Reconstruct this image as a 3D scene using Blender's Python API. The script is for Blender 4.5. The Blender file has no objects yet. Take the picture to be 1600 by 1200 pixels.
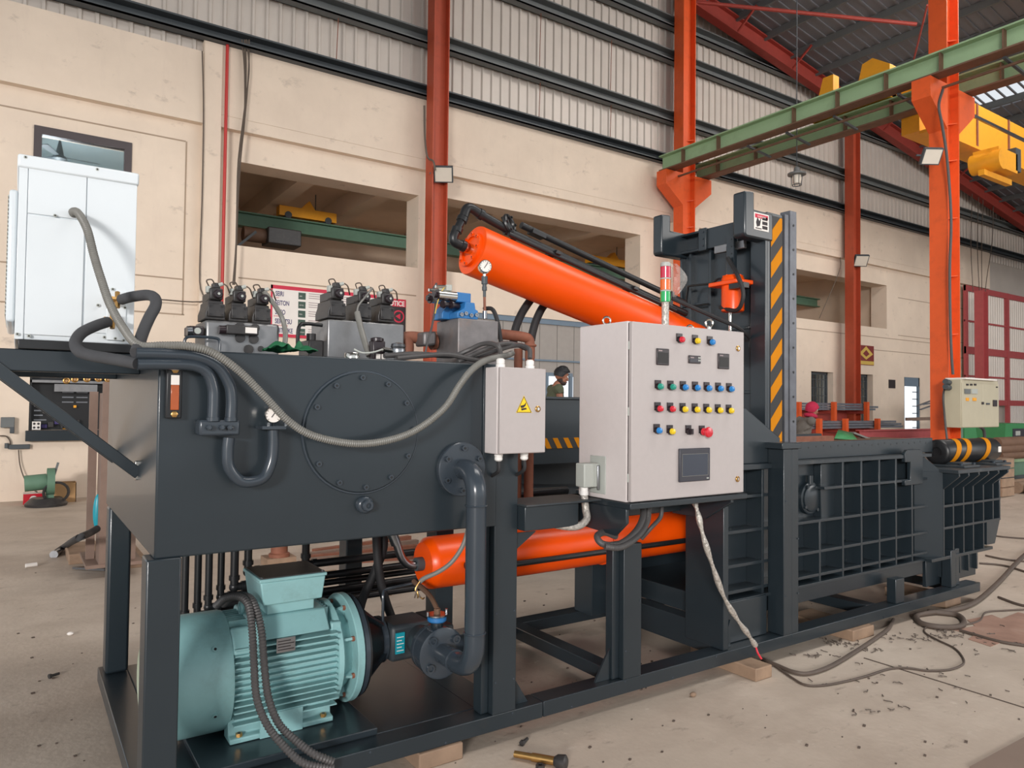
import bpy, bmesh, math, random
from mathutils import Vector as V, Matrix, Quaternion
random.seed(7)
SC = bpy.context.scene
C = SC.collection
R = math.radians
PI = math.pi

# ------------------------------------------------------------------ camera
FPX, CAMH = 1141.0, 1.6
_yaw, _pit, _rol = R(55.85), .0273, .0109
_f = V((math.cos(_yaw)*math.cos(_pit), math.sin(_yaw)*math.cos(_pit), math.sin(_pit)))
_r0 = V((math.sin(_yaw), -math.cos(_yaw), 0)); _u0 = _r0.cross(_f)
_r = math.cos(_rol)*_r0 + math.sin(_rol)*_u0; _u = -math.sin(_rol)*_r0 + math.cos(_rol)*_u0
cam = bpy.data.cameras.new('camera'); cam.sensor_width = 36; cam.lens = FPX/1600*36
cam.clip_start = .05; cam.clip_end = 300
co = bpy.data.objects.new('camera', cam); C.objects.link(co)
m = Matrix((_r, _u, -_f)).transposed().to_4x4(); m.translation = V((0, 0, CAMH)); co.matrix_world = m
SC.camera = co

def P(u, v, X=None, Y=None, Z=None):
    """point of the plane X=, Y= or Z= (metres, world) that was surveyed at photo pixel (u, v)"""
    d = _f + (u-800)/FPX*_r - (v-600)/FPX*_u
    if X is not None: t = X/d.x
    elif Y is not None: t = Y/d.y
    else: t = (Z-CAMH)/d.z
    return V((0, 0, CAMH)) + t*d

# ------------------------------------------------------------------ light
SC.view_settings.view_transform = 'Standard'; SC.view_settings.look = 'None'
SC.view_settings.gamma = 1; SC.view_settings.use_curve_mapping = False
SC.view_settings.exposure = 0.0
wd = bpy.data.worlds.new('world'); SC.world = wd; wd.use_nodes = True
bg = wd.node_tree.nodes['Background']; bg.inputs[0].default_value = (.9, .95, 1, 1)
_n = wd.node_tree.nodes; _l = wd.node_tree.links                 # hazy sky: brighter all round the horizon
_tc = _n.new('ShaderNodeTexCoord'); _sp = _n.new('ShaderNodeSeparateXYZ'); _l.new(_tc.outputs['Generated'], _sp.inputs[0])
_mr = _n.new('ShaderNodeMapRange'); _mr.inputs['From Min'].default_value = .04; _mr.inputs['From Max'].default_value = .55
_mr.inputs['To Min'].default_value = 1.25; _mr.inputs['To Max'].default_value = .62
_l.new(_sp.outputs['Z'], _mr.inputs['Value']); _l.new(_mr.outputs[0], bg.inputs['Strength'])

def area(name, loc, to, sx, sy, power, col=(1, 1, 1)):
    l = bpy.data.lights.new(name, 'AREA'); l.shape = 'RECTANGLE'; l.size = sx; l.size_y = sy; l.energy = power; l.color = col
    o = bpy.data.objects.new(name, l); C.objects.link(o); o.location = loc
    o.rotation_euler = (V(to)-V(loc)).to_track_quat('-Z', 'Y').to_euler(); return o
area('daylight_gate', (-20, -20, 7.2), (4, 8, 2.5), 6, 3, 7600, (1, .95, .91))
area('fill_side', (26, -16, 8), (24, 13, 3.5), 14, 6, 1500, (1, .94, .88))  # added fill from the front right, lifts the far wall and right floor
area('roof_fill', (17.5, 5, 12.1), (16, 13.6, 9.5), 8, 2, 760, (1, .95, .9))  # added lamp below the closed roof, brightens the middle cladding
area('roof_fill', (5, 0, 11.2), (5, 1.5, 0), 12, 3, 900, (1, .96, .92))  # added lamp facing down, brightens the floor and top faces

# ------------------------------------------------------------------ helpers
def lin(c):
    c = c/255
    return c/12.92 if c <= .04045 else ((c+.055)/1.055)**2.4
def mat(name, rgb, rough=.5, metal=0, var=.10, scale=6, bump=0, bscale=None, spec=.5, coat=0, alpha=1, trans=0, emit=0, dirt=None, dscale=2.5, damt=.5):
    m = bpy.data.materials.new(name); m.use_nodes = True
    nt = m.node_tree; N = nt.nodes; L = nt.links; b = N['Principled BSDF']
    c = [lin(x) for x in rgb]
    b.inputs['Roughness'].default_value = rough; b.inputs['Metallic'].default_value = metal
    b.inputs['Specular IOR Level'].default_value = spec; b.inputs['Coat Weight'].default_value = coat
    b.inputs['Coat Roughness'].default_value = .12
    b.inputs['Alpha'].default_value = alpha; b.inputs['Transmission Weight'].default_value = trans
    if emit:
        b.inputs['Emission Color'].default_value = (*c, 1); b.inputs['Emission Strength'].default_value = emit
    tc = N.new('ShaderNodeTexCoord')
    nz = N.new('ShaderNodeTexNoise'); nz.inputs['Scale'].default_value = scale; nz.inputs['Detail'].default_value = 5
    nz.inputs['Roughness'].default_value = .6
    L.new(tc.outputs['Object'], nz.inputs['Vector'])
    rp = N.new('ShaderNodeValToRGB'); L.new(nz.outputs['Fac'], rp.inputs['Fac'])
    rp.color_ramp.elements[0].position = .3; rp.color_ramp.elements[1].position = .7
    rp.color_ramp.elements[0].color = (*[max(0, x*(1-var)) for x in c], 1)
    rp.color_ramp.elements[1].color = (*[min(1, x*(1+var)) for x in c], 1)
    out = rp.outputs['Color']
    if dirt:
        n2 = N.new('ShaderNodeTexNoise'); n2.inputs['Scale'].default_value = dscale; n2.inputs['Detail'].default_value = 8
        n2.inputs['Roughness'].default_value = .7
        L.new(tc.outputs['Object'], n2.inputs['Vector'])
        r2 = N.new('ShaderNodeValToRGB'); L.new(n2.outputs['Fac'], r2.inputs['Fac'])
        r2.color_ramp.elements[0].position = .52; r2.color_ramp.elements[1].position = .72
        r2.color_ramp.elements[0].color = (0, 0, 0, 1); r2.color_ramp.elements[1].color = (damt, damt, damt, 1)
        mx = N.new('ShaderNodeMix'); mx.data_type = 'RGBA'
        L.new(r2.outputs['Color'], mx.inputs['Factor']); L.new(out, mx.inputs['A'])
        mx.inputs['B'].default_value = (*[lin(x) for x in dirt], 1); out = mx.outputs['Result']
    L.new(out, b.inputs['Base Color'])
    if bump:
        n3 = N.new('ShaderNodeTexNoise'); n3.inputs['Scale'].default_value = bscale or scale*6; n3.inputs['Detail'].default_value = 4
        L.new(tc.outputs['Object'], n3.inputs['Vector'])
        bp = N.new('ShaderNodeBump'); bp.inputs['Strength'].default_value = bump; bp.inputs['Distance'].default_value = .02
        L.new(n3.outputs['Fac'], bp.inputs['Height']); L.new(bp.outputs['Normal'], b.inputs['Normal'])
    return m

K = {}
K['dark'] = mat('dark_slate_paint', (35, 44, 50), .36, var=.05, scale=3, bump=.015, bscale=30, coat=.25, spec=.42)
K['dark2'] = mat('slate_paint_dusty', (46, 53, 58), .5, var=.08, scale=5, dirt=(104, 100, 96), dscale=3, damt=.35)
K['pipe'] = mat('slate_pipe_gloss', (54, 62, 70), .22, var=.05)
K['steel'] = mat('bare_steel', (150, 152, 156), .3, 1, var=.12, scale=12, bump=.02)
K['chrome'] = mat('chrome', (215, 212, 205), .15, 1, var=.03)
K['grind'] = mat('ground_steel', (142, 142, 143), .42, .75, var=.12, scale=9, bump=.03)
K['cast'] = mat('raw_steel_block', (128, 124, 124), .5, .6, var=.16, scale=14, dirt=(150, 105, 70), dscale=9, damt=.25)
K['blk'] = mat('black_paint', (28, 29, 31), .38, var=.1)
K['blkr'] = mat('black_rubber', (38, 38, 40), .62, var=.12, scale=20)
K['foam'] = mat('foam_sleeve', (66, 67, 70), .8, var=.08, scale=15, bump=.05)
K['cond'] = mat('grey_conduit', (118, 117, 112), .45, var=.1, scale=18)
K['condd'] = mat('dark_conduit', (74, 72, 72), .5, var=.1, scale=18)
K['org'] = mat('orange_paint', (244, 82, 4), .32, var=.04, scale=4, spec=.4)
K['oran'] = mat('column_orange', (226, 92, 38), .5, var=.06, scale=3, dirt=(170, 70, 34), dscale=5, damt=.35)
K['orr'] = mat('column_red_oxide', (178, 76, 48), .55, var=.07, scale=3, dirt=(130, 62, 44), dscale=4, damt=.4)
K['red'] = mat('rafter_red', (160, 62, 52), .6, var=.08)
K['redd'] = mat('door_red', (176, 80, 82), .55, var=.08)
K['wht'] = mat('white_enamel', (218, 225, 229), .28, var=.015, scale=2, coat=.3)
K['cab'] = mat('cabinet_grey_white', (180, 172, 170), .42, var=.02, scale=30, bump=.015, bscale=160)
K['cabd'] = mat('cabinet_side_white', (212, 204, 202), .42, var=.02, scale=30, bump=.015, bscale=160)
K['teal'] = mat('motor_teal', (136, 180, 182), .42, var=.06, scale=8, dirt=(96, 110, 104), dscale=6, damt=.3)
K['tealg'] = mat('motor_end_grey', (164, 172, 152), .5, var=.08)
K['blue'] = mat('valve_blue', (44, 112, 172), .4, var=.08)
K['vblk'] = mat('valve_black', (52, 50, 50), .42, var=.12, scale=20, dirt=(95, 90, 84), dscale=12, damt=.3)
K['brass'] = mat('brass', (190, 150, 92), .3, .9, var=.1, scale=20)
K['rust'] = mat('rust_primer', (140, 88, 68), .7, var=.14, scale=14, dirt=(105, 62, 48), dscale=10, damt=.5)
K['yel'] = mat('crane_yellow', (240, 166, 36), .5, var=.08, scale=3, dirt=(190, 120, 30), dscale=3, damt=.4)
K['haz'] = mat('hazard_yellow', (204, 128, 2), .6, var=.04, spec=.15)
K['hazb'] = mat('hazard_black', (36, 34, 34), .5, var=.08)
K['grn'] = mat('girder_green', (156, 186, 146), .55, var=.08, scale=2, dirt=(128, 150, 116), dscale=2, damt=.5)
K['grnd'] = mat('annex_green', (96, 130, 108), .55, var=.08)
K['stain'] = mat('rusty_stain', (112, 84, 66), .7, var=.15)
K['green'] = mat('machine_green', (62, 136, 84), .5, var=.06)
K['dgrn'] = mat('dark_green_cloth', (24, 96, 60), .7, var=.15, scale=20)
K['girt'] = mat('girt_grey', (104, 108, 108), .5, var=.1, scale=2)
K['girtd'] = mat('girt_dark', (70, 76, 80), .5, var=.1, scale=2)
K['sheet'] = mat('ribbed_sheet', (204, 195, 186), .45, .1, var=.07, scale=.8)
K['roof'] = mat('roof_sheet', (122, 124, 130), .6, var=.08, scale=.6)
K['wood'] = mat('raw_timber', (152, 126, 104), .75, var=.18, scale=7, bump=.08)
K['woodd'] = mat('old_timber', (142, 118, 98), .8, var=.2, scale=6, bump=.08)
K['card'] = mat('cardboard', (178, 140, 98), .85, var=.06)
K['brn'] = mat('brown_primer', (130, 108, 96), .6, var=.12, scale=5)
K['tan'] = mat('aged_beige_panel', (188, 180, 156), .45, var=.04, scale=4)
K['bar'] = mat('bar_stock', (116, 120, 128), .5, .4, var=.15, scale=4)
K['paper'] = mat('paper_white', (232, 226, 220), .6, var=.02)
K['crim'] = mat('print_red', (200, 44, 70), .6, var=.03)
K['navy'] = mat('print_navy', (58, 48, 104), .6, var=.03)
K['pgrn'] = mat('print_green', (62, 84, 74), .6, var=.05)
K['pgry'] = mat('print_grey', (166, 150, 150), .6, var=.05)
K['pblk'] = mat('print_black', (46, 40, 42), .6, var=.05)
K['maroon'] = mat('print_maroon', (126, 48, 46), .6, var=.05)
K['pyel'] = mat('print_yellow', (206, 176, 86), .6, var=.05)
K['yelb'] = mat('sign_yellow', (246, 206, 18), .4, var=.02)
K['cred'] = mat('lens_red', (206, 26, 46), .25, var=.02, coat=.5)
K['cyel'] = mat('lens_yellow', (230, 196, 22), .25, var=.02, coat=.5)
K['cblu'] = mat('lens_blue', (24, 124, 196), .25, var=.02, coat=.5)
K['cgrn'] = mat('lens_green', (14, 142, 122), .25, var=.02, coat=.5)
K['lred'] = mat('beacon_red', (196, 42, 72), .2, var=.05, coat=.5)
K['lamb'] = mat('beacon_amber', (228, 110, 44), .2, var=.05, coat=.5)
K['lgrn'] = mat('beacon_green', (24, 170, 92), .2, var=.05, coat=.5)
K['plast'] = mat('dull_black_plastic', (40, 30, 34), .3, var=.05)
K['scr'] = mat('dead_screen', (58, 64, 76), .2, var=.03)
K['scrb'] = mat('screen_bezel', (56, 56, 64), .4, var=.03)
K['gyp'] = mat('plug_grey', (176, 180, 174), .5, var=.04)
K['glandw'] = mat('gland_white', (232, 230, 226), .4, var=.02)
K['tealp'] = mat('plate_teal', (24, 150, 168), .35, var=.05)
K['amber'] = mat('oil_amber', (172, 82, 32), .2, var=.1)
K['shade'] = mat('annex_plaster', (228, 206, 184), .8, var=.05, scale=2)
K['bluegr'] = mat('office_wall', (150, 168, 176), .7, var=.03)
K['bluef'] = mat('frame_blue_grey', (108, 126, 142), .5, var=.05)
K['shut'] = mat('shutter_grey', (158, 152, 146), .55, var=.05)
K['dfr'] = mat('window_frame_dark', (76, 68, 70), .5, var=.05)
K['skin'] = mat('skin', (150, 98, 76), .55, var=.05)
K['hair'] = mat('hair', (24, 24, 28), .6, var=.2, scale=40)
K['beard'] = mat('beard', (58, 42, 38), .8, var=.3, scale=60)
K['olive'] = mat('olive_cloth', (84, 88, 68), .85, var=.08, scale=20)
K['grey_cloth'] = mat('grey_brown_cloth', (104, 98, 92), .9, var=.12, scale=12)
K['scarf'] = mat('scarf_crimson', (176, 30, 66), .8, var=.12, scale=30)
K['trous'] = mat('trouser_cloth', (62, 62, 70), .9, var=.1)
K['bag'] = mat('clear_plastic', (236, 232, 226), .12, var=.02, alpha=.35)
K['film'] = mat('crumpled_film', (190, 184, 176), .22, .35, var=.35, scale=60, bump=.5, bscale=60)
g = mat('window_glass', (214, 226, 232), .05, trans=1, var=0); K['glass'] = g
K['litp'] = mat('lamp_face', (222, 214, 200), .3, var=.02)
K['firer'] = mat('fire_pipe_red', (186, 48, 44), .45, var=.05)
K['cable'] = mat('floor_cable', (88, 76, 68), .6, var=.12)
K['wire'] = mat('thin_wire', (92, 80, 70), .6, var=.1)
K['groove'] = mat('wall_groove', (168, 148, 128), .8, var=.05)
K['dsteel'] = mat('dull_steel', (96, 98, 104), .4, .4, var=.2, scale=10)
K['pcolr'] = mat('dull_plate', (136, 118, 106), .7, var=.05)
K['swarf'] = mat('metal_swarf', (104, 94, 86), .5, .3, var=.3, scale=40)
K['sky_w'] = K['paper']

# concrete floor and painted masonry get a node set of their own
def rich(name, base, cols, rough, bump, scales):
    m = mat(name, base, rough, var=.06, scale=scales[0], bump=bump, bscale=scales[3])
    nt = m.node_tree; N = nt.nodes; L = nt.links; b = N['Principled BSDF']
    src = b.inputs['Base Color'].links[0].from_socket
    tc = [n for n in N if n.type == 'TEX_COORD'][0]
    for (col, sc, lo, hi, amt, stretch) in cols:
        mp = N.new('ShaderNodeMapping'); mp.inputs['Scale'].default_value = stretch
        L.new(tc.outputs['Object'], mp.inputs['Vector'])
        n = N.new('ShaderNodeTexNoise'); n.inputs['Scale'].default_value = sc; n.inputs['Detail'].default_value = 9; n.inputs['Roughness'].default_value = .68
        L.new(mp.outputs[0], n.inputs['Vector'])
        r = N.new('ShaderNodeValToRGB'); L.new(n.outputs['Fac'], r.inputs['Fac'])
        r.color_ramp.elements[0].position = lo; r.color_ramp.elements[1].position = hi
        r.color_ramp.elements[0].color = (0, 0, 0, 1); r.color_ramp.elements[1].color = (amt, amt, amt, 1)
        x = N.new('ShaderNodeMix'); x.data_type = 'RGBA'; L.new(r.outputs['Color'], x.inputs['Factor'])
        L.new(src, x.inputs['A']); x.inputs['B'].default_value = (*[lin(q) for q in col], 1); src = x.outputs['Result']
    L.new(src, b.inputs['Base Color']); return m
K['floor'] = rich('worn_concrete', (190, 175, 160), [((214, 202, 188), .5, .45, .7, .6, (1, 1, 1)), ((160, 143, 129), 1.1, .5, .75, .6, (1, 1.6, 1)),
                  ((118, 104, 94), 5, .6, .72, .7, (1, 2, 1)), ((228, 220, 208), 9, .62, .72, .5, (1, 1, 1)), ((92, 80, 72), 26, .68, .76, .6, (1, 1, 1))], .62, .12, (2, 0, 0, 30))
K['cream'] = rich('cream_masonry', (230, 213, 194), [((216, 198, 180), .35, .4, .7, .7, (1, 1, 1)), ((214, 196, 180), 1.6, .55, .75, .4, (2.5, 1, .5)),
                  ((164, 148, 136), 2.6, .6, .74, .6, (1, 1, 1.6)), ((112, 98, 88), 7, .685, .72, .7, (1, 1, 1.8))], .75, .06, (1, 0, 0, 12))

class MB:
    def __init__(s): s.bm = bmesh.new(); s.mi = 0
    def face(s, pts):
        f = s.bm.faces.new([s.bm.verts.new(p) for p in pts]); f.material_index = s.mi; return s
    def mesh(s, pts, faces):
        vs = [s.bm.verts.new(p) for p in pts]
        for f in faces:
            try: s.bm.faces.new([vs[i] for i in f]).material_index = s.mi
            except ValueError: pass
        return s
    def box(s, x0, x1, y0, y1, z0, z1):
        p = [(x, y, z) for z in (z0, z1) for y in (y0, y1) for x in (x0, x1)]
        return s.mesh(p, [(0, 2, 3, 1), (4, 5, 7, 6), (0, 1, 5, 4), (2, 6, 7, 3), (0, 4, 6, 2), (1, 3, 7, 5)])
    def cbox(s, c, sx, sy, sz): return s.box(c[0]-sx/2, c[0]+sx/2, c[1]-sy/2, c[1]+sy/2, c[2]-sz/2, c[2]+sz/2)
    def obox(s, c, ax, ay, az):
        c = V(c); ax = V(ax); ay = V(ay); az = V(az)
        p = [c+i*ax+j*ay+k*az for k in (-1, 1) for j in (-1, 1) for i in (-1, 1)]
        return s.mesh(p, [(0, 2, 3, 1), (4, 5, 7, 6), (0, 1, 5, 4), (2, 6, 7, 3), (0, 4, 6, 2), (1, 3, 7, 5)])
    def bar(s, p, q, w, h, up=(0, 0, 1)):
        p = V(p); q = V(q); d = (q-p); sd = d.cross(V(up)).normalized(); u2 = sd.cross(d).normalized()
        return s.obox((p+q)/2, d/2, sd*w/2, u2*h/2)
    def frame(s, d):
        d = V(d).normalized(); a = V((0, 0, 1)) if abs(d.z) < .9 else V((1, 0, 0))
        x = d.cross(a).normalized(); return x, d.cross(x).normalized()
    def cyl(s, p, q, r, r2=None, n=16, cap=True):
        p = V(p); q = V(q); x, y = s.frame(q-p); r2 = r if r2 is None else r2
        a = [s.bm.verts.new(p+r*(math.cos(2*PI*i/n)*x+math.sin(2*PI*i/n)*y)) for i in range(n)]
        b = [s.bm.verts.new(q+r2*(math.cos(2*PI*i/n)*x+math.sin(2*PI*i/n)*y)) for i in range(n)]
        for i in range(n): s.bm.faces.new((a[i], a[(i+1) % n], b[(i+1) % n], b[i])).material_index = s.mi
        if cap:
            if r > 1e-5: s.bm.faces.new(a[::-1]).material_index = s.mi
            if r2 > 1e-5: s.bm.faces.new(b).material_index = s.mi
        return s
    def lathe(s, p, d, prof, n=24):
        p = V(p); d = V(d).normalized(); x, y = s.frame(d); rings = []
        for r, t in prof: rings.append([s.bm.verts.new(p+d*t+max(r, 1e-5)*(math.cos(2*PI*i/n)*x+math.sin(2*PI*i/n)*y)) for i in range(n)])
        for a, b in zip(rings, rings[1:]):
            for i in range(n): s.bm.faces.new((a[i], a[(i+1) % n], b[(i+1) % n], b[i])).material_index = s.mi
        if prof[0][0] > 1e-4: s.bm.faces.new(rings[0][::-1]).material_index = s.mi
        if prof[-1][0] > 1e-4: s.bm.faces.new(rings[-1]).material_index = s.mi
        return s
    def torus(s, c, d, R_, r, n=24, k=8):
        c = V(c); x, y = s.frame(d); d = V(d).normalized(); rings = []
        for i in range(n):
            e = math.cos(2*PI*i/n)*x+math.sin(2*PI*i/n)*y
            rings.append([s.bm.verts.new(c+e*R_+r*(math.cos(2*PI*j/k)*e+math.sin(2*PI*j/k)*d)) for j in range(k)])
        for i in range(n):
            a, b = rings[i], rings[(i+1) % n]
            for j in range(k): s.bm.faces.new((a[j], a[(j+1) % k], b[(j+1) % k], b[j])).material_index = s.mi
        return s
    def prism(s, pts, vec):
        vec = V(vec); a = [s.bm.verts.new(V(p)) for p in pts]; b = [s.bm.verts.new(V(p)+vec) for p in pts]; n = len(a)
        s.bm.faces.new(a[::-1]).material_index = s.mi; s.bm.faces.new(b).material_index = s.mi
        for i in range(n): s.bm.faces.new((a[i], a[(i+1) % n], b[(i+1) % n], b[i])).material_index = s.mi
        return s
    def tube(s, pts, r, n=10, sub=6, rib=0, ribamp=.08):
        pts = [V(p) for p in pts]
        if sub > 1:
            q = []; e = [2*pts[0]-pts[1]]+pts+[2*pts[-1]-pts[-2]]
            for i in range(1, len(e)-2):
                for k in range(sub):
                    t = k/sub; a, b, c, d = e[i-1:i+3]
                    q.append(.5*((2*b)+(c-a)*t+(2*a-5*b+4*c-d)*t*t+(3*b-a-3*c+d)*t**3))
            q.append(pts[-1]); pts = q
        if rib:                                   # corrugated hose: resample at a fixed pitch
            L = [0]
            for a, b in zip(pts, pts[1:]): L.append(L[-1]+(b-a).length)
            m_ = int(L[-1]/rib*2); out = []; j = 0
            for i in range(m_+1):
                d = L[-1]*i/m_
                while j < len(L)-2 and L[j+1] < d: j += 1
                t = (d-L[j])/max(1e-9, L[j+1]-L[j]); out.append(pts[j].lerp(pts[j+1], t))
            pts = out
        N = len(pts); rings = []; x = None
        for i, p in enumerate(pts):
            d = (pts[min(i+1, N-1)]-pts[max(i-1, 0)]).normalized()
            if x is None: x, y = s.frame(d)
            else:
                x = (x-d*x.dot(d)).normalized(); y = d.cross(x)
            rr = r(i/(N-1)) if callable(r) else r
            if rib and i % 2: rr *= 1-ribamp
            rings.append([s.bm.verts.new(p+rr*(math.cos(2*PI*j/n)*x+math.sin(2*PI*j/n)*y)) for j in range(n)])
        for a, b in zip(rings, rings[1:]):
            for j in range(n): s.bm.faces.new((a[j], a[(j+1) % n], b[(j+1) % n], b[j])).material_index = s.mi
        s.bm.faces.new(rings[0][::-1]).material_index = s.mi; s.bm.faces.new(rings[-1]).material_index = s.mi
        return s
    def sph(s, c, r, n=12, k=8, sc=(1, 1, 1)):
        c = V(c); g = bmesh.ops.create_uvsphere(s.bm, u_segments=n, v_segments=k, radius=r)
        for v in g['verts']:
            v.co = V((v.co.x*sc[0], v.co.y*sc[1], v.co.z*sc[2]))+c
            for f in v.link_faces: f.material_index = s.mi
        return s
    def ell(s, c, ax, ay, az, n=18, k=12):
        g = bmesh.ops.create_uvsphere(s.bm, u_segments=n, v_segments=k, radius=1)
        for v in g['verts']: v.co = V(c)+V(ax)*v.co.x+V(ay)*v.co.y+V(az)*v.co.z
        return s
    def build(s, name, mats, parent=None, label=None, cat=None, group=None, kind=None, bevel=0, base=None, smooth=True):
        me = bpy.data.meshes.new(name); bmesh.ops.recalc_face_normals(s.bm, faces=s.bm.faces[:])
        if parent is not None: off = W[parent]
        elif base is not None: off = V(base)
        else:
            xs = [v.co for v in s.bm.verts]
            off = V(((min(v.x for v in xs)+max(v.x for v in xs))/2, (min(v.y for v in xs)+max(v.y for v in xs))/2, min(v.z for v in xs)))
        for v in s.bm.verts: v.co -= off
        s.bm.to_mesh(me); s.bm.free()
        for mm in (mats if isinstance(mats, (list, tuple)) else [mats]): me.materials.append(K[mm] if isinstance(mm, str) else mm)
        if smooth:
            me.polygons.foreach_set('use_smooth', [True]*len(me.polygons)); me.set_sharp_from_angle(angle=R(38))
        o = bpy.data.objects.new(name, me); C.objects.link(o); W[o] = off
        if parent is not None: o.parent = parent
        else: o.location = off
        if bevel:
            b = o.modifiers.new('bevel', 'BEVEL'); b.width = bevel; b.segments = 2; b.limit_method = 'ANGLE'; b.angle_limit = R(40)
        return tag(o, label, cat, group, kind)
W = {}
def tag(o, label=None, cat=None, group=None, kind=None):
    for k, v in (('label', label), ('category', cat), ('group', group), ('kind', kind)):
        if v: o[k] = v
    return o
def thing(name, label, cat, loc, group=None, kind=None):
    o = bpy.data.objects.new(name, None); C.objects.link(o); o.location = V(loc); o.empty_display_size = .1; W[o] = V(loc)
    return tag(o, label, cat, group, kind)
def put(src, name, parent, d):                      # another piece sharing the mesh of src, shifted by d
    o = src.copy(); o.name = name; C.objects.link(o); o.parent = parent; o.location = V(src.location)+V(d); W[o] = W[src]; return o
def dup(root, loc, label=None, rotz=0, scale=None):  # a copy of a thing with its parts and sub-parts
    r = root.copy(); C.objects.link(r); r.location = V(loc); r.rotation_euler = (0, 0, rotz); W[r] = V(loc)
    if scale: r.scale = scale
    if label: r['label'] = label
    for ch in list(root.children):
        c = ch.copy(); C.objects.link(c); c.parent = r
        for g in list(ch.children):
            d = g.copy(); C.objects.link(d); d.parent = c
    return r
def text(parent, s, size, org, mat_, xd=(1, 0, 0), zd=(0, 0, 1), name='lettering', align='LEFT', sx=1, bold=0):
    cu = bpy.data.curves.new('t', 'FONT'); cu.body = s; cu.size = size; cu.align_x = align; cu.extrude = 0; cu.offset = size*bold
    to = bpy.data.objects.new('t', cu); C.objects.link(to); bpy.context.view_layer.update()
    me = bpy.data.meshes.new_from_object(to.evaluated_get(bpy.context.evaluated_depsgraph_get()))
    bpy.data.objects.remove(to); bpy.data.curves.remove(cu)
    xd = V(xd).normalized(); zd = V(zd).normalized(); off = V(org)-W[parent]
    for v in me.vertices: v.co = off+xd*v.co.x*sx+zd*v.co.y
    me.materials.clear(); me.materials.append(K[mat_])
    o = bpy.data.objects.new(name, me); C.objects.link(o); o.parent = parent; W[o] = W[parent]; return o
def bolt(name, p, d, parent, r=.009, h=.01, mt='pipe', n=6, hole=True):
    b = MB().cyl(p, V(p)+V(d).normalized()*h, r, n=n)
    if hole: b.mi = 1; b.cyl(V(p)+V(d).normalized()*h, V(p)+V(d).normalized()*(h+.0015), r*.5, n=6)
    return b.build(name, [mt, 'blk'], parent)
# ================================================================== the hall
WY = 13.8
floor = MB().box(-12, 60, -14, 24, -.3, 0).build('floor', 'floor', kind='structure', label='worn dusty grey-brown concrete workshop floor', base=(0, 0, 0))

# masonry wall with its openings
holes = [(3.25, 6.93, 4.44, 5.98), (7.48, 13.35, 4.45, 6.04), (15.6, 25.25, 4.38, 5.91), (.17, 1.55, 1.1, 2.18), (.13, 1.52, 4.9, 5.95),
         (20.8, 22.0, .95, 2.74), (23.25, 24.35, .95, 2.74), (26.4, 27.5, 0, 2.72), (7.6, 12.2, 0, 3.62)]
xs = sorted({-3.0, 29.0, 32.8} | {h[0] for h in holes} | {h[1] for h in holes}); zs = sorted({0, 6.5} | {h[2] for h in holes} | {h[3] for h in holes})
b = MB()
for x0, x1 in zip(xs, xs[1:]):
    run = None
    for z0, z1 in zip(zs, zs[1:]):
        cx, cz = (x0+x1)/2, (z0+z1)/2
        th = .12 if 26.3 < cx < 29 else .57
        if any(h[0] < cx < h[1] and h[2] < cz < h[3] for h in holes):
            if run: b.box(x0, x1, WY, WY+th, *run); run = None
        else: run = (run[0] if run else z0, z1)
    if run: b.box(x0, x1, WY, WY+th, *run)
b.box(-3, 2.6, WY-.13, WY+.57, 6.72, 7.78).box(2.6, 32.8, WY-.15, WY+.57, 6.72, 7.98)      # proud upper band
b.box(-3, 32.8, WY-.15, WY+.57, 6.5, 6.712)                                               # ledge below a groove
b.box(-3, 32.8, WY-.14, WY+.57, 6.7, 6.73)
wall = b.build('wall_back', 'cream', kind='structure', label='cream painted masonry wall with ledge, flaking patches and large openings', base=(14, WY, 0))
for i, (x, w) in enumerate(((2.76, .3), (14.9, 1.0))):
    MB().box(x-w/2, x+w/2, WY-.17, WY, 0, 7.97).build('pilaster', 'cream', wall)
for (x0, x1, z) in ((-3, 2.36, 6.16), (3.3, 6.9, 3.85), (-3, 2.36, 3.72), (15.6, 30, 4.05), (-3, 2.4, 3.1), (26, 31, 5.55), (26, 31, 4.2), (24, 31, 3.6)):
    MB().box(x0, x1, WY-.006, WY, z-.012, z+.012).build('groove', 'groove', wall)
MB().box(2.36, 2.384, WY-.006, WY, 3.1, 6.16).build('groove', 'groove', wall)

# ribbed sheeting above the masonry: one metre panels
def zr(x): return 12.95-.15*abs(x-14.3)
pr = []
for k in range(4):
    x = k*.25; pr += [(x, 0), (x+.17, 0), (x+.19, -.04), (x+.23, -.04), (x+.25, 0)]
b = MB()
for (xa, ya), (xb, yb) in zip(pr, pr[1:]):
    if xb-xa > 1e-6: b.face([(xa, ya, 0), (xb, yb, 0), (xb, yb, 5.4), (xa, ya, 5.4)])
sheets = thing('wall_upper', 'pale ribbed metal cladding above the masonry wall, carried on dark rails', None, (0, WY-.02, 7.7), kind='structure')
b.bm.normal_update()
for v in b.bm.verts: v.co += V((-4, WY-.02, 7.7))
p0 = b.build('sheet_panel', 'sheet', sheets, smooth=False)
for i in range(1, 44): put(p0, 'sheet_panel', sheets, (i, 0, 0))
for z, h, mt in ((7.98, .25, 'girtd'), (9.1, .3, 'girt'), (10.74, .3, 'girt'), (11.66, .3, 'girt')):
    b = MB(); b.box(-4, 40, 13.68, 13.7, z, z+h).box(-4, 40, 13.48, 13.7, z+h-.03, z+h).box(-4, 40, 13.48, 13.7, z, z+.03)
    b.box(-4, 40, 13.48, 13.5, z, z+.06).build('girt', mt, sheets)
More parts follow.
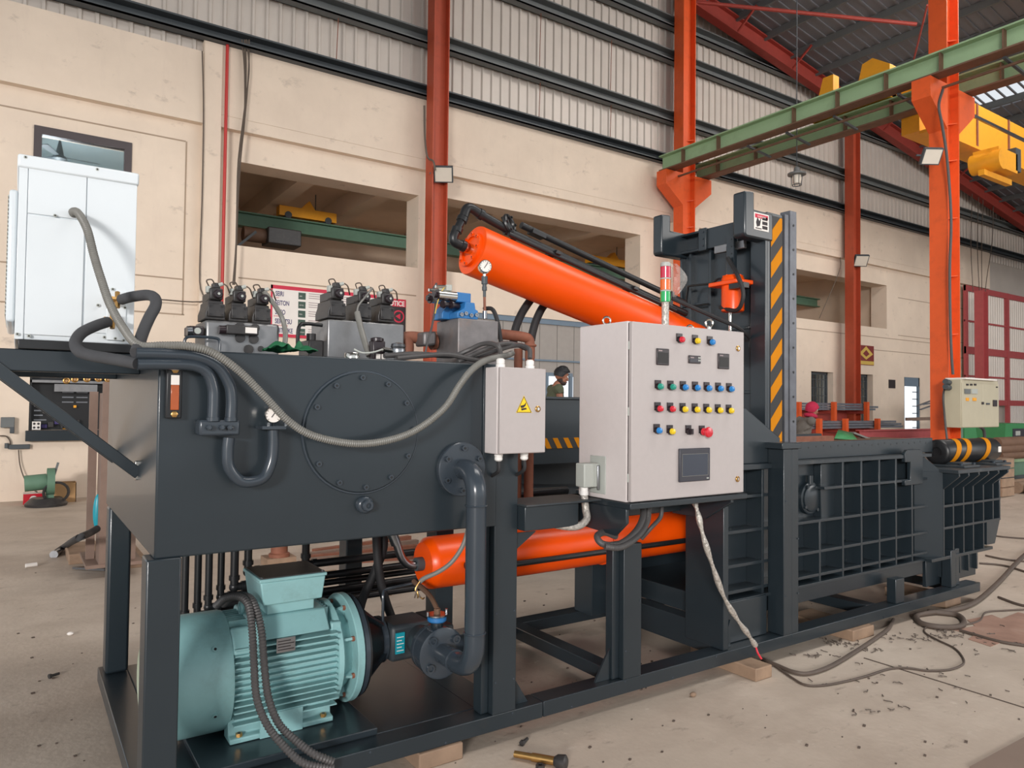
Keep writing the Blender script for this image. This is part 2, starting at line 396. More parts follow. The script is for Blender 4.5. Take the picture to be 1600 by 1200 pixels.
for x, z0 in ((9.9, 8.2), (12.1, 8.2), (9.9, 9.4), (12.1, 9.4), (5.0, 8.2), (17.5, 8.2)):
    MB().cyl((x, 13.6, z0), (x+.03, 13.6, z0+(.9 if z0 < 9 else 1.35)), .009, n=6).build('sag_rod', 'rust', sheets)

# roof of the two bays
b = MB(); XR = 14.3
for x0, x1, y0 in ((-10, XR, -7), (XR, 24.6, -7), (25.75, 46, -7), (24.6, 25.75, 10.8)):     # a rooflight slot stays open
    b.prism([(x0, y0, zr(x0)), (x1, y0, zr(x1)), (x1, y0, zr(x1)+.06), (x0, y0, zr(x0)+.06)], (0, 14-y0, 0))
roof = b.build('ceiling', 'roof', kind='structure', label='grey ribbed metal roof sheets on steel purlins', base=(XR, 3, 12.9))
p0 = None
for i in range(24):
    x = 15.2+i*1.25; z = zr(x)-.02
    if p0 is None: p0 = MB().box(x, x+.07, -7, 13.9, z-.2, z).build('purlin', 'girt', roof)
    else: put(p0, 'purlin', roof, (i*1.25, 0, -i*1.25*.15))
for i in range(60):      # ribs of the far slope, running down the fall
    y = 13.6-i*.3
    q = MB().prism([(14.4, y, zr(14.4)-.035), (40, y, zr(40)-.035), (40, y, zr(40)+.01), (14.4, y, zr(14.4)+.01)], (0, .05, 0)) if i == 0 else None
    if q: rib0 = q.build('sheet_rib', 'roof', roof)
    else: put(rib0, 'sheet_rib', roof, (0, -i*.3, 0))

MB().box(-16, 14, -7.15, -7.0, 7.4, 10.6).build('shade_panel', 'girt', kind='structure', label='grey panel added out of view to shade the upper cladding', base=(0, -7, 7.4))  # unseen blocker, added to keep the gate light off the upper sheets
# far side wall with a strip of clear glazing open to the sky
zA, zB = P(1560, 170, X=40).z, P(1560, 146, X=40).z
b = MB().box(40, 40.1, -7, 14, 0, zA).box(40, 40.1, -7, 14, zB, 12)
wr = b.build('wall_right', 'girt', kind='structure', label='far grey side wall with a bright strip window', base=(40, 3, 0))
for i in range(18): MB().box(39.98, 40.06, -6+i*1.1, -5.93+i*1.1, zA, zB).build('mullion', 'girtd', wr)

def hcol(name, label, cx, cy, hx, hy, z1, mt, lab=True, axis='x', group=None):
    c = thing(name, label, 'column', (cx, cy, 0), group=group)
    if axis == 'x':
        MB().box(cx-hx, cx-hx+.022, cy-hy, cy+hy, 0, z1).build('flange', mt, c)
        MB().box(cx+hx-.022, cx+hx, cy-hy, cy+hy, 0, z1).build('flange', mt, c)
        MB().box(cx-hx+.022, cx+hx-.022, cy-.012, cy+.012, 0, z1).build('web', mt, c)
    MB().box(cx-hx-.12, cx+hx+.12, cy-hy-.1, cy+hy+.1, 0, .03).build('foot_plate', mt, c)
    return c
cw1 = hcol('steel_column', 'dull red-oxide steel column at the wall behind the orange cylinder head', 7.1, 13.33, .18, .15, zr(7.1)-.05, 'orr')
cw2 = hcol('steel_column', 'dull red-oxide steel column between the striped tower and the tall orange column', 22.35, 13.33, .2, .15, zr(22.3)-.05, 'orr')
cm = []
for cy, lab in ((13.27, 'bright orange column with crane bracket behind the tower top'), (6.77, 'tall orange column nearest, with floodlight, cable and beige panel')):
    c = hcol('steel_column', lab, 14.42, cy, .23, .165, zr(14.4)-.1, 'oran')
    for s in (-1, 1):
        x = 14.42+s*.23
        bk = MB().prism([(x, cy-.17, 7.64), (x+s*.62, cy-.17, 7.64), (x+s*.62, cy-.17, 7.27), (x, cy-.17, 6.8)], (0, .34, 0)).build('crane_bracket', 'oran', c)
    for z in (8.6, 7.0, 6.3, 5.2, 4.1, 3.0):
        MB().prism([(14.65, cy-.02, z), (14.65, cy-.16, z), (14.48, cy-.02, z-.02)], (0, 0, .02)).build('stiffener', 'oran', c)
        MB().prism([(14.645, cy-.014, z), (14.645, cy-.15, z), (14.645, cy-.014, z-.28)], (-.02, 0, 0)).build('gusset', 'oran', c)
    cm.append(c)

# rafters of the far bay
for cy, lab in ((13.27, 'dull red rafter rising from the far orange column along the wall'), (6.77, 'dull red rafter above the nearest orange column')):
    t = thing('roof_rafter', lab, 'rafter', (22, cy, 11))
    for nm, dz0, dz1, w in (('flange', -.62, -.58, .13), ('flange', -.16, -.12, .13), ('web', -.58, -.16, .012)):
        MB().prism([(14.65, cy-w, zr(14.65)+dz0), (39.9, cy-w, zr(39.9)+dz0), (39.9, cy-w, zr(39.9)+dz1), (14.65, cy-w, zr(14.65)+dz1)], (0, 2*w, 0)).build(nm, 'red', t)
    for k in range(6):
        x = 16.4+k*2.5
        MB().bar((x, cy-.1, zr(x)-.6), (x, cy-.75, zr(x)-.12), .05, .05, (1, 0, 0)).build('flange_brace', 'red', t)
t = MB().cyl(P(1085, 3, Y=13.2), P(1432, 38, Y=9.5), .05, n=8).build('tie_rod', 'red', label='thin dull red tie pipe under the roof behind the green girder', cat='tie rod')
MB().cyl(P(1449, 8, Y=7.5), P(1428, 92, Y=9.0), .02, n=6).build('tie_rod', 'red', label='thin slanting red rod just left of the nearest orange column', cat='tie rod')

# crane runway girders
def girder(name, label, cx, z0, z1, y0, y1, stain):
    t = thing(name, label, 'crane girder', (cx, (y0+y1)/2, z0))
    MB().box(cx-.15, cx+.15, y0, y1, z1-.03, z1).build('top_flange', 'grn', t)
    MB().box(cx-.15, cx+.15, y0, y1, z0, z0+.03).build('bottom_flange', 'stain', t)
    MB().box(cx-.01, cx+.01, y0, y1, z0+.03, z1-.03).build('web', 'grn', t)
    MB().box(cx-.03, cx+.03, y0, y1, z1, z1+.05).build('crane_rail', 'girtd', t)
    for y in stain: MB().box(cx-.13, cx-.01, y-.012, y+.012, z0+.03, z1-.03).build('stiffener', 'stain', t)
    return t
ys = [P(u, v, X=13.62).y for u, v in ((1064, 250), (1119, 235), (1237, 190), (1305, 157), (1381, 133), (1467, 103), (1566, 63))]
girder('crane_girder', 'nearer pale green crane runway girder crossing in front of both orange columns', 13.77, 7.66, 8.06, -1, 13.42, ys)
ys = [P(u, v, X=14.93).y for u, v in ((1119, 265), (1178, 245), (1318, 190), (1390, 165), (1563, 110))]
girder('crane_girder', 'farther pale green crane runway girder, lower one behind the columns', 15.07, 7.66, 8.06, -1, 13.42, ys)
t = thing('conductor_rail', 'dark brown conductor rail with hanger arms slung under the green girders', 'conductor rail', (14.2, 6, 7.5))
for dx, dz in ((0, 0), (.07, .03)): MB().box(13.98+dx, 14.02+dx, -1, 13.2, 7.5+dz, 7.54+dz).build('rail', 'stain', t)
for u, v in ((1185, 246), (1246, 218), (1320, 192), (1420, 163), (1585, 92)):
    y = P(u, v, X=14.2).y; MB().bar((13.8, y, 7.6), (14.62, y-.02, 7.5), .05, .04).build('hanger_arm', 'girtd', t)

# yellow travelling crane in the far bay
q = P(1560, 178, Z=8.55); cy = q.y
t = thing('bridge_crane', 'yellow travelling bridge crane in the far bay, right of the nearest column', 'crane', (22, cy, 8))
gz1 = 8.5; gz0 = P(1560, 258, Y=cy).z
MB().box(15.3, 38, cy-.02, cy+.35, gz0, gz1).build('bridge_girder', 'yel', t)
for k in range(14): MB().box(16.2+k*1.6, 16.25+k*1.6, cy-.05, cy-.02, gz0, gz1).build('stiffener', 'rust', t)
MB().box(15.3, 38, cy-.3, cy-.02, gz0-.06, gz0).build('lower_flange', 'yel', t)
MB().box(15.3, 38, cy-.9, cy-.86, gz0+.1, gz0+.16).build('festoon_rail', 'steel', t)
hz = P(1555, 255, Y=cy-.6)
MB().cbox(hz, .9, .5, .42).build('hoist_body', 'yel', t)
MB().cbox(hz+V((.5, -.1, .1)), .25, .3, .5).build('hoist_motor', 'girtd', t)
MB().cyl(hz+V((-.35, -.3, -.05)), hz+V((-.35, .3, -.05)), .22, n=14).build('trolley_wheel', 'yel', t)
MB().cbox(hz+V((0, 0, -.32)), 1.3, .12, .12).build('hoist_frame', 'yel', t)
e0, e1 = P(1395, 100, X=15.07), P(1280, 140, X=15.07)
MB().prism([(14.95, e0.y, 8.12), (14.95, e0.y, e0.z-.02), (14.95, P(1368, 93, X=15.07).y, P(1368, 93, X=15.07).z), (14.95, P(1352, 103, X=15.07).y, P(1352, 103, X=15.07).z), (14.95, P(1337, 126, X=15.07).y, 8.12)], (.3, 0, 0)).build('end_carriage_cover', 'yel', t)
MB().box(15.0, 15.2, e0.y, e1.y, 8.13, 8.3).build('end_carriage', 'yel', t)
a_, b_ = P(1290, 124, X=15.07), P(1273, 148, X=15.07)
MB().prism([(14.97, a_.y-.25, 8.12), (14.97, a_.y-.25, a_.z), (14.97, a_.y, a_.z), (14.97, b_.y, 8.12)], (.22, 0, 0)).build('buffer_block', 'yel', t)

# flood lights and pendant lamp
def flood(u, v, Y, label, s=1, yaw=0):
    c = P(u, v, Y=Y); t = thing('flood_light', label, 'lamp', c)
    d = V((-.45, -.7, -.55)).normalized(); x = V((0, 0, 1)).cross(d).normalized(); z = d.cross(x)
    MB().obox(c, x*.15*s, d*.03*s, z*.13*s).build('housing', 'girtd', t, bevel=.006)
    MB().obox(c+d*.031*s, x*.13*s, d*.004*s, z*.11*s).build('front_glass', 'litp', t)
    MB().bar(c-d*.03*s, c-d*.03*s-x*.22*s, .03, .03).build('bracket', 'girtd', t); return t
flood(693, 272, 13.1, 'small flat floodlight on the red-oxide column left of the cylinder head', 1.3)
flood(1345, 407, 13.1, 'small flat floodlight on the red-oxide column right of the tower', 1.5)
flood(1455, 244, 6.54, 'black framed floodlight on the nearest orange column', 1.15)
c = P(1245, 262, Y=10); zt = c.z
t = thing('pendant_lamp', 'caged pendant lamp hanging by a cord before the ribbed sheeting', 'lamp', c)
MB().cyl((c.x, c.y, zt), (c.x, c.y, zr(c.x)), .012, n=6).build('cord', 'girtd', t)
MB().lathe((c.x, c.y, zt+.02), (0, 0, -1), [(.03, 0), (.06, .02), (.07, .1), (.12, .13), (.2, .15), (.2, .19), (.1, .2)], 20).build('cap', 'girt', t)
MB().lathe((c.x, c.y, zt-.16), (0, 0, -1), [(.09, 0), (.1, .1), (.08, .2), (.04, .22)], 14).build('glass_jar', 'litp', t)
for k in range(6):
    a = k*PI/3; MB().cyl((c.x+.12*math.cos(a), c.y+.12*math.sin(a), zt-.14), (c.x+.1*math.cos(a), c.y+.1*math.sin(a), zt-.4), .008, n=5).build('cage_bar', 'girtd', t)
MB().torus((c.x, c.y, zt-.4), (0, 0, 1), .1, .01, 16, 5).build('cage_ring', 'girtd', t)

# annex behind the upper openings
an = MB().box(-3, 25.6, 14.37, 19.4, 3.7, 3.9).box(-3, 25.6, 19.2, 19.4, 3.9, 6.6).box(-3, 25.6, 14.37, 19.4, 6.5, 6.7).box(25.5, 25.6, 14.4, 19.4, 3.9, 6.6).box(2.2, 2.3, 14.4, 19.4, 3.9, 6.6)
an = an.build('wall_annex', 'shade', kind='structure', label='plastered upper room behind the wall openings', base=(12, 17, 3.7))
for x in (4.6, 6.3, 9.2, 12.2, 15.5, 18.5, 21.5): MB().box(x, x+.35, 14.4, 19.2, 6.05, 6.5).build('soffit_beam', 'shade', an)
GY = 16.6
ga, gb = P(400, 335, Y=GY), P(400, 357, Y=GY)
t = thing('annex_girder', 'dark green crane girder running inside the upper room', 'crane girder', (12, GY, gb.z))
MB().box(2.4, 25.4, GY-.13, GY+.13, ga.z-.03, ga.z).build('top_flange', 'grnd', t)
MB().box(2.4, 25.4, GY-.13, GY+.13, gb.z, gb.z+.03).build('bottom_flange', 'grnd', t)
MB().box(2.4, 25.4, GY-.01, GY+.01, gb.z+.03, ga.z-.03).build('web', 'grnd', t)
def carriage(u0, u1, v, label, Y):
    a = P(u0, v, Y=Y); c = P(u1, v, Y=Y)
    t = thing('crane_carriage', label, 'crane', ((a.x+c.x)/2, Y, ga.z))
    z = ga.z+.05
    MB().box(a.x, c.x, Y-.12, Y+.12, z, z+.22).build('beam_box', 'yel', t)
    MB().prism([((a.x*.55+c.x*.45)-.1, Y-.1, z+.22), ((a.x*.45+c.x*.55)+.1, Y-.1, z+.22), ((a.x*.48+c.x*.52), Y-.1, z+.42)], (0, .2, 0)).build('lug', 'yel', t)
    for x in (a.x+.2, c.x-.2): MB().cyl((x, Y-.14, z+.02), (x, Y+.14, z+.02), .08, n=14).build('wheel', 'girtd', t)
    MB().cyl(((a.x+c.x)/2+.2, Y, z+.2), ((a.x+c.x)/2+.2, Y, z+.62), .012, n=5).build('post', 'girtd', t)
carriage(434, 523, 340, 'yellow crane carriage on the green girder inside the upper room, left opening', GY)
carriage(918, 992, 415, 'yellow crane carriage in the upper room above the orange cylinder', GY)
t = thing('stored_gearbox', 'dark machine unit stored under the green girder in the left opening', 'machine', P(415, 385, Y=15.6))
c = P(440, 373, Y=15.6)
MB().cbox(c, .7, .5, .34).build('body', 'vblk', t, bevel=.02); MB().cyl(c+V((-.8, 0, 0)), c+V((-.3, 0, 0)), .15, n=14).build('drum', 'stain', t)
MB().bar(P(372, 384, Y=15.4), P(400, 362, Y=15.4), .05, .05).build('strut', 'girtd', t)

# barred windows, doors
def barwin(n, x0, x1, label):
    t = thing('window_%d' % n, label, None, ((x0+x1)/2, WY+.3, .95), kind='structure')
    for a in ((x0, x0+.06), (x1-.06, x1)): MB().box(a[0], a[1], WY+.2, WY+.26, .95, 2.74).build('jamb', 'girtd', t)
    MB().box(x0, x1, WY+.2, WY+.26, 2.66, 2.74).build('head', 'girtd', t); MB().box(x0, x1, WY+.1, WY+.3, .95, 1.0).build('sill', 'cream', t)
    for k in range(7):
        x = x0+.12+k*(x1-x0-.24)/6; MB().box(x-.012, x+.012, WY+.22, WY+.24, 1.0, 2.66).build('bar', 'girtd', t)
    for k in range(6): z = 1.2+k*.26; MB().box(x0+.05, x1-.05, WY+.215, WY+.245, z-.01, z+.01).build('cross_bar', 'girtd', t)
    MB().box(x0+.05, x1-.05, WY+.3, WY+.306, 1, 2.66).build('pane', 'glass', t)
    MB().box(x0-.2, x1+.2, WY+1.6, WY+1.65, .5, 3.2).build('inner_wall', 'girt', t)
barwin(2, 20.8, 22.0, 'barred window left of the red-oxide column, above the bar racks')
barwin(3, 23.25, 24.35, 'barred window right of the red-oxide column under the printed board')
t = thing('door_1', 'open doorway right of the windows with bright daylight outside', None, (26.95, WY+.2, 0), kind='structure')
MB().box(26.4, 26.46, WY+.02, WY+.1, 0, 2.72).build('jamb', 'bluef', t); MB().box(27.44, 27.5, WY+.02, WY+.1, 0, 2.72).build('jamb', 'bluef', t)
MB().box(26.4, 27.5, WY+.02, WY+.1, 2.4, 2.72).build('door_head', 'bluef', t)
for k in range(9): MB().box(27.1, 27.44, WY+.05, WY+.08, .1+k*.26, .13+k*.26).build('grille_bar', 'girtd', t)
t = thing('door_2', 'tall grey panelled sliding door with a bright opening, behind the rusty pipes', None, (9.9, WY+.1, 0), kind='structure')
dx0, dx1 = P(853, 600, Y=WY+.1).x, P(888, 600, Y=WY+.1).x; dz1 = P(870, 588, Y=WY+.1).z
for k in range(9):
    x0, x1 = 7.6+k*.52, 8.1+k*.52
    lo = 0
    if x1 > dx0 and x0 < dx1: lo = dz1
    MB().box(x0, x1, WY+.08, WY+.11, lo, 3.5).build('door_panel', 'shut', t)
for z in (3.5, 2.62): MB().box(7.6, 12.2, WY+.03, WY+.1, z, z+(.12 if z > 3 else .04)).build('rail', 'bluef', t)
for x in (dx0-.05, dx1): MB().box(x, x+.07, WY+.02, WY+.1, 0, dz1).build('opening_jamb', 'bluef', t)
MB().box(dx0-.05, dx1+.07, WY+.02, WY+.1, dz1, dz1+.08).build('opening_head', 'bluef', t)

# office window with a ceiling fan behind it
t = thing('window_1', 'dark framed office window high on the wall behind the white unit', None, (.8, WY, 4.9), kind='structure')
for bx in ((.13, .24, 4.9, 5.95), (1.41, 1.52, 4.9, 5.95)): MB().box(bx[0], bx[1], WY-.02, WY+.12, bx[2], bx[3]).build('frame_post', 'dfr', t)
for bx in ((4.9, 5.0), (5.82, 5.95)): MB().box(.24, 1.41, WY-.02, WY+.12, *bx).build('frame_rail', 'dfr', t)
MB().box(.24, 1.41, WY+.05, WY+.056, 5, 5.82).build('pane', 'glass', t)
b = MB().box(-1.5, 3, 17.6, 17.7, 3.9, 6.5).box(-1.6, -1.5, 14.4, 17.7, 3.9, 6.5).box(-1.5, 2.19, 14.4, 17.7, 6.42, 6.48)
b.build('wall_office', 'bluegr', kind='structure', label='pale blue-grey office room behind the window', base=(.8, 16, 3.9))
l = bpy.data.lights.new('office_fill', 'POINT'); l.energy = 140; l.shadow_soft_size = .3; o = bpy.data.objects.new('office_fill', l); C.objects.link(o); o.location = (.3, 15.0, 5.2)  # unseen point light added to brighten the room and fan
c = P(93, 247, Y=15.2)
t = thing('ceiling_fan', 'dark ceiling fan seen through the office window', 'fan', c)
MB().lathe(c+V((0, 0, .06)), (0, 0, -1), [(.02, 0), (.1, .03), (.12, .08), (.06, .13)], 18).build('motor_hub', 'girtd', t)
MB().lathe(c+V((0, 0, .3)), (0, 0, -1), [(.02, 0), (.06, .2), (.07, .26)], 14).build('cone', 'girtd', t)
MB().cyl(c+V((0, 0, .28)), (c.x, c.y, 6.45), .015, n=8).build('down_rod', 'girtd', t)
for k in range(3):
    a = .1+k*2*PI/3; d = V((math.cos(a), math.sin(a), 0)); s = V((-d.y, d.x, .25))*.06
    MB().prism([c+d*.1-s*.6+V((0, 0, .02)), c+d*.6-s+V((0, 0, .02)), c+d*.64+V((0, 0, .02)), c+d*.6+s+V((0, 0, .02)), c+d*.1+s*.6+V((0, 0, .02))], (0, 0, .01)).build('blade', 'girtd', t)

# red framed sheet doors at the far right
t = thing('door_3', 'big red-framed doors of ribbed sheet at the far end of the wall', None, (33.5, WY, 0), kind='structure')
MB().box(32.8, 39.9, WY+.12, WY+.2, 0, 7.9).build('backing_wall', 'sheet', t)
dz = 6.42
for x0, x1 in ((30.4, 30.55), (31.5, 31.75), (33.95, 34.15), (36.15, 36.4), (38.4, 38.6)): MB().box(x0, x1, WY-.32, WY-.2, 0, dz).build('upright', 'redd', t)
for z, h in ((dz-.22, .22), (3.75, .28), (1.75, .22)): MB().box(30.4, 39.8, WY-.3, WY-.22, z, z+h).build('cross_member', 'redd', t)
for z in (5.0, 2.85): MB().box(30.4, 39.8, WY-.27, WY-.22, z, z+.07).build('mid_rail', 'redd', t)
b = MB()
for k in range(46):
    x = 30.6+k*.2; b.face([(x, WY-.2, 1.9), (x+.15, WY-.2, 1.9), (x+.15, WY-.2, dz), (x, WY-.2, dz)]); b.face([(x+.15, WY-.2, 1.9), (x+.2, WY-.24, 1.9), (x+.2, WY-.24, dz), (x+.15, WY-.2, dz)])
b.build('ribbed_infill', 'sheet', t, smooth=False)
for k in range(24): MB().box(34.3+k*.15, 34.36+k*.15, WY-.28, WY-.24, .1, 1.8).build('grille_bar', 'paper', t)
c0 = P(1533, 455, Y=12.6)
t = thing('red_post', 'maroon steel post standing before the red-framed doors', 'column', (c0.x, 12.6, 0))
MB().box(c0.x-.2, c0.x-.18, 12.45, 12.75, 0, c0.z).build('flange', 'redd', t); MB().box(c0.x+.18, c0.x+.2, 12.45, 12.75, 0, c0.z).build('flange', 'redd', t); MB().box(c0.x-.18, c0.x+.18, 12.59, 12.61, 0, c0.z).build('web', 'redd', t)

# pipes and cables down the wall
MB().cyl((2.98, WY-.2, 2.5), (2.98, WY-.2, 8.02), .028, n=10).build('fire_pipe', 'firer', label='thin bright red pipe running down the cream wall', cat='pipe')
MB().tube([P(316, 80, Y=13.6), P(318, 170, Y=13.6), P(316, 300, Y=13.6), P(312, 440, Y=13.6), P(320, 470, Y=13.6), P(250, 468, Y=13.6), P(235, 466, Y=13.6)], .012, 6).build('wall_cable', 'wire', label='thin brown cable down the wall left of the red pipe', cat='cable')
t = thing('cable_bundle', 'dark bundle of loose cables hanging down the wall beside the opening', 'cables', P(370, 450, Y=13.55))
for k in range(5):
    o = [random.uniform(-3, 3) for _ in range(7)]
    MB().tube([P(379+o[0]+k*3, 62, Y=13.55), P(384+o[1]+k, 110, Y=13.55), P(382+o[2], 180, Y=13.55), P(374+o[3]*.7, 250, Y=13.55), P(371+o[4]*.5, 330, Y=13.55), P(369+o[5]*.6, 400, Y=13.55), P(365+o[6]*.5, 445, Y=13.55)], .013, 5).build('cable', 'wire', t)
MB().tube([P(663, 165, Y=13.05), P(664, 215, Y=13.05), P(668, 245, Y=13.05), P(677, 252, Y=13.05), P(680, 266, Y=13.05)], .02, 6).build('lamp_cable', 'wire', label='dark cable down the red-oxide column to its floodlight', cat='cable')
MB().tube([P(1473, 140, Y=6.5), P(1467, 165, Y=6.5), P(1472, 195, Y=6.5), P(1480, 250, Y=6.5), P(1486, 340, Y=6.5), P(1484, 420, Y=6.5), P(1485, 510, Y=6.5), P(1487, 560, Y=6.5), P(1489, 585, Y=6.5)], .025, 8).build('column_conduit', 'condd', label='brown-grey conduit down the nearest orange column to the beige panel', cat='conduit')
MB().tube([P(1313, 402, Y=13.22), P(1311, 425, Y=13.3), P(1280, 498, Y=13.79)], .012, 5).build('stay_rope', 'wire', label='slanting dark rope across the right wall opening', cat='rope')
t = thing('hoist_ropes', 'four thin dark ropes hanging before the far red doors', 'rope', P(1530, 470, Y=13.2))
for u, u2 in ((1517, 1520), (1527, 1530), (1534, 1534), (1550, 1540)):
    MB().tube([P(u+2, 303+(u-1517)*.55, Y=13.2), P(u, 380, Y=13.2), P(u2, 450, Y=13.2), P(u2-(4 if u > 1545 else 0), 530 if u > 1545 else 448, Y=13.2)], .014, 5).build('rope', 'wire', t)

# printed boards on the wall
def board(name, label, x0, x1, z0, z1, y=WY-.02):
    t = thing(name, label, 'sign', ((x0+x1)/2, y, z0)); MB().box(x0, x1, y-.012, WY, z0, z1).build('panel', 'paper', t); return t
x0, x1, z0, z1 = 3.88, 6.05, 2.81, 3.78; y = WY-.034
t = board('poster_board', 'white board with red edges and navy SEIRI SEITON SEISO list on the wall', x0, x1, z0, z1)
for bx in ((x0, x1, z1-.07, z1), (x0, x1, z0, z0+.06), (x0, x0+.035, z0, z1)): MB().box(bx[0], bx[1], y, y+.002, bx[2], bx[3]).build('red_edge', 'crim', t)
for k, (w, s) in enumerate((('SEIRI', 'SORT'), ('SEITON', 'SET'), ('SEISO', 'SHINE'), ('SEIKETSU', 'STANDARDIZE'), ('SHITSUKE', 'SUSTAIN'))):
    zz = z1-.2-k*.172
    text(t, w, .125, (x0+.085, y-.001, zz), 'navy', sx=.62, bold=.02); text(t, s, .04, (x0+.06, y-.001, zz-.05), 'crim')
    MB().box(x0+.52, x0+.66, y-.002, y, zz-.03, zz+.1).build('icon', 'pgrn', t)
    text(t, w, .03, (x0+.54, y-.004, zz+.02), 'paper', sx=.8)
    for j in range(3):
        MB().box(x0+.72, x0+2.0-.25*((j*7+k*3) % 4)/3, y-.001, y, zz+.085-j*.042, zz+.1-j*.042).build('text_line', 'pgry', t)
x0, x1, z0, z1 = 5.95+.15, 6.65, 2.5, 3.74
t = board('notice_board', 'black NOTICE board with red heading, behind the middle valves', x0, x1, z0, z1)
MB().box(x0, x1, y, y+.002, z0, z1-.16).build('black_field', 'pblk', t); MB().box(x0, x1, y, y+.002, z1-.16, z1).build('red_heading', 'crim', t)
text(t, 'NOTICE', .14, (x1-.03, y-.001, z1-.14), 'paper', align='RIGHT', sx=.85, bold=.03)
MB().cyl((x1-.16, y, z1-.36), (x1-.16, y-.003, z1-.36), .13, n=24).build('red_disc', 'crim', t); MB().cyl((x1-.16, y-.003, z1-.36), (x1-.16, y-.004, z1-.36), .1, n=24).build('disc_field', 'pblk', t)
MB().cyl((x1-.16, y-.004, z1-.36), (x1-.16, y-.005, z1-.36), .07, n=3).build('disc_mark', 'crim', t)
for k in range(3): MB().box(x1-.2+.02*k, x1-.05, y-.001, y, z0+.32-k*.08, z0+.36-k*.08).build('white_line', 'paper', t)
MB().box(x1-.5, x1-.3, y-.001, y, z1-.26, z1-.22).build('yellow_line', 'pyel', t); MB().box(x1-.24, x1-.08, y-.001, y, z1-.6, z1-.57).build('yellow_line', 'pyel', t)
x0, x1, z0, z1 = 23.4, 24.36, 3.05, 3.72
t = board('printed_board', 'maroon and yellow printed board on the wall between columns', x0, x1, z0, z1)
MB().box(x0, x1, y, y+.002, z0, z1).build('maroon_field', 'maroon', t)
cx, cz = (x0+x1)/2, (z0+z1)/2+.05
MB().prism([(cx-.42, y, cz), (cx, y, cz+.26), (cx+.42, y, cz), (cx, y, cz-.2)], (0, -.002, 0)).build('yellow_lozenge', 'pyel', t)
MB().prism([(cx-.2, y-.003, cz), (cx, y-.003, cz+.13), (cx+.2, y-.003, cz), (cx, y-.003, cz-.1)], (0, -.002, 0)).build('maroon_lozenge', 'maroon', t)
MB().box(x0, x1, y-.002, y, z0+.02, z0+.14).build('yellow_band', 'pyel', t)
MB().box(25.35, 25.75, WY-.03, WY, 2.3, 2.6).build('small_sign', 'pblk', label='tiny dark sign on the wall beside the bright doorway', cat='sign')
# ================================================================== the baling press
D, D2 = 'dark', 'dark2'
# ---- base frame
bf = thing('base_frame', 'long dark slate steel base frame with rails and posts under the press', 'machine frame', (3.5, 3.4, .07))
def bx(name, x0, x1, y0, y1, z0, z1, par=bf, m=D, bev=.004): return MB().box(x0, x1, y0, y1, z0, z1).build(name, m, par, bevel=bev)
bx('rail', .4, 2.16, 2.885, 3.0, .075, .15); bx('rail', 2.164, 6.72, 2.885, 3.0, .075, .15)
bx('rail', .531, 6.72, 4.001, 4.12, .075, .148)
bx('cross_beam', .4, .53, 3.0, 4.56, .075, .15); bx('cross_beam', 1.84, 2.0, 3.0, 4.0, .075, .15)
bx('cross_beam', 2.72, 2.82, 3.0, 4.0, .075, .15)
bx('cross_beam', 3.51, 3.62, 3.0, 4.0, .1, .27); bx('cross_beam', 5.2, 5.32, 3.0, 4.0, .075, .15); bx('cross_beam', 6.5, 6.62, 3.0, 4.0, .075, .15)
bx('floor_plate', .53, 1.84, 3.0, 4.5, .125, .152)
bx('motor_plate', .62, 1.34, 2.99, 3.62, .153, .182)
# posts, each a pair of angles
bx('post', 1.865, 1.995, 2.88, 2.99, .151, 1.4); bx('post_plate', 1.825, 1.865, 2.92, 2.99, .151, 1.38)
bx('post', 2.683, 2.812, 2.88, 2.99, .151, .86); bx('post_plate', 2.635, 2.683, 2.915, 2.97, .151, .86)
bx('post', 4.05, 4.135, 2.88, 3.0, .151, 1.33); bx('post', 4.137, 4.21, 2.884, 3.0, .151, 1.33)
bx('post', 5.42, 5.54, 2.9, 2.97, .151, .33); bx('post', 6.3, 6.38, 2.92, 3.0, .151, .45); bx('post', 6.42, 6.48, 2.94, 3.02, .151, .45)
bx('back_post', 2.12, 2.24, 3.92, 4.05, .15, 1.2); bx('back_post', 3.3, 3.46, 3.86, 4.05, .15, 1.0)
for x0, x1 in ((2.0, 2.1), (2.63, 2.53), (3.6, 3.52)):
    MB().prism([(x0, 2.93, .151), (x1, 2.93, .151), (x0, 2.93, .151+.16)], (0, .012, 0)).build('gusset', D, bf)
bx('arm', 1.995, 2.32, 2.82, 2.92, 1.0, 1.115); bx('arm_top', 1.99, 2.5, 2.8, 3.05, 1.115, 1.125, m='dark2')
MB().prism([(2.0, 2.9, .98), (2.12, 2.9, .98), (2.0, 2.9, .9)], (0, .012, 0)).build('gusset', D, bf)
for p in [(1.88, .3), (1.88, .62), (1.98, .3), (1.98, .62), (2.7, .3), (2.8, .55), (4.07, .4), (4.2, .75), (4.07, 1.0), (4.2, .4)]:
    bolt('rivet', (p[0], 2.881, p[1]), (0, -1, 0), bf, .006, .003, 'pipe', 8, False)
for k in range(14): bolt('rivet', (.9+k*.36, 2.886, .088+.05*(k % 2)), (0, -1, 0), bf, .006, .003, 'pipe', 8, False)
# packing blocks below the rails
for (u, v, w, mt, lab) in ((1194, 1062, .15, 'wood', 'squared timber packing block under the front rail, left of the cables'), (1350, 998, .26, 'wood', 'timber packing block under the front rail, middle of the press'), (1490, 948, .25, 'woodd', 'grey packing block under the right end of the front rail'), (690, 1196, .22, 'woodd', 'packing block under the front rail near the picture bottom')):
    q = P(u, v, Z=.0); MB().box(q.x-w/2, q.x+w/2, q.y, q.y+.5, 0, .074).build('packing_block', mt, label=lab, cat='block', bevel=.006)

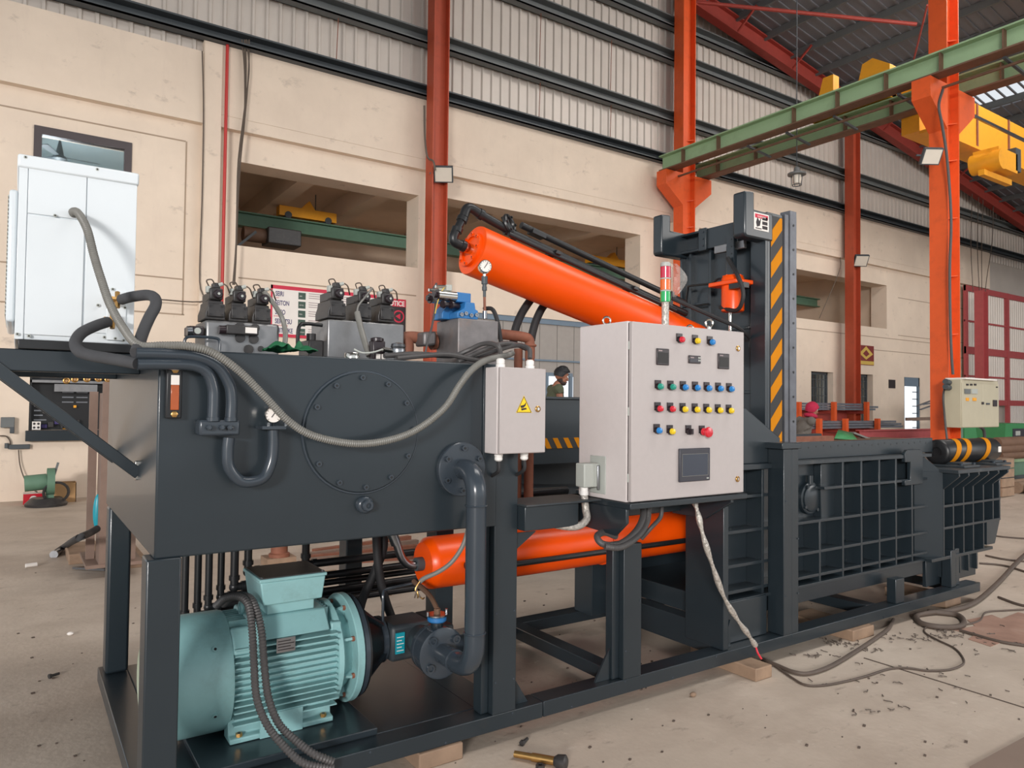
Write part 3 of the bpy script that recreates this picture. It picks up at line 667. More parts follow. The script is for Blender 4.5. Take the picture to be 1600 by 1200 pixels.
# ---- oil tank
TX0, TX1, TY0, TY1, TZ0, TZ1 = .42, 1.865, 2.88, 4.55, 1.03, 1.785
tk = thing('oil_tank', 'big glossy dark slate oil tank on legs with a round bolted cover', 'tank', (1.14, 3.7, .15))
bx('tank_body', TX0, TX1, TY0, TY1, TZ0, TZ1, tk, bev=.007)
bx('side_flange', 1.79, 1.865, 2.872, 2.88, TZ0, TZ1, tk, bev=.002)
bx('leg', .395, .51, 2.868, 2.99, .152, 1.032, tk, bev=.006); bx('leg', .42, .53, 4.4, 4.53, .152, 1.03, tk, bev=.014); bx('leg', 1.74, 1.85, 4.4, 4.53, .152, 1.03, tk, bev=.01)
cv = MB().lathe((1.2, 2.88, 1.475), (0, -1, 0), [(.252, 0), (.25, .012), (.246, .016)], 48).build('cover_plate', D, tk)
b = MB().torus((1.2, 2.878, 1.475), (0, 1, 0), .254, .006, 48, 6); b.build('weld_ring', 'pipe', cv)
b0 = None
for k in range(12):
    a = k*PI/6+.05; p = (1.2+.228*math.cos(a), 2.864, 1.475+.228*math.sin(a))
    if b0 is None: b0 = bolt('bolt', p, (0, -1, 0), cv, .011, .012, 'pipe', 12); q0 = V(p)
    else: put(b0, 'bolt', cv, V(p)-q0)
dp = MB().lathe((1.211, 2.88, 1.174), (0, -1, 0), [(.036, 0), (.036, .02), (.03, .028), (.024, .03), (.024, .05), (.02, .055), (.011, .055), (.011, .045)], 20).build('drain_plug', 'pipe', tk)
# level gauge
lg = thing('level_gauge', 'black oil level gauge with amber tube on the tank corner', 'gauge', (.468, 2.865, 1.535))
bx('housing', .442, .494, 2.845, 2.879, 1.535, 1.725, lg, 'blk', .004)
bx('sight_glass', .456, .484, 2.84, 2.846, 1.565, 1.655, lg, 'amber', .002); bx('scale_plate', .456, .484, 2.84, 2.846, 1.655, 1.69, lg, 'paper', .001)
for z in (1.55, 1.708): MB().lathe((.469, 2.846, z), (0, -1, 0), [(.012, 0), (.012, .008), (.008, .01)], 6).build('nut', 'brass', lg)
# painted pipes on the tank front
py = 2.81
def PT(*q, Y=py): return [P(u, v, Y=Y) for u, v in q]
t = thing('cooler_pipe', 'upper grey painted pipe bending down the tank front to the clamp', 'pipe', P(330, 600, Y=py))
MB().tube(PT((213, 552), (255, 553), (305, 557), (340, 572), (358, 600), (362, 625), (361, 652)), .021, 14).build('pipe', 'pipe', t)
MB().tube(PT((358, 684), (356, 705), (358, 730), (374, 750), (392, 753), (413, 745), (424, 722), (427, 697), (427, 672)), .021, 14).build('return_bend', 'pipe', t)
gf = MB().box(P(406, 666, Y=py).x, P(443, 666, Y=py).x, py-.035, py+.06, 1.495, 1.507).build('flange', 'pipe', t)
for x in (.79, .855): bolt('bolt', (x, py-.02, 1.507), (0, 0, 1), gf, .01, .012)
t = thing('cooler_pipe', 'lower grey painted pipe bending down to the clamp, left of the other', 'pipe', P(320, 600, Y=py))
MB().tube(PT((215, 569), (260, 569), (302, 571), (324, 582), (333, 605), (334, 625), (333, 652)), .021, 14).build('pipe', 'pipe', t)
t = thing('pipe_clamp', 'small bolted clamp block holding both pipes on the tank front', 'clamp', P(342, 680, Y=2.84))
a, c = P(311, 656, Y=py), P(374, 680, Y=py)
MB().box(a.x, c.x, 2.8, 2.88, c.z, a.z).build('block', 'pipe', t, bevel=.008)
for u in (326, 346, 358): MB().lathe(P(u, 668, Y=2.80), (0, -1, 0), [(.011, 0), (.011, .02), (.006, .024)], 6).build('nut', 'pipe', t)
for u in (333, 361): MB().cyl(P(u, 658, Y=2.81), P(u, 652, Y=2.81), .024, n=12).build('collar', 'pipe', t)
def gauge(label, c, r, d, face_lift=.02):
    d = V(d).normalized(); t = thing('pressure_gauge', label, 'gauge', c)
    MB().lathe(V(c)+d*-.02, d, [(r*.8, 0), (r, .006), (r, .036), (r*.9, .04), (r*.88, .034)], 28).build('case', 'chrome', t)
    MB().cyl(V(c)+d*.013, V(c)+d*.0145, r*.9, n=28).build('dial', 'paper', t)
    x, y = MB().frame(d)
    if x.x < 0: x = -x
    up = V((0, 0, 1)); f0 = V(c)+d*.016
    MB().bar(f0-x*.2*r-up*.3*r, f0+x*.35*r+up*.55*r, r*.09, .001, d).build('needle', 'pblk', t)
    b = MB()
    for k in range(11):
        a = R(-45+k*27); e = x*math.cos(a)+up*math.sin(a); b.bar(f0+e*r*.68, f0+e*r*.84, r*.06, .001, d)
    b.build('tick_marks', 'pblk', t); return t
g1 = gauge('small round white-faced gauge standing on the U-bend of the tank pipe', P(427, 648, Y=2.80), .032, (-.25, -1, 0))
MB().cyl(P(427, 660, Y=2.81), P(427, 668, Y=2.81), .01, n=8).build('stem', 'pipe', g1)

# ---- suction pipe, a C at X = 1.67
sp = thing('suction_pipe', 'thick grey C-shaped suction pipe from tank flange down to the pump valve', 'pipe', (1.67, 2.75, .44))
MB().lathe((1.675, 2.88, 1.303), (0, -1, 0), [(.122, 0), (.122, .02), (.118, .024), (.05, .024)], 36).build('flange', 'pipe', sp)
for k in range(6):
    a = k*PI/3+.5; bolt('bolt', (1.675+.095*math.cos(a), 2.856, 1.303+.095*math.sin(a)), (0, -1, 0), sp, .013, .014, 'pipe', 12)
MB().tube([(1.675, 2.86, 1.303), (1.675, 2.815, 1.303), (1.673, 2.765, 1.28), (1.672, 2.735, 1.225), (1.672, 2.733, 1.15)], .046, 20).build('upper_elbow', 'pipe', sp)
MB().cyl((1.672, 2.733, 1.16), (1.672, 2.733, .6), .045, n=20).build('straight_pipe', 'pipe', sp)
MB().tube([(1.672, 2.733, .61), (1.672, 2.74, .52), (1.672, 2.78, .46), (1.672, 2.85, .435), (1.672, 2.95, .435), (1.672, 3.02, .435)], .046, 20).build('lower_elbow', 'pipe', sp)
for z in (1.155, .605): MB().torus((1.672, 2.733, z), (0, 0, 1), .046, .005, 20, 6).build('weld', 'pipe', sp)
MB().torus((1.672, 2.9, .435), (0, 1, 0), .046, .005, 20, 6).build('weld', 'pipe', sp)
MB().lathe((1.672, 3.045, .435), (0, -1, 0), [(.118, 0), (.118, .026), (.11, .03), (.046, .03)], 32).build('flange', 'pipe', sp)
for k in range(4):
    a = k*PI/2+.7; p = V((1.672+.088*math.cos(a), 3.014, .435+.088*math.sin(a)))
    MB().lathe(p, (0, -1, 0), [(.02, 0), (.02, .014), (.012, .014), (.012, .006)], 14).build('bolt', 'pipe', sp)
# ---- butterfly valve
bv = thing('butterfly_valve', 'grey round butterfly valve with blue neck and brown lever', 'valve', (1.672, 3.08, .3))
MB().lathe((1.672, 3.1, .435), (0, -1, 0), [(.1, 0), (.112, .006), (.112, .045), (.1, .05)], 30).build('body', 'pipe', bv)
MB().cyl((1.672, 3.075, .54), (1.672, 3.075, .575), .03, n=12).build('neck', 'dark', bv)
MB().lathe((1.672, 3.075, .57), (0, 0, 1), [(.042, 0), (.046, .005), (.046, .022), (.04, .026)], 20).build('blue_collar', 'blue', bv)
MB().cyl((1.672, 3.075, .597), (1.672, 3.075, .604), .05, n=20).build('notch_plate', 'steel', bv)
MB().cyl((1.672, 3.075, .6), (1.672, 3.075, .63), .016, n=8).build('stem_nut', 'stain', bv)
MB().tube([(1.672, 3.075, .625), (1.68, 3.14, .655), (1.69, 3.22, .67), (1.7, 3.38, .69)], .012, 8).build('lever', 'stain', bv)
for dx in (-.05, .05): MB().cyl((1.672+dx, 3.075, .6), (1.672+dx, 3.075, .62), .007, n=6).build('pin', 'steel', bv)
# ---- pump and bell housing
pu = thing('hydraulic_pump', 'dark grey hydraulic pump with teal rating plate between motor and valve', 'pump', (1.6, 3.36, .3))
MB().lathe((1.36, 3.38, .43), (1, 0, 0), [(.235, 0), (.235, .02), (.2, .022), (.1, .14), (.1, .15)], 36).build('bell_housing', 'blk', pu)
MB().lathe((1.345, 3.38, .43), (1, 0, 0), [(.236, 0), (.24, .004), (.24, .024), (.23, .028)], 40).build('adapter_ring', 'pipe', pu)
for a in (.9, 2.2, 3.6, 5.2):
    c, s = math.cos(a), math.sin(a); MB().bar((1.375, 3.38+.21*c, .43+.21*s), (1.5, 3.38+.1*c, .43+.1*s), .02, .03, (0, c, s)).build('rib', 'dark', pu)
MB().lathe((1.495, 3.38, .43), (1, 0, 0), [(.105, 0), (.112, .004), (.112, .026), (.1, .03)], 28).build('mounting_flange', 'pipe', pu)
MB().obox((1.635, 3.36, .43), (.11, 0, 0), (0, .1, 0), (0, 0, .088)).build('pump_body', 'dark2', pu, bevel=.02)
MB().cyl((1.672, 3.27, .435), (1.672, 3.1, .435), .07, n=24).build('suction_port', 'dark2', pu)
MB().lathe((1.672, 3.13, .435), (0, -1, 0), [(.11, 0), (.11, .022), (.1, .026)], 30).build('port_flange', 'pipe', pu)
MB().box(1.76, 1.84, 3.2, 3.5, .36, .5).build('rear_pump', 'dark2', pu, bevel=.015)
MB().box(1.545, 1.592, 3.252, 3.2605, .385, .485).build('rating_plate', 'tealp', pu)
for k in range(5): MB().box(1.55, 1.586-.01*(k % 2), 3.251, 3.2525, .398+k*.016, .402+k*.016).build('plate_line', 'paper', pu)
MB().tube([(1.51, 3.33, .5), (1.51, 3.33, .62), (1.515, 3.34, .665), (1.55, 3.36, .675), (1.73, 3.42, .672)], .007, 6).build('drain_line', 'pipe', pu)

# ---- motor
MX, MY, MZ = 1.0, 3.38, .43
mo = thing('electric_motor', 'large teal finned electric motor lying on the base plate', 'motor', (MX, MY, .183))
MB().lathe((.76, MY, MZ), (-1, 0, 0), [(.247, -.01), (.25, 0), (.25, .2), (.24, .235), (.215, .262), (.2, .275)], 48).build('fan_cowl', 'teal', mo)
fc = MB().lathe((.486, MY, MZ), (-1, 0, 0), [(.165, 0), (.165, .02), (.15, .026), (.03, .026), (.03, .03), (.012, .03)], 40).build('cowl_grille', 'tealg', mo)
for k in range(9): MB().torus((.459, MY, MZ), (1, 0, 0), .04+k*.012, .0025, 32, 5).build('grille_ring', 'tealg', fc)
MB().cyl((.75, MY, MZ), (1.24, MY, MZ), .2, n=40).build('stator', 'teal', mo)
for s in (-1, 1):
    for k in range(13):
        z = MZ-.175+k*.026; yy = math.sqrt(max(.0001, .2**2-(z-MZ)**2))
        MB().prism([(.775, MY+s*(yy-.03), z-.004), (.775, MY+s*.225, z-.003), (.775, MY+s*.225, z+.003), (.775, MY+s*(yy-.03), z+.004)], (.44, 0, 0)).build('fin', 'teal', mo)
for k in range(7):
    y = MY-.09+k*.03; MB().box(.775, 1.215, y-.003, y+.003, MZ+.14, MZ+.225).build('fin', 'teal', mo)
MB().prism([(.85, MY-.2, MZ+.15), (.85, MY-.13, MZ+.235), (.85, MY+.13, MZ+.235), (.85, MY+.2, MZ+.15)], (.34, 0, 0)).build('top_saddle', 'teal', mo, bevel=.008)
MB().prism([(.77, MY-.225, MZ+.12), (.77, MY-.15, MZ+.21), (.77, MY-.1, MZ+.2), (.77, MY-.17, MZ+.09)], (.12, 0, 0)).build('cable_cover', 'teal', mo, bevel=.01)
MB().box(.93, 1.14, MY-.12, MY+.09, MZ+.235, MZ+.285).build('box_neck', 'teal', mo, bevel=.004)
tb = MB().prism([(.905, MY-.155, MZ+.285), (1.165, MY-.155, MZ+.285), (1.18, MY-.155, MZ+.385), (.89, MY-.155, MZ+.385)], (0, .27, 0)).build('terminal_box', 'teal', mo, bevel=.006)
MB().box(.885, 1.185, MY-.16, MY+.12, MZ+.385, MZ+.4).build('box_lid', 'teal', tb, bevel=.004); MB().box(.895, 1.175, MY-.15, MY+.11, MZ+.4, MZ+.404).build('lid_top', 'vblk', tb)
for x in (.9, 1.17): bolt('screw', (x, MY-.14, MZ+.4), (0, 0, 1), tb, .008, .006)
MB().lathe((1.215, MY, MZ), (1, 0, 0), [(.2, 0), (.23, .01), (.235, .03), (.2, .05), (.17, .1), (.17, .11)], 44).build('end_shield', 'teal', mo)
fl = MB().lathe((1.305, MY, MZ), (1, 0, 0), [(.245, 0), (.25, .004), (.25, .032), (.245, .036)], 48).build('face_flange', 'teal', mo)
for k in range(8):
    a = k*PI/4+.35; c, s = math.cos(a), math.sin(a)
    MB().lathe((1.305, MY+.215*c, MZ+.215*s), (-1, 0, 0), [(.012, 0), (.012, .012)], 6).build('bolt', 'rust', fl)
    MB().bar((1.23, MY+.18*c, MZ+.18*s), (1.305, MY+.2*c, MZ+.2*s), .012, .05, (0, c, s)).build('web', 'teal', fl)
for k in range(4):
    a = k*PI/2+.8; c, s = math.cos(a), math.sin(a); MB().cbox((1.225, MY+.2*c, MZ+.2*s), .05, .07, .07).build('lug', 'teal', mo, bevel=.008)
for s in (-1, 1):
    ft = MB().prism([(.76, MY+s*.225, .184), (.76, MY+s*.12, .184), (.76, MY+s*.12, .3), (.76, MY+s*.185, .27), (.76, MY+s*.19, .21), (.76, MY+s*.225, .205)], (.44, 0, 0)).build('foot', 'teal', mo, bevel=.005)
    MB().box(.88, 1.06, MY+s*.225-.006, MY+s*.225+.006, .184, .28).build('foot_panel', 'teal', ft)
    for x in (.8, 1.16): bolt('foot_bolt', (x, MY+s*.207, .206), (0, 0, 1), ft, .014, .014, 'brass')
MB().box(.94, 1.02, MY-.236, MY-.232, MZ+.1, MZ+.16).build('rating_plate', 'steel', mo)
for k in range(4): MB().box(.945, 1.015-.015*(k % 2), MY-.2375, MY-.236, MZ+.11+k*.012, MZ+.114+k*.012).build('plate_line', 'pblk', mo)
MB().torus((.85, MY, MZ+.25), (1, 0, 0), .026, .008, 18, 6).build('lifting_eye', 'teal', mo)
for a in (2.5, 3.6): bolt('screw', (.7, MY+.25*math.cos(a), MZ+.25*math.sin(a)), (0, math.cos(a), math.sin(a)), mo, .012, .005, 'teal', 12)
# twin corrugated motor cables
for i, (du, lab) in enumerate(((0, 'left dark corrugated hose looping over the motor to the floor'), (16, 'right dark corrugated hose looping over the motor to the floor'))):
    pts = [P(338+du*.7, 946-2*i, Y=3.42), P(352+du*.6, 935-i, Y=3.36), P(372+du*.8, 932, Y=3.28), P(388+du*.6, 945, Y=3.2), P(394+du*.9, 985, Y=3.12), P(397+du*1.0, 1040, Y=3.08), P(401+du*1.15, 1090, Y=3.04), P(416+du*1.2, 1130, Y=3.0), P(440+du*1.3, 1162+i*-6, Y=2.93), P(474+du, 1192-i*14, Y=2.86), P(520, 1200-i*10, Y=2.84)]
    MB().tube(pts, .017, 12, 8, rib=.013, ribamp=.24).build('corrugated_hose', 'condd', label=lab, cat='hose')

# ---- black pressure pipes under and behind the tank
pp = [((290, 876), 953, 945), ((310, 872), 950, 930), ((327, 870), 946, 912), ((346, 868), 935, 900), ((367, 864), 915, 917), ((388, 862), 892, 893), ((478, 852), 882, 884)]
for k, ((u, v0), v1, vh) in enumerate(pp):
    yy = 3.95+.05*(k % 2); a = P(u, v0, Y=yy); zt = P(u, [972, 960, 948, 932, 917, 893, 882][k], Y=yy).z
    t = thing('pressure_pipe', 'black hydraulic pipe running along under the tank, %s from the left' % ('first', 'second', 'third', 'fourth', 'fifth', 'sixth', 'seventh')[k], 'pipe', (a.x, yy, zt))
    rr = .021 if k > 3 else .018
    MB().cyl((a.x, yy, zt), (a.x, yy, 1.05), rr, n=12).build('riser', 'blk', t)
    MB().sph((a.x, yy, zt), rr*1.25, 12, 8).build('elbow', 'blk', t)
    MB().cyl((a.x, yy, zt), (3.35, yy, zt), rr, n=12).build('run', 'blk', t)
    for d in ((.06, 0, 0), (0, 0, .06)): MB().cyl(V((a.x, yy, zt))+V(d)*.6, V((a.x, yy, zt))+V(d), rr*1.3, n=10).build('fitting_nut', 'blk', t)
MB().cyl((.9, 4.15, .98), (3.3, 4.15, .98), .03, n=12).build('return_pipe', 'blk', label='thick black return pipe right under the tank floor', cat='pipe')
for i, q in enumerate((((600, 830), (598, 860), (585, 895), (567, 935), (560, 965)), ((588, 835), (590, 870), (594, 905), (603, 940), (612, 965)))):
    MB().tube([P(u, v, Y=3.75-.03*i) for u, v in q], .024, 12).build('pump_hose', 'blkr', label='%s thick black hose rising from the pump to the tank' % ('left-leaning', 'right-leaning')[i], cat='hose')
t = thing('elbow_pipe', 'bare steel elbow pipe entering the lower orange cylinder end', 'pipe', P(640, 880, Y=3.5))
MB().tube([P(614, 835, Y=3.5), P(620, 850, Y=3.5), P(628, 872, Y=3.5), P(640, 883, Y=3.5), P(657, 882, Y=3.5)], .022, 14).build('pipe', 'steel', t)
MB().cyl(P(612, 832, Y=3.5), P(619, 850, Y=3.5), .027, n=14).build('sleeve', 'steel', t)

# ---- lower orange cylinder
CYL = 3.5
lc = thing('hydraulic_cylinder', 'lower orange hydraulic cylinder lying horizontally between the posts', 'cylinder', (2.9, CYL, .6))
b = MB().lathe((1.81, CYL, .745), (1, 0, 0), [(.06, 0), (.11, .003), (.135, .03), (.138, .05), (.138, 2.3)], 40).build('barrel', 'org', lc)
MB().cyl((1.77, CYL, .745), (1.815, CYL, .745), .036, n=14).build('port_block', 'girtd', lc)
MB().box(2.05, 2.2, CYL-.19, CYL-.13, .7, .79).build('valve_block', 'blk', lc, bevel=.01)
MB().cyl((1.98, CYL-.165, .745), (2.05, CYL-.165, .745), .02, n=10).build('valve_nose', 'blk', lc)
MB().cyl((2.1, CYL-.17, .72), (4.0, CYL-.17, .72), .017, n=12).build('side_pipe', 'blk', lc)
for x in (2.3, 3.05): MB().torus((x, CYL, .745), (1, 0, 0), .14, .006, 32, 6).build('band', 'org', lc)

# ---- upper inclined orange cylinder with its pipes
A, B = V((2.075, CYL, 2.465)), V((3.9, CYL, 2.03)); d = (B-A).normalized(); nrm = V((-d.z, 0, d.x)); nrm = nrm if nrm.z > 0 else -nrm; L = (B-A).length
uc = thing('hydraulic_cylinder', 'upper orange hydraulic cylinder slanting down to the press tower', 'cylinder', (3, CYL, 2.1))
MB().lathe(A, d, [(.05, .012), (.075, .012), (.075, 0), (.1, 0), (.1, .02), (.14, .022), (.143, .03), (.143, L)], 44).build('barrel', 'org', uc)
MB().cyl(A-d*.03, A+d*.02, .03, n=16).build('port_nipple', 'chrome', uc)
for k in range(8):
    a = k*PI/4; e = V((0, 1, 0))*math.cos(a)+nrm*math.sin(a); bolt('bolt', A+e*.088, -d, uc, .009, .008, 'org')
up = thing('cylinder_pipe', 'black pipework with elbows laid along the top of the upper orange cylinder', 'pipe', A)
MB().tube([A-d*.02, A-d*.09, A-d*.11+nrm*.02, A-d*.105+nrm*.06], .027, 14, 4).build('elbow', 'blk', up)
MB().cyl(A-d*.105+nrm*.05, A-d*.075+nrm*.17, .023, n=14).build('riser', 'blk', up)
MB().tube([A-d*.078+nrm*.16, A-d*.07+nrm*.21, A-d*.04+nrm*.225, A+d*.02+nrm*.215], .027, 14, 4).build('elbow', 'blk', up)
MB().cyl(A+d*.02+nrm*.215, A+d*.2+nrm*.2, .025, n=14).build('run', 'blk', up)
for p, q in ((A-d*.1+nrm*.06, A-d*.098+nrm*.085), (A-d*.085+nrm*.13, A-d*.08+nrm*.155), (A+d*.01+nrm*.217, A+d*.035+nrm*.214), (A-d*.03, A-d*.055)): MB().cyl(p, q, .032, n=12).build('union_nut', 'blk', up)
fr = A+d*.22+nrm*.235
MB().torus(fr, (.45, -.85, .3), .05, .014, 24, 8).build('anchor_ring', 'blk', up)
MB().bar(fr-d*.05+nrm*.03, fr+d*.06-nrm*.08, .03, .02).build('anchor_arm', 'blk', up)
_x, _y = MB().frame((.45, -.85, .3))
for k in range(6): bolt('bolt', fr+.05*(math.cos(k*1.05)*_x+math.sin(k*1.05)*_y), (.45, -.85, .3), up, .008, .02, 'blk')
MB().cyl(A+d*.2+nrm*.19, A+d*1.75+nrm*.185, .024, n=14).build('long_pipe', 'blk', up)
MB().cyl(A+d*.3+nrm*.262, A+d*1.72+nrm*.256, .02, n=14).build('long_pipe', 'blk', up)
MB().cyl(A+d*.2+nrm*.158+V((0, -.05, 0)), A+d*1.6+nrm*.155+V((0, -.05, 0)), .014, n=10).build('thin_pipe', 'blk', up)
MB().obox(A+d*.42+nrm*.25, d*.05, V((0, .03, 0)), nrm*.012).build('clamp', 'blk', up)
for tt in (.55, 1.2): MB().obox(A+d*tt+nrm*.17+V((0, -.02, 0)), d*.02, V((0, .06, 0)), nrm*.012).build('saddle_clamp', 'blk', up, bevel=.004)
MB().obox(A+d*1.55+nrm*.21, d*.015, V((0, .05, 0)), nrm*.06).build('bracket', 'blk', up)
MB().tube([A+d*1.5+nrm*.2+V((0, -.1, 0)), A+d*1.68+nrm*.16+V((0, -.2, 0)), A+d*1.82+nrm*.14+V((0, -.25, 0)), A+d*1.95+nrm*.12+V((.0, -.3, 0)), A+d*2.1+nrm*.1+V((0, -.28, 0))], .014, 8).build('branch_hose', 'blkr', up)

# ---- ribbed press body
RB = 3.0
pb = thing('baling_press', 'long dark slate press body with a grid of welded ribs', 'press', (5, 3.5, .27))
bx('back_panel', 3.62, 6.12, 3.12, 3.16, .27, 1.22, pb); bx('far_panel', 3.62, 6.12, 3.95, 4.0, .27, 1.36, pb); bx('bed', 3.62, 6.2, 3.16, 3.95, .27, .4, pb)
for z in (.445, .605, .815):
    bx('shelf_rib', 3.62, 6.1, RB, 3.12, z-.01, z+.01, pb, bev=.002)
bx('shelf_rib', 3.62, 4.06, RB, 3.12, 1.02, 1.04, pb, bev=.002); bx('shelf_rib', 4.68, 6.1, RB, 3.12, 1.025, 1.045, pb, bev=.002)
vx = [P(u, v, Y=RB).x for u, v in ((1192, 760), (1317, 800), (1346, 780), (1374, 770), (1400, 770), (1425, 760))]
for x in (3.645, vx[0]): bx('vertical_rib', x-.01, x+.01, RB-.002, 3.12, .4, 1.21, pb, bev=.002)
bx('vertical_rib', P(1281, 850, Y=RB).x-.01, P(1281, 850, Y=RB).x+.01, RB-.002, 3.12, .4, .815, pb, bev=.002)
for x in vx[1:]: bx('vertical_rib', x-.01, x+.01, RB-.002, 3.12, .4, 1.21, pb, bev=.002)
bx('panel_step', P(1283, 760, Y=3.06).x, vx[1], 3.06, 3.12, .82, 1.2, pb)
bx('bottom_flange', 3.55, 6.1, RB-.02, 3.16, .385, .405, pb, bev=.002); bx('bottom_beam', 3.55, 6.05, RB+.02, 3.14, .275, .385, pb)
bx('top_flange', 3.62, 6.15, RB-.005, 3.14, 1.21, 1.235, pb, 'dark2', .002)
tr = bx('top_rail', 4.22, 6.35, 3.085, 3.13, 1.236, 1.355, pb)
for k in range(22): bolt('bolt_hole', (4.35+k*.09, 3.0855, 1.315+.006*(k % 3)), (0, -1, 0), tr, .007, .0015, 'blk', 8, False)
bx('inner_lining', 4.2, 6.2, 3.88, 3.95, .6, 1.34, pb, 'rust')
# round grease port in the large cell
c = P(1265, 778, Y=3.1); gp = MB().lathe((c.x, 3.12, c.z), (0, -1, 0), [(.115, 0), (.115, .03), (.108, .034), (.095, .034), (.095, .044), (.088, .048)], 30).build('round_port', D, pb)
MB().cyl((c.x-.01, 3.09, c.z+.1), (c.x-.01, 3.09, c.z+.16), .022, n=10).build('nipple', D, gp)
for k in range(4): a = k*PI/2+.6; MB().cyl((c.x+.1*math.cos(a), 3.09, c.z+.1*math.sin(a)), (c.x+.1*math.cos(a), 3.07, c.z+.1*math.sin(a)), .012, n=8).build('bolt', D, gp)
bx('port_shelf', 4.22, c.x+.2, 3.02, 3.12, c.z-.15, c.z-.135, pb, bev=.002)
# support plate at the left end and angled hopper flank
bx('end_plate', 3.5, 3.545, 2.9, 3.2, .151, 1.0, pb); bx('foot_panel', 3.51, 4.0, 2.97, 3.0, .152, .4, pb)
MB().prism([(3.65, RB, 1.235), (4.18, RB, 1.235), (4.18, RB, 1.395), (3.83, RB, 1.59), (3.65, RB, 1.6)], (0, .5, 0)).build('hopper_flank', D, pb, bevel=.006)
bx('flank_ledge', 3.62, 4.06, RB-.03, 3.1, 1.2, 1.236, pb); bx('post_cap', 4.02, 4.22, 2.87, 3.05, 1.331, 1.37, pb)
bx('slot_bar', 3.7, 3.74, RB+.01, RB+.04, 1.04, 1.2, pb, 'dark2')
# hook plate at the right
MB().prism([(5.72, 2.985, 1.0), (5.99, 2.985, 1.0), (5.99, 2.985, 1.25), (5.95, 2.985, 1.275), (5.76, 2.985, 1.275), (5.72, 2.985, 1.25), (5.72, 2.985, 1.18), (5.8, 2.985, 1.18), (5.8, 2.985, 1.04), (5.72, 2.985, 1.04)], (0, .03, 0)).build('hook_plate', D, pb, bevel=.004)

# ---- bale door block at the right end
DY = 2.93
bd = thing('bale_door', 'ribbed dark slate end door block at the right end of the press', 'press door', (6.6, 3.3, .4))
MB().prism([(6.0, 3.06, .41), (6.19, DY, .41), (6.19, DY+.03, .41), (6.0, 3.1, .41)], (0, 0, .68)).build('side_plate', D, bd)
MB().prism([(6.02, 3.07, 1.09), (6.19, DY, 1.09), (6.19, DY+.03, 1.09), (6.02, 3.1, 1.28)], (0, .001, 0)).build('slant_edge', 'dark2', bd)
MB().prism([(6.02, 3.065, 1.09), (6.19, DY+.004, 1.09), (6.02, 3.065, 1.27)], (0, .02, 0)).build('cheek', D, bd)
bx('back_panel', 6.05, P(1562, 800, Y=DY).x, 3.06, 3.1, .63, 1.09, bd); bx('back_panel', 6.05, 7.0, 3.06, 3.1, .4, .63, bd)
_tx = P(1579, 735, Y=DY-.13).x
MB().prism([(6.17, DY-.13, 1.085), (_tx, DY-.13, 1.085), (_tx+.1, 3.5, 1.085), (6.17, 3.5, 1.085)], (0, 0, .03)).build('top_plate', 'dark2', bd, bevel=.003)
for i, (u, zb) in enumerate(((1475, .4), (1490, .4), (1506, .4), (1521, .4), (1537, .4), (1552, .64))):
    x = P(u, 800, Y=DY).x
    MB().prism([(x-.01, DY, zb), (x-.01, 3.08, zb), (x-.01, 3.08, 1.085), (x-.01, DY-.12, 1.085), (x-.01, DY-.12, 1.06), (x-.01, DY, .95)], (.02, 0, 0)).build('vertical_rib', D, bd, bevel=.002)
xr = P(1563, 800, Y=DY).x
for z in (.812, .635): bx('shelf_rib', 6.19, xr, DY-.003, 3.08, z-.01, z+.01, bd, bev=.002)
MB().prism([(6.95, DY, .43), (7.1, DY, .43), (xr-.003, DY+.003, .63), (6.95, DY, .63)], (0, .15, 0)).build('corner_gusset', D, bd)
bx('right_plate', xr-.018, xr+.001, DY-.002, 3.1, .635, 1.085, bd)
bx('bottom_plate', 6.0, 7.05, DY-.005, 3.2, .385, .41, bd, bev=.002)
for k in range(5): bx('foot_rib', 6.3+k*.15, 6.32+k*.15, DY+.06, 3.2, .22, .385, bd, bev=.002)
bx('foot_panel', 6.1, 6.95, 3.02, 3.05, .16, .385, bd)
for x0 in (6.4, 6.98):
    bx('bearing_foot', x0, x0+.28, 2.86, 3.2, 1.116, 1.135, bd, 'dark2'); bx('bearing_cap', x0+.07, x0+.22, 2.9, 3.12, 1.135, 1.155, bd, 'dark2')
    for dx in (.03, .25): bolt('bolt', (x0+dx, 2.9, 1.135), (0, 0, 1), bd, .014, .016, 'pipe')
# roller cylinder with hazard bands
RX0, RX1, RY, RZ, RR = 6.4, 7.38, 3.08, 1.235, .105
ro = thing('door_cylinder', 'fat dark cylinder with yellow hazard bands lying on the end door', 'cylinder', (6.95, RY, 1.15))
MB().lathe((RX0, RY, RZ), (1, 0, 0), [(.03, .012), (.04, .012), (.04, 0), (.075, 0), (.095, .006), (RR, .02), (RR, .96), (.09, .98)], 40).build('barrel', 'blk', ro)
for k, xc in enumerate((6.6, 6.78, 7.14)):
    b = MB(); n = 40; ps = []
    for i in range(n+1):
        a = 2*PI*i/n; sh = .085*math.sin(a+.6)
        for w in (-.042, .042): ps.append((xc+sh+w, RY+(RR+.0025)*math.cos(a), RZ+(RR+.0025)*math.sin(a)))
    b.mesh(ps, [(2*i, 2*i+1, 2*i+3, 2*i+2) for i in range(n)]); b.build('hazard_band', 'haz', ro)
MB().tube([P(1478, 698, Y=3.2), P(1500, 690, Y=3.2), P(1530, 692, Y=3.2), P(1555, 702, Y=3.2)], .02, 8).build('hose', 'blkr', ro)
MB().cbox(P(1562, 702, Y=2.972), .05, .006, .05).build('label_tag', 'paper', ro)

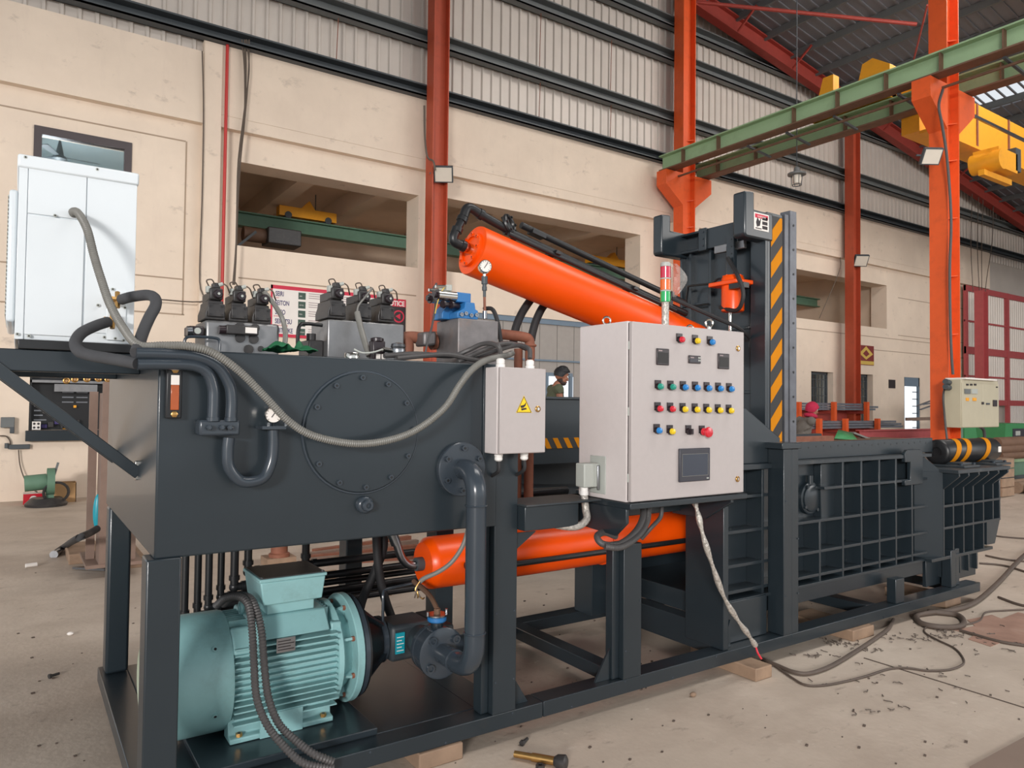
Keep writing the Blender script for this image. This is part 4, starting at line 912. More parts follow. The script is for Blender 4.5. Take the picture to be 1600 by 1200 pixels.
# ---- press tower
TY = 3.1; XT = 4.17
tw = thing('press_tower', 'tall dark slate press tower with yellow and black hazard strip', 'press tower', (4.3, 3.5, 1.3))
YF = 3.86                               # far side
hx0, hx1 = P(1203, 520, Y=TY).x, P(1222, 520, Y=TY).x; zt = 2.92
hp = bx('front_flange', hx0-.03, hx1+.01, TY, TY+.03, 1.3, zt, tw)
b = MB(); b.box(hx0, hx1, TY-.003, TY, 1.36, zt-.02); b.mi = 1; sw = hx1-hx0; z = 1.2
while z < zt:
    zs_ = [(hx0+.006, z), (hx0+.006, z+.105), (hx1-.006, z+.235), (hx1-.006, z+.13)]
    lo, hi = 1.365, zt-.025
    if zs_[0][1] >= lo and zs_[2][1] <= hi: b.prism([(x, TY-.003, q) for x, q in zs_], (0, -.0015, 0))
    else:
        pts = []                       # clip the stripe to the strip
        poly = zs_
        for (lim, sgn) in ((lo, 1), (hi, -1)):
            out = []
            for i in range(len(poly)):
                p, q = poly[i-1], poly[i]; pi, qi = sgn*(p[1]-lim) >= 0, sgn*(q[1]-lim) >= 0
                if pi != qi: t_ = (lim-p[1])/(q[1]-p[1]); out.append((p[0]+t_*(q[0]-p[0]), lim))
                if qi: out.append(q)
            poly = out
            if len(poly) < 3: break
        if len(poly) >= 3: b.prism([(x, TY-.003, q) for x, q in poly], (0, -.0015, 0))
    z += .212
b.build('hazard_strip', ['hazb', 'haz'], hp)
bx('guide_strip', hx1+.012, hx1+.06, TY-.012, TY+.05, 1.33, zt+.01, tw, 'dsteel', .003); gs = bx('guide_angle', hx1+.06, hx1+.135, TY-.02, TY+.06, 1.33, zt+.04, tw, 'dsteel', .003)
for k in range(9): bolt('bolt', (hx1+.1, TY-.021, 1.5+k*.17), (0, -1, 0), gs, .008, .003, 'blk', 8, False)
bx('right_wall', hx0, hx1+.06, TY+.03, YF, 1.3, zt-.02, tw)
# left-facing wall with ribs (plane X = XT)
bx('side_wall', XT+.2, XT+.23, TY+.03, YF, 1.24, zt-.05, tw)
for u in (1175, 1109, 1078, 1064):
    y = P(u, 450, X=XT).y; bx('side_rib', XT, XT+.2, y-.011, y+.011, 1.24, zt-.17, tw, bev=.002)
bx('corner_rib', hx0-.05, hx0-.03, TY, TY+.12, 1.3, zt-.1, tw, bev=.002)
yA, yB, yC = [P(u, 450, X=XT).y for u in (1175, 1109, 1078)]
for z in (2.5, 1.95): bx('cross_rib', XT+.01, XT+.2, TY+.03, yA, z-.01, z+.01, tw, bev=.002)
for z in (2.15, 1.7): bx('cross_rib', XT+.02, XT+.2, yA, yB, z-.01, z+.01, tw, bev=.002)
for z in (2.36, 2.05): bx('cross_rib', XT+.02, XT+.2, yB, YF, z-.01, z+.01, tw, bev=.002)
bx('inner_rod', XT+.08, XT+.1, (yA+yB)/2+.03, (yA+yB)/2+.06, 2.2, 2.72, tw, 'steel', .002)
# head beam and the two L-shaped arms
bx('head_beam', XT-.03, XT+.1, TY+.05, P(1103, 380, X=XT).y, 2.745, 2.895, tw)
yj = P(1104, 380, X=XT).y
bx('head_web', XT+.05, XT+.1, yj, YF, 2.755, 2.885, tw); bx('head_lip', XT-.03, XT+.1, yj, YF, 2.745, 2.765, tw); bx('head_lip', XT-.03, XT+.1, yj, YF, 2.878, 2.895, tw)
jp = bx('joint_plate', XT-.05, XT-.03, yj-.035, yj+.035, 2.735, 2.9, tw)
for z in (2.77, 2.82, 2.87): bolt('bolt', (XT-.05, yj-.01, z), (-1, 0, 0), jp, .008, .006)
bx('pad', XT-.06, XT-.03, TY+.14, TY+.4, 2.69, 2.745, tw, 'grind')
xp = P(1162, 330, Y=TY).x; xq = P(1177, 330, Y=TY).x; zb, ztp = 2.725, 3.03; zm = P(1180, 328, Y=TY).z
for y0, y1, nm in ((TY-.01, TY+.09, 'arm'), (3.84, 3.93, 'arm')):
    MB().prism([(xp, y0, zb+.01), (xp+.02, y0, zb-.005), (hx0+.02, y0, zb-.005), (hx0+.02, y0, zm), (xq, y0, zm), (xq, y0, ztp), (xp, y0, ztp-.01)], (0, y1-y0, 0)).build(nm, D, tw, bevel=.012)
st = thing('warning_sticker', 'white warning sticker with red heading on the tower arm', 'sticker', P(1190, 363, Y=TY-.012))
a, c = P(1178, 331, Y=TY-.011), P(1201, 363, Y=TY-.011); w_, h_ = c.x-a.x, a.z-c.z
bx('sheet', a.x, c.x, TY-.0125, TY-.0105, c.z, a.z, st, 'paper', 0); bx('red_heading', a.x+.01, c.x-.01, TY-.0135, TY-.0125, a.z-h_*.3, a.z-h_*.07, st, 'crim', 0)
text(st, 'WARNING', h_*.17, ((a.x+c.x)/2, TY-.0138, a.z-h_*.26), 'paper', align='CENTER', sx=.95)
MB().prism([(a.x+.02, TY-.0135, c.z+.05), (a.x+.035, TY-.0135, c.z+.085), (a.x+.055, TY-.0135, c.z+.06), (a.x+.075, TY-.0135, c.z+.09), (a.x+.06, TY-.0135, c.z+.03), (a.x+.03, TY-.0135, c.z+.02)], (0, .001, 0)).build('hand_mark', 'pblk', st)
for k in range(3): bx('text_block', a.x+w_*.55, c.x-.015, TY-.0135, TY-.0125, c.z+.012+k*.03, c.z+.034+k*.03, st, 'pblk', 0)
bx('caption_line', a.x+.015, a.x+w_*.5, TY-.0135, TY-.0125, c.z+.008, c.z+.014, st, 'pblk', 0)
# small vertical cylinder
c = P(1145, 458, X=XT-.07); cx, cyy = c.x, c.y
sc = thing('clamp_cylinder', 'small upright orange clamp cylinder on the tower side', 'cylinder', (cx, cyy, 2.2))
zt1, zb1 = P(1140, 432, X=cx).z, P(1140, 488, X=cx).z
MB().lathe((cx, cyy, zb1), (0, 0, 1), [(.07, 0), (.077, .006), (.077, zt1-zb1-.02), (.066, zt1-zb1)], 28).build('barrel', 'org', sc)
zf = P(1140, 445, X=cx).z
MB().prism([(cx-.1, cyy-.11, zf-.012), (cx+.1, cyy-.13, zf-.012), (cx+.1, cyy+.13, zf-.012), (cx-.08, cyy+.15, zf-.012)], (0, 0, .03)).build('flange', 'org', sc, bevel=.006)
for k in range(8): a = k*PI/4; bolt('bolt', (cx+.062*math.cos(a), cyy+.062*math.sin(a), zt1-.012), (0, 0, 1), sc, .008, .014, 'org')
MB().cbox((cx-.06, cyy-.1, zf-.03), .06, .12, .035).build('lock_bar', 'blk', sc)
zg = P(1137, 364, X=cx).z
MB().box(cx-.02, cx+.03, cyy-.01, cyy+.0, zt1, zg).build('guide_angle', D, sc); gp2 = MB().box(cx-.03, cx-.02, cyy-.03, cyy+.03, zt1, zg).build('guide_plate', D, sc)
for k in range(5): bolt('hole', (cx-.03, cyy-.012, zt1+.05+.05*k), (-1, 0, 0), gp2, .005, .002, 'blk', 8, False)
MB().cyl((cx, cyy+.035, zt1-.02), (cx, cyy+.035, 2.72), .018, n=12).build('rod', 'steel', sc)
MB().cyl((cx, cyy+.02, zb1), (cx, cyy+.02, 2.02), .014, n=10).build('lower_rod', 'chrome', sc)
MB().tube([P(1107, 475, X=XT-.02), P(1075, 477, X=XT-.02), P(1075, 452, X=XT-.04), P(1078, 447, X=XT-.06), P(1110, 443, X=XT-.1), P(1122, 436, X=XT-.12), P(1131, 436, X=XT-.1)], .008, 8).build('thin_tube', 'blk', sc)
MB().tube([P(1137, 403, X=XT-.12), P(1150, 425, X=XT-.16), P(1160, 450, X=XT-.18), P(1160, 470, X=XT-.18), P(1150, 485, X=XT-.16), P(1125, 480, X=XT-.12)], .014, 8).build('loop_hose', 'blkr', sc)
# ---- cooler bracket, part of the tank
bx('bracket_beam', -.6, .42, 3.36, 3.42, 1.705, 1.79, tk); bx('bracket_beam', -.6, .42, 4.2, 4.26, 1.705, 1.79, tk)
bx('bracket_tie', -.1, -.04, 3.42, 4.2, 1.72, 1.785, tk)
for y in (3.365, 4.22): MB().bar((-.13, y+.02, 1.77), (.425, y+.02, 1.295), .045, .078, (0, 1, 0)).build('bracket_brace', D, tk, bevel=.003)
MB().box(.408, .424, 3.35, 3.36, 1.27, 1.35).build('weld', 'chrome', tk, bevel=.004)

# ---- white cooling unit
AX0, AX1, AY0, AY1, AZ0, AZ1 = -.012, .392, 3.35, 4.25, 1.826, 2.535
ac = thing('cooling_unit', 'white sheet-metal oil cooling unit on the bracket left of the tank', 'cooler', (.19, 3.8, AZ0))
bx('casing', AX0, AX1, AY0+.004, AY1, AZ0, AZ1-.03, ac, 'wht', .004)
xa, xb = P(44, 300, Y=AY0).x, P(136, 300, Y=AY0).x; zs1 = P(90, 340, Y=AY0).z
bx('corner_panel', AX0, xa-.002, AY0-.001, AY0+.004, AZ0, AZ1-.05, ac, 'wht', .002)
bx('upper_panel', xa, xb-.002, AY0-.002, AY0+.004, zs1+.003, AZ1-.05, ac, 'wht', .002)
bx('service_panel', xa, xb-.006, AY0-.004, AY0+.004, AZ0+.02, zs1-.002, ac, 'wht', .002)
bx('right_panel', xb+.001, AX1, AY0-.002, AY0+.004, AZ0+.04, AZ1-.05, ac, 'wht', .002)
bx('lid', AX0-.006, AX1+.006, AY0-.008, AY1+.005, AZ1-.052, AZ1, ac, 'wht', .008)
bx('base_rail', .0, AX1, AY0-.01, AY0+.03, 1.79, AZ0, ac, 'blk', .003); bx('base_rail', .0, AX1, AY1-.05, AY1, 1.79, AZ0, ac, 'blk', .003)
x0 = P(166, 500, Y=AY0).x; bx('valve_plate', x0, AX1-.03, AY0-.008, AY0-.002, 1.84, P(180, 455, Y=AY0).z, ac, 'wht', .002)
for u, v in ((40, 246), (152, 265), (86, 337), (153, 477), (176, 452), (195, 481), (27, 522), (45, 525), (163, 527), (180, 529), (193, 532)):
    bolt('screw', P(u, v, Y=AY0-.004), (0, -1, 0), ac, .0065, .005, 'gyp', 8)
gr = bx('fan_guard', AX0-.03, AX0, AY0+.1, AY1-.1, 1.9, 2.42, ac, 'wht', .01)
for k in range(30): MB().box(AX0-.034, AX0-.03, AY0+.12, AY1-.12, 1.93+k*.016, 1.936+k*.016).build('guard_wire', 'gyp', gr)
for k, (u, v) in enumerate(((183, 470), (175, 502))):
    c = P(u, v, Y=3.3); bvv = MB().cyl(c+V((0, .05, 0)), c, .014, n=8).build('service_valve', 'brass', ac)
    MB().cyl(c+V((-.03, -.01, .004)), c+V((.03, -.01, 0)), .013, n=6).build('hex_nut', 'brass', bvv); MB().cyl(c+V((0, -.02, -.03)), c+V((0, -.0, .035)), .01, n=6).build('cap_nut', 'brass', bvv)
def seq(l): return [P(u, v, Y=y) for u, v, y in l]
MB().tube(seq([(190, 468, 3.28), (205, 464, 3.22), (230, 461, 3.15), (242, 466, 3.1), (243, 478, 3.06), (234, 495, 3.02), (225, 515, 2.98), (218, 535, 2.9), (213, 551, 2.82)]), .021, 14).build('insulated_hose', 'foam', label='upper grey foam-covered hose arching from the white unit towards the wall side', cat='hose')
MB().tube(seq([(168, 503, 3.28), (150, 509, 3.22), (128, 520, 3.15), (118, 535, 3.1), (124, 549, 3.05), (145, 556, 3.0), (175, 561, 2.92), (215, 568, 2.82)]), .021, 14).build('insulated_hose', 'foam', label='lower grey foam-covered hose bending left below the white unit', cat='hose')
MB().tube(seq([(116, 336, 3.36), (114, 331, 3.31), (122, 333, 3.24), (136, 358, 3.17), (147, 400, 3.12), (158, 436, 3.08), (172, 476, 3.02), (192, 512, 2.94), (216, 539, 2.85), (255, 540, 2.82), (296, 541, 2.78), (332, 551, 2.77), (374, 580, 2.765), (415, 621, 2.76), (451, 658, 2.755), (490, 681, 2.75), (550, 693, 2.745), (602, 689, 2.745), (650, 672, 2.745), (694, 638, 2.75), (718, 602, 2.765), (738, 577, 2.8), (760, 563, 2.87), (790, 556, 2.97), (800, 552, 3.1)]), .0155, 12, 8, rib=.0085, ribamp=.16).build('conduit', 'cond', label='long grey corrugated conduit sagging across the tank from the white unit', cat='conduit')

# ---- junction box
JX0, JX1, JY0, JY1, JZ0, JZ1 = 1.80, 2.058, 2.75, 2.878, 1.372, 1.768
jb = thing('junction_box', 'small white junction box with yellow warning triangle at the tank end', 'box', (1.93, 2.82, JZ0))
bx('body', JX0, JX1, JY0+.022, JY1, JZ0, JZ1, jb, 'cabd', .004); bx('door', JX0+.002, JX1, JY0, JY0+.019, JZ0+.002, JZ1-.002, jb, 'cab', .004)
def lock(u, v, Y, par, r=.013):
    c = P(u, v, Y=Y); l = MB().lathe(c, (0, -1, 0), [(r, 0), (r, .004), (r*.8, .007), (r*.75, .004)], 20).build('lock', 'brass', par); MB().lathe(c, (0, -1, 0), [(r*.55, .003), (r*.5, .008)], 6).build('lock_insert', 'chrome', l)
lock(840, 639, JY0, jb, .015)
tri = [P(u, v, Y=JY0) for u, v in ((818.5, 618), (806, 645), (831, 645))]
g_ = (tri[0]+tri[1]+tri[2])/3
tp = MB().prism([p+V((0, -.0006, 0)) for p in tri], (0, -.0006, 0)).build('warning_triangle', 'yelb', jb)
b = MB()
for i in range(3):
    p, q = g_+(tri[i]-g_)*.9+V((0, -.0014, 0)), g_+(tri[(i+1) % 3]-g_)*.9+V((0, -.0014, 0)); b.bar(p, q, .0026, .0004, (0, -1, 0))
b.build('triangle_border', 'pblk', tp)
def s2(u, v): return P(u, v, Y=JY0-.0016)
MB().prism([s2(813, 634), s2(819, 632.5), (s2(822.5, 628)), s2(821, 634), s2(818, 637), s2(814, 637.5)], (0, -.0004, 0)).build('hand_mark', 'pblk', tp)
MB().prism([s2(814, 638.5), s2(822, 637), s2(823, 639.5), s2(815, 641.5)], (0, -.0004, 0)).build('roller_mark', 'pblk', tp)
for i, (u, vb) in enumerate(((782, 567), (828, 573))):
    c = P(u, vb, Y=2.82); c.z = JZ1
    gl = MB().lathe(c, (0, 0, 1), [(.022, 0), (.022, .014), (.018, .016), (.02, .018), (.02, .036), (.013, .042)], 12).build('cable_gland', 'glandw', jb)
for i, (u) in enumerate((779, 819)):
    c = P(u, 712, Y=2.82); c.z = JZ0
    MB().lathe(c, (0, 0, -1), [(.02, 0), (.02, .014), (.017, .016), (.019, .018), (.019, .03), (.012, .036)], 12).build('cable_gland', 'glandw', jb)
    MB().tube([c-V((0, 0, .03)), c-V((0, .0, .08)), c+V((.0, .06, -.11))], .009, 8).build('tail_cable', 'blkr', jb)
c1 = P(782, 560, Y=2.82); c2 = P(828, 565, Y=2.82)
for lab, l in (('first black cable from the left gland of the small white box over the tank top', [(782, 552, 2.82), (779, 542, 2.82), (768, 537, 2.86), (752, 538, 2.92), (730, 548, 2.98), (705, 556, 3.0), (650, 553, 2.96), (600, 556, 2.95)]),
               ('black cable from the right gland of the small white box', [(828, 560, 2.82), (827, 546, 2.84), (815, 540, 2.9), (798, 541, 2.95), (775, 548, 2.98), (745, 557, 3.0), (720, 562, 3.0)]),
               ('grey corrugated cable above the small white box', [(822, 545, 2.95), (805, 538, 2.95), (785, 537, 2.95), (760, 545, 2.95), (735, 556, 2.95), (715, 566, 2.93)]),
               ('thin black cable lying along the tank top edge', [(620, 560, 2.92), (660, 556, 2.93), (700, 554, 2.93), (735, 561, 2.93), (760, 566, 2.95)])):
    MB().tube(seq(l), .0115, 8).build('cable', 'condd', label=lab, cat='cable')
MB().tube(seq([(757, 482, 3.2), (770, 484, 3.12), (778, 505, 3.08), (782, 530, 3.08), (784, 548, 3.08)]), .011, 8).build('cable', 'blkr', label='black cable hanging down the right side of the blue valve block', cat='cable')

# ---- valve manifolds on the tank top
TT = 1.786
def valve(u, v, Y, name, label, h=.165, turn=0, lean=0):
    c = P(u, v, Y=Y); t = thing(name, label, 'valve', c); s = h/.165; x, y, z = c
    w = .037*s
    MB().prism([(x-w*1.15, y-.02, z), (x+w*1.15, y-.02, z), (x+w*1.15, y-.02, z+.03*s), (x+w*.9, y-.02, z+.06*s), (x+w*.85, y-.02, z+.085*s), (x-w*.85, y-.02, z+.085*s), (x-w*.9, y-.02, z+.06*s), (x-w*1.15, y-.02, z+.03*s)], (0, .17*s, 0)).build('main_body', 'vblk', t, bevel=.004)
    MB().box(x-w*.95, x+w*.95, y-.035, y-.02, z+.012*s, z+.07*s).build('end_cover', 'vblk', t, bevel=.003)
    for dx in (-.7, .7):
        for dz in (.022, .06): bolt('screw', (x+dx*w, y-.035, z+dz*s), (0, -1, 0), t, .006, .005, 'vblk', 6)
    MB().box(x-w*.7, x+w*.7, y-.01, y+.14*s, z+.085*s, z+.125*s).build('pilot_body', 'vblk', t, bevel=.004)
    MB().box(x-w*.75, x+w*.75, y-.03, y+.035, z+.088*s, z+.14*s).build('solenoid', 'vblk', t, bevel=.006)
    MB().lathe((x+.004, y-.03, z+.112*s), (0, -1, 0), [(.02*s, 0), (.02*s, .018), (.016*s, .022), (.007*s, .022), (.007*s, .026)], 16).build('solenoid_cap', 'plast', t)
    MB().cyl((x+.004, y-.056, z+.112*s), (x+.004, y-.0575, z+.112*s), .006*s, n=8).build('pin', 'gyp', t)
    pl = MB().box(x-w*.35, x+w*.5, y-.02, y+.02, z+.14*s, z+.165*s).build('plug', 'vblk', t, bevel=.004)
    MB().cyl((x+w*.3, y-.02, z+.155*s), (x+w*.75, y-.025, z+.162*s), .008, n=8).build('plug_gland', 'gyp', pl)
    MB().box(x-w*1.0, x-w*.5, y-.01, y+.02, z+.12*s, z+.15*s).build('side_plug', 'gyp', t, bevel=.003)
    MB().tube([(x+w*.8, y-.026, z+.162*s), (x+w*1.2, y-.03, z+.15*s), (x+w*1.6, y-.01, z+.128*s), (x+w*2.0, y+.02, z+.12*s)], .0035, 6).build('lead', 'wire', t)
    MB().tube([(x-w*.8, y-.01, z+.15*s), (x-w*1.1, y-.02, z+.17*s), (x-w*.6, y-.03, z+.175*s), (x-w*.2, y-.02, z+.16*s)], .003, 6).build('lead', 'wire', t)
    return t
Y1 = 3.2
x0, x1, zt = P(321, 520, Y=Y1).x, P(437, 520, Y=Y1).x, P(380, 503, Y=Y1).z
b1 = thing('valve_manifold', 'raw grey steel manifold block carrying three black valves, left on the tank', 'manifold', ((x0+x1)/2, Y1+.1, TT))
bx('block', x0, x1, Y1, Y1+.22, TT, zt, b1, 'grind', .012)
zz = P(400, 518, Y=Y1).z
MB().box(P(350, 518, Y=Y1).x, P(400, 518, Y=Y1).x, Y1-.045, Y1, zz-.02, zz+.018).build('cartridge_body', 'vblk', b1, bevel=.004)
MB().box(P(379, 518, Y=Y1).x, P(397, 518, Y=Y1).x, Y1-.047, Y1-.045, zz-.013, zz+.011).build('rating_label', 'paper', b1)
MB().cyl(P(342, 515, Y=Y1-.025), P(358, 516, Y=Y1-.025), .018, n=16).build('knob', 'plast', b1); MB().cyl(P(358, 516, Y=Y1-.025), P(368, 517, Y=Y1-.025), .012, n=8).build('lock_nut', 'brass', b1)
for u, v, r_ in ((374, 511, .02), (398, 513, .018), (375, 528, .02), (396, 530, .02)): MB().cyl(P(u, v, Y=Y1), P(u, v, Y=Y1)+V((0, -.012, 0)), r_, n=14).build('boss', 'vblk', b1)
c = P(307, 517, Y=Y1-.01); MB().cbox(c+V((.0, .05, 0)), .06, .1, .04).build('side_valve', 'plast', b1, bevel=.006); MB().cyl(c+V((.003, 0, 0)), c+V((.003, -.01, 0)), .013, n=16).build('dial', 'gyp', b1)
MB().cyl(P(292, 517, Y=Y1), P(300, 517, Y=Y1), .02, n=12).build('end_nut', 'steel', b1)
MB().tube(seq([(287, 540, 3.15), (291, 528, 3.15), (305, 526, 3.15), (335, 528, 3.15), (343, 533, 3.15), (343, 548, 3.15)]), .006, 8).build('pilot_tube', 'pipe', b1)
for u, v, w in ((388, 546, .05), (407, 545, .03)): MB().cyl(P(u, v, Y=Y1), P(u, v, Y=Y1)+V((0, -.01, 0)), w*.4, n=12).build('lower_boss', 'vblk', b1)
for (u, lab) in ((335, 'leftmost black solenoid valve on the left manifold'), (371, 'middle black solenoid valve on the left manifold'), (407, 'rightmost black solenoid valve on the left manifold')):
    valve(u, P((x0+x1)/2, 0, Y=1).x*0+499+(u-322)*.085, Y1+.03, 'solenoid_valve', lab, .155)
Y2 = 3.25
x0, x1, zt = P(512, 520, Y=Y2).x, P(632, 520, Y=Y2).x, P(570, 502.5, Y=Y2).z
b2 = thing('valve_manifold', 'smooth dark grey manifold block with three black valves, centre of the tank', 'manifold', ((x0+x1)/2, Y2+.1, TT))
yb = P(486, 510, X=x0).y
bx('block', x0, x1, Y2, yb, TT, zt, b2, 'grind', .008)
bx('side_block', x0-.07, x0, Y2+.05, Y2+.2, TT+.02, TT+.1, b2, 'vblk', .006)
MB().cyl((x0-.05, Y2+.08, TT+.1), (x0-.05, Y2+.08, TT+.13), .022, n=12).build('fitting', 'vblk', b2)
MB().tube([(x0-.02, Y2+.02, zt-.03), (x0-.1, Y2, zt-.03), (x0-.14, Y2-.02, zt-.05), (x0-.145, Y2-.02, TT+.05)], .0085, 8).build('pilot_tube', 'blk', b2)
for (u, lab, hh) in ((524, 'leftmost black solenoid valve on the centre manifold', .17), (565, 'middle black solenoid valve on the centre manifold', .165), (601, 'rightmost black solenoid valve on the centre manifold', .165)):
    valve(u, 497.5+(u-512)*.075, Y2+.03, 'solenoid_valve', lab, hh)
MB().tube(seq([(558, 488, 3.2), (563, 510, 3.17), (570, 535, 3.12), (577, 556, 3.08)]), lambda t: .014, 10).build('cable_sleeve', 'cond', label='pale grey cable sleeve leaning against the centre manifold', cat='cable')
MB().tube(seq([(582, 450, 3.2), (570, 465, 3.19), (560, 478, 3.2), (558, 490, 3.2)]), .005, 6).build('cable', 'cond', label='thin grey leads fanning into the pale cable sleeve', cat='cable')
MB().tube(seq([(412, 455, 3.2), (430, 478, 3.2), (442, 500, 3.2), (446, 525, 3.17), (443, 548, 3.12)]), .011, 8).build('cable_sleeve', 'cond', label='grey cable sleeve dropping right of the left manifold', cat='cable')
Y3 = 3.06
x0, x1, zt = P(716, 520, Y=Y3).x, P(779, 520, Y=Y3).x, P(716, 496.5, Y=Y3).z
yb = P(682, 515, X=x0).y
b3 = thing('valve_manifold', 'scuffed bare steel manifold block under the blue valve', 'manifold', ((x0+x1)/2, Y3+.1, TT))
bx('block', x0, x1, Y3, yb, TT, zt, b3, 'cast', .006)
bvx = (x0+x1)/2-.02; bvy = Y3+.1
vt = thing('relief_valve', 'bright blue pilot valve with two silver solenoids on the bare block', 'valve', (bvx, bvy, zt))
xl, xr2 = x0-.045, P(749, 480, Y=Y3).x+.0
MB().prism([(x0-.0, Y3+.01, zt), (xr2, Y3+.01, zt), (xr2, Y3+.01, zt+.045), (xr2-.015, Y3+.01, zt+.05), (xr2-.02, Y3+.01, zt+.082), (x0+.045, Y3+.01, zt+.082), (x0+.04, Y3+.01, zt+.05), (x0, Y3+.01, zt+.03)], (0, .08, 0)).build('main_body', 'blue', vt, bevel=.004)
MB().prism([(x0-.0, Y3+.09, zt), (xr2-.03, Y3+.09, zt), (xr2-.03, Y3+.09, zt+.08), (x0-.0, Y3+.09, zt+.08), (x0-.04, Y3+.09, zt+.03), (x0-.04, Y3+.09, zt)], (0, .1, 0)).build('rear_body', 'blue', vt, bevel=.004)
bx('pilot_block', x0+.01, xr2-.03, Y3+.03, Y3+.13, zt+.082, zt+.13, vt, 'blue', .004)
for dx, dz in ((.02, .018), (.075, .018), (.045, .025), (.105, .022)): MB().lathe((x0+dx, Y3+.01, zt+dz), (0, -1, 0), [(.01, 0), (.01, .01), (.005, .01), (.005, .005)], 10).build('cap_screw', 'steel', vt)
for dx in (.01, -.035): MB().lathe((x0+dx, Y3+.05, zt+.065), (-1, -.3, 0), [(.014, -.02), (.014, .02), (.02, .024), (.018, .034)], 12).build('adjust_knob', 'plast', vt)
for k, (y, dz) in enumerate(((Y3+.05, .108), (Y3+.12, .1))):
    so = MB().cyl((x0+.01, y, zt+dz), (x0-.09, y, zt+dz), .024, n=20).build('solenoid', 'chrome', vt)
    MB().lathe((x0-.09, y, zt+dz), (-1, 0, 0), [(.026, 0), (.026, .006), (.014, .006), (.014, .02)], 16).build('solenoid_cap', 'plast', so)
    MB().cbox((x0-.03, y, zt+dz+.04), .03, .026, .03).build('plug', 'gyp', so, bevel=.003); MB().cyl((x0-.045, y, zt+dz+.045), (x0-.1, y, zt+dz+.04), .008, n=8).build('plug_gland', 'chrome', so)
MB().tube(seq([(682, 443, 3.2), (676, 455, 3.18), (680, 475, 3.14), (676, 505, 3.1), (668, 535, 3.06), (664, 555, 3.05)]), .0055, 8, rib=.012, ribamp=.2).build('sensor_lead', 'condd', label='braided lead dangling from the blue valve to the tank top', cat='cable')
MB().tube(seq([(700, 445, 3.12), (690, 455, 3.1), (683, 475, 3.1), (680, 490, 3.1)]), .003, 6).build('sensor_lead', 'pyel', label='thin yellow lead hanging before the blue valve', cat='cable')
c = P(757.5, 417, Y=3.1)
g2 = gauge('round glycerine gauge on a tall fitting beside the blue valve', c, .033, (-.35, -1, .05))
for p, q, r_, m_ in (((757, 427), (757, 432), .008, 'chrome'), ((757, 432), (757, 444), .016, 'girtd'), ((757, 444), (757, 448), .011, 'girtd'), ((757, 448), (757, 454), .013, 'girtd'), ((757, 454), (757, 464), .008, 'girtd'), ((757, 464), (757.5, 488), .007, 'rust'), ((757.5, 486), (757.5, 498), .012, 'steel')):
    MB().cyl(P(*p, Y=3.12), P(*q, Y=3.12), r_, n=10).build('fitting', m_, g2)
# oddments on the tank top
MB().lathe(V((P(550, 550, Y=2.98).x, 2.98, TT)), (0, 0, 1), [(.033, 0), (.033, .022), (.03, .026), (.02, .026)], 24).build('filler_cap', 'chrome', label='bright chrome filler cap on the tank edge', cat='cap')
t = thing('pressure_transmitter', 'silver pressure transmitter head with side gland on the tank top', 'sensor', V((P(622, 545, Y=3.0).x, 3.0, TT)))
c = W[t]
MB().lathe(c, (0, 0, 1), [(.018, 0), (.018, .025), (.03, .03), (.034, .05), (.03, .06), (.034, .064), (.03, .078), (.01, .084)], 20).build('head', 'steel', t); MB().cyl(c+V((-.03, 0, .045)), c+V((-.075, 0, .05)), .011, n=8).build('gland', 'chrome', t)
MB().tube([c+V((-.075, 0, .05)), c+V((-.12, 0, .035)), c+V((-.17, 0, .03)), c+V((-.2, .02, .045))], .004, 6).build('lead', 'gyp', t)
t = thing('float_switch', 'small black switch box with white labels on the tank top', 'switch', V((P(589, 545, Y=3.06).x, 3.06, TT))); c = W[t]
MB().cbox(c+V((0, 0, .045)), .06, .05, .09).build('body', 'plast', t, bevel=.005); MB().cbox(c+V((-.005, -.027, .02)), .02, .003, .022).build('label_patch', 'paper', t); MB().cbox(c+V((.02, -.027, .02)), .018, .003, .022).build('label_patch', 'paper', t)
MB().lathe(c+V((0, 0, .09)), (0, 0, 1), [(.03, 0), (.03, .012), (.02, .016)], 14).build('lid', 'plast', t)
# green rag
b = MB(); n = 14; base = P(457, 548, Y=2.95)
gp_ = [[(base.x-.1+.2*i/n, 2.92+.12*j/6, TT+.01+.1*max(0, math.sin(i*.5+.4*j))*math.sin(PI*i/n)*(.5+.5*math.sin(1.3*i+2*j))+.02*random.random()) for i in range(n+1)] for j in range(7)]
b.mesh([p for r_ in gp_ for p in r_], [(j*(n+1)+i, j*(n+1)+i+1, (j+1)*(n+1)+i+1, (j+1)*(n+1)+i) for j in range(6) for i in range(n)])
o = b.build('rag', 'dgrn', label='crumpled dark green rag on the tank top edge', cat='cloth'); sm = o.modifiers.new('thick', 'SOLIDIFY'); sm.thickness = .006; ss = o.modifiers.new('soft', 'SUBSURF'); ss.levels = 1; ss.render_levels = 1
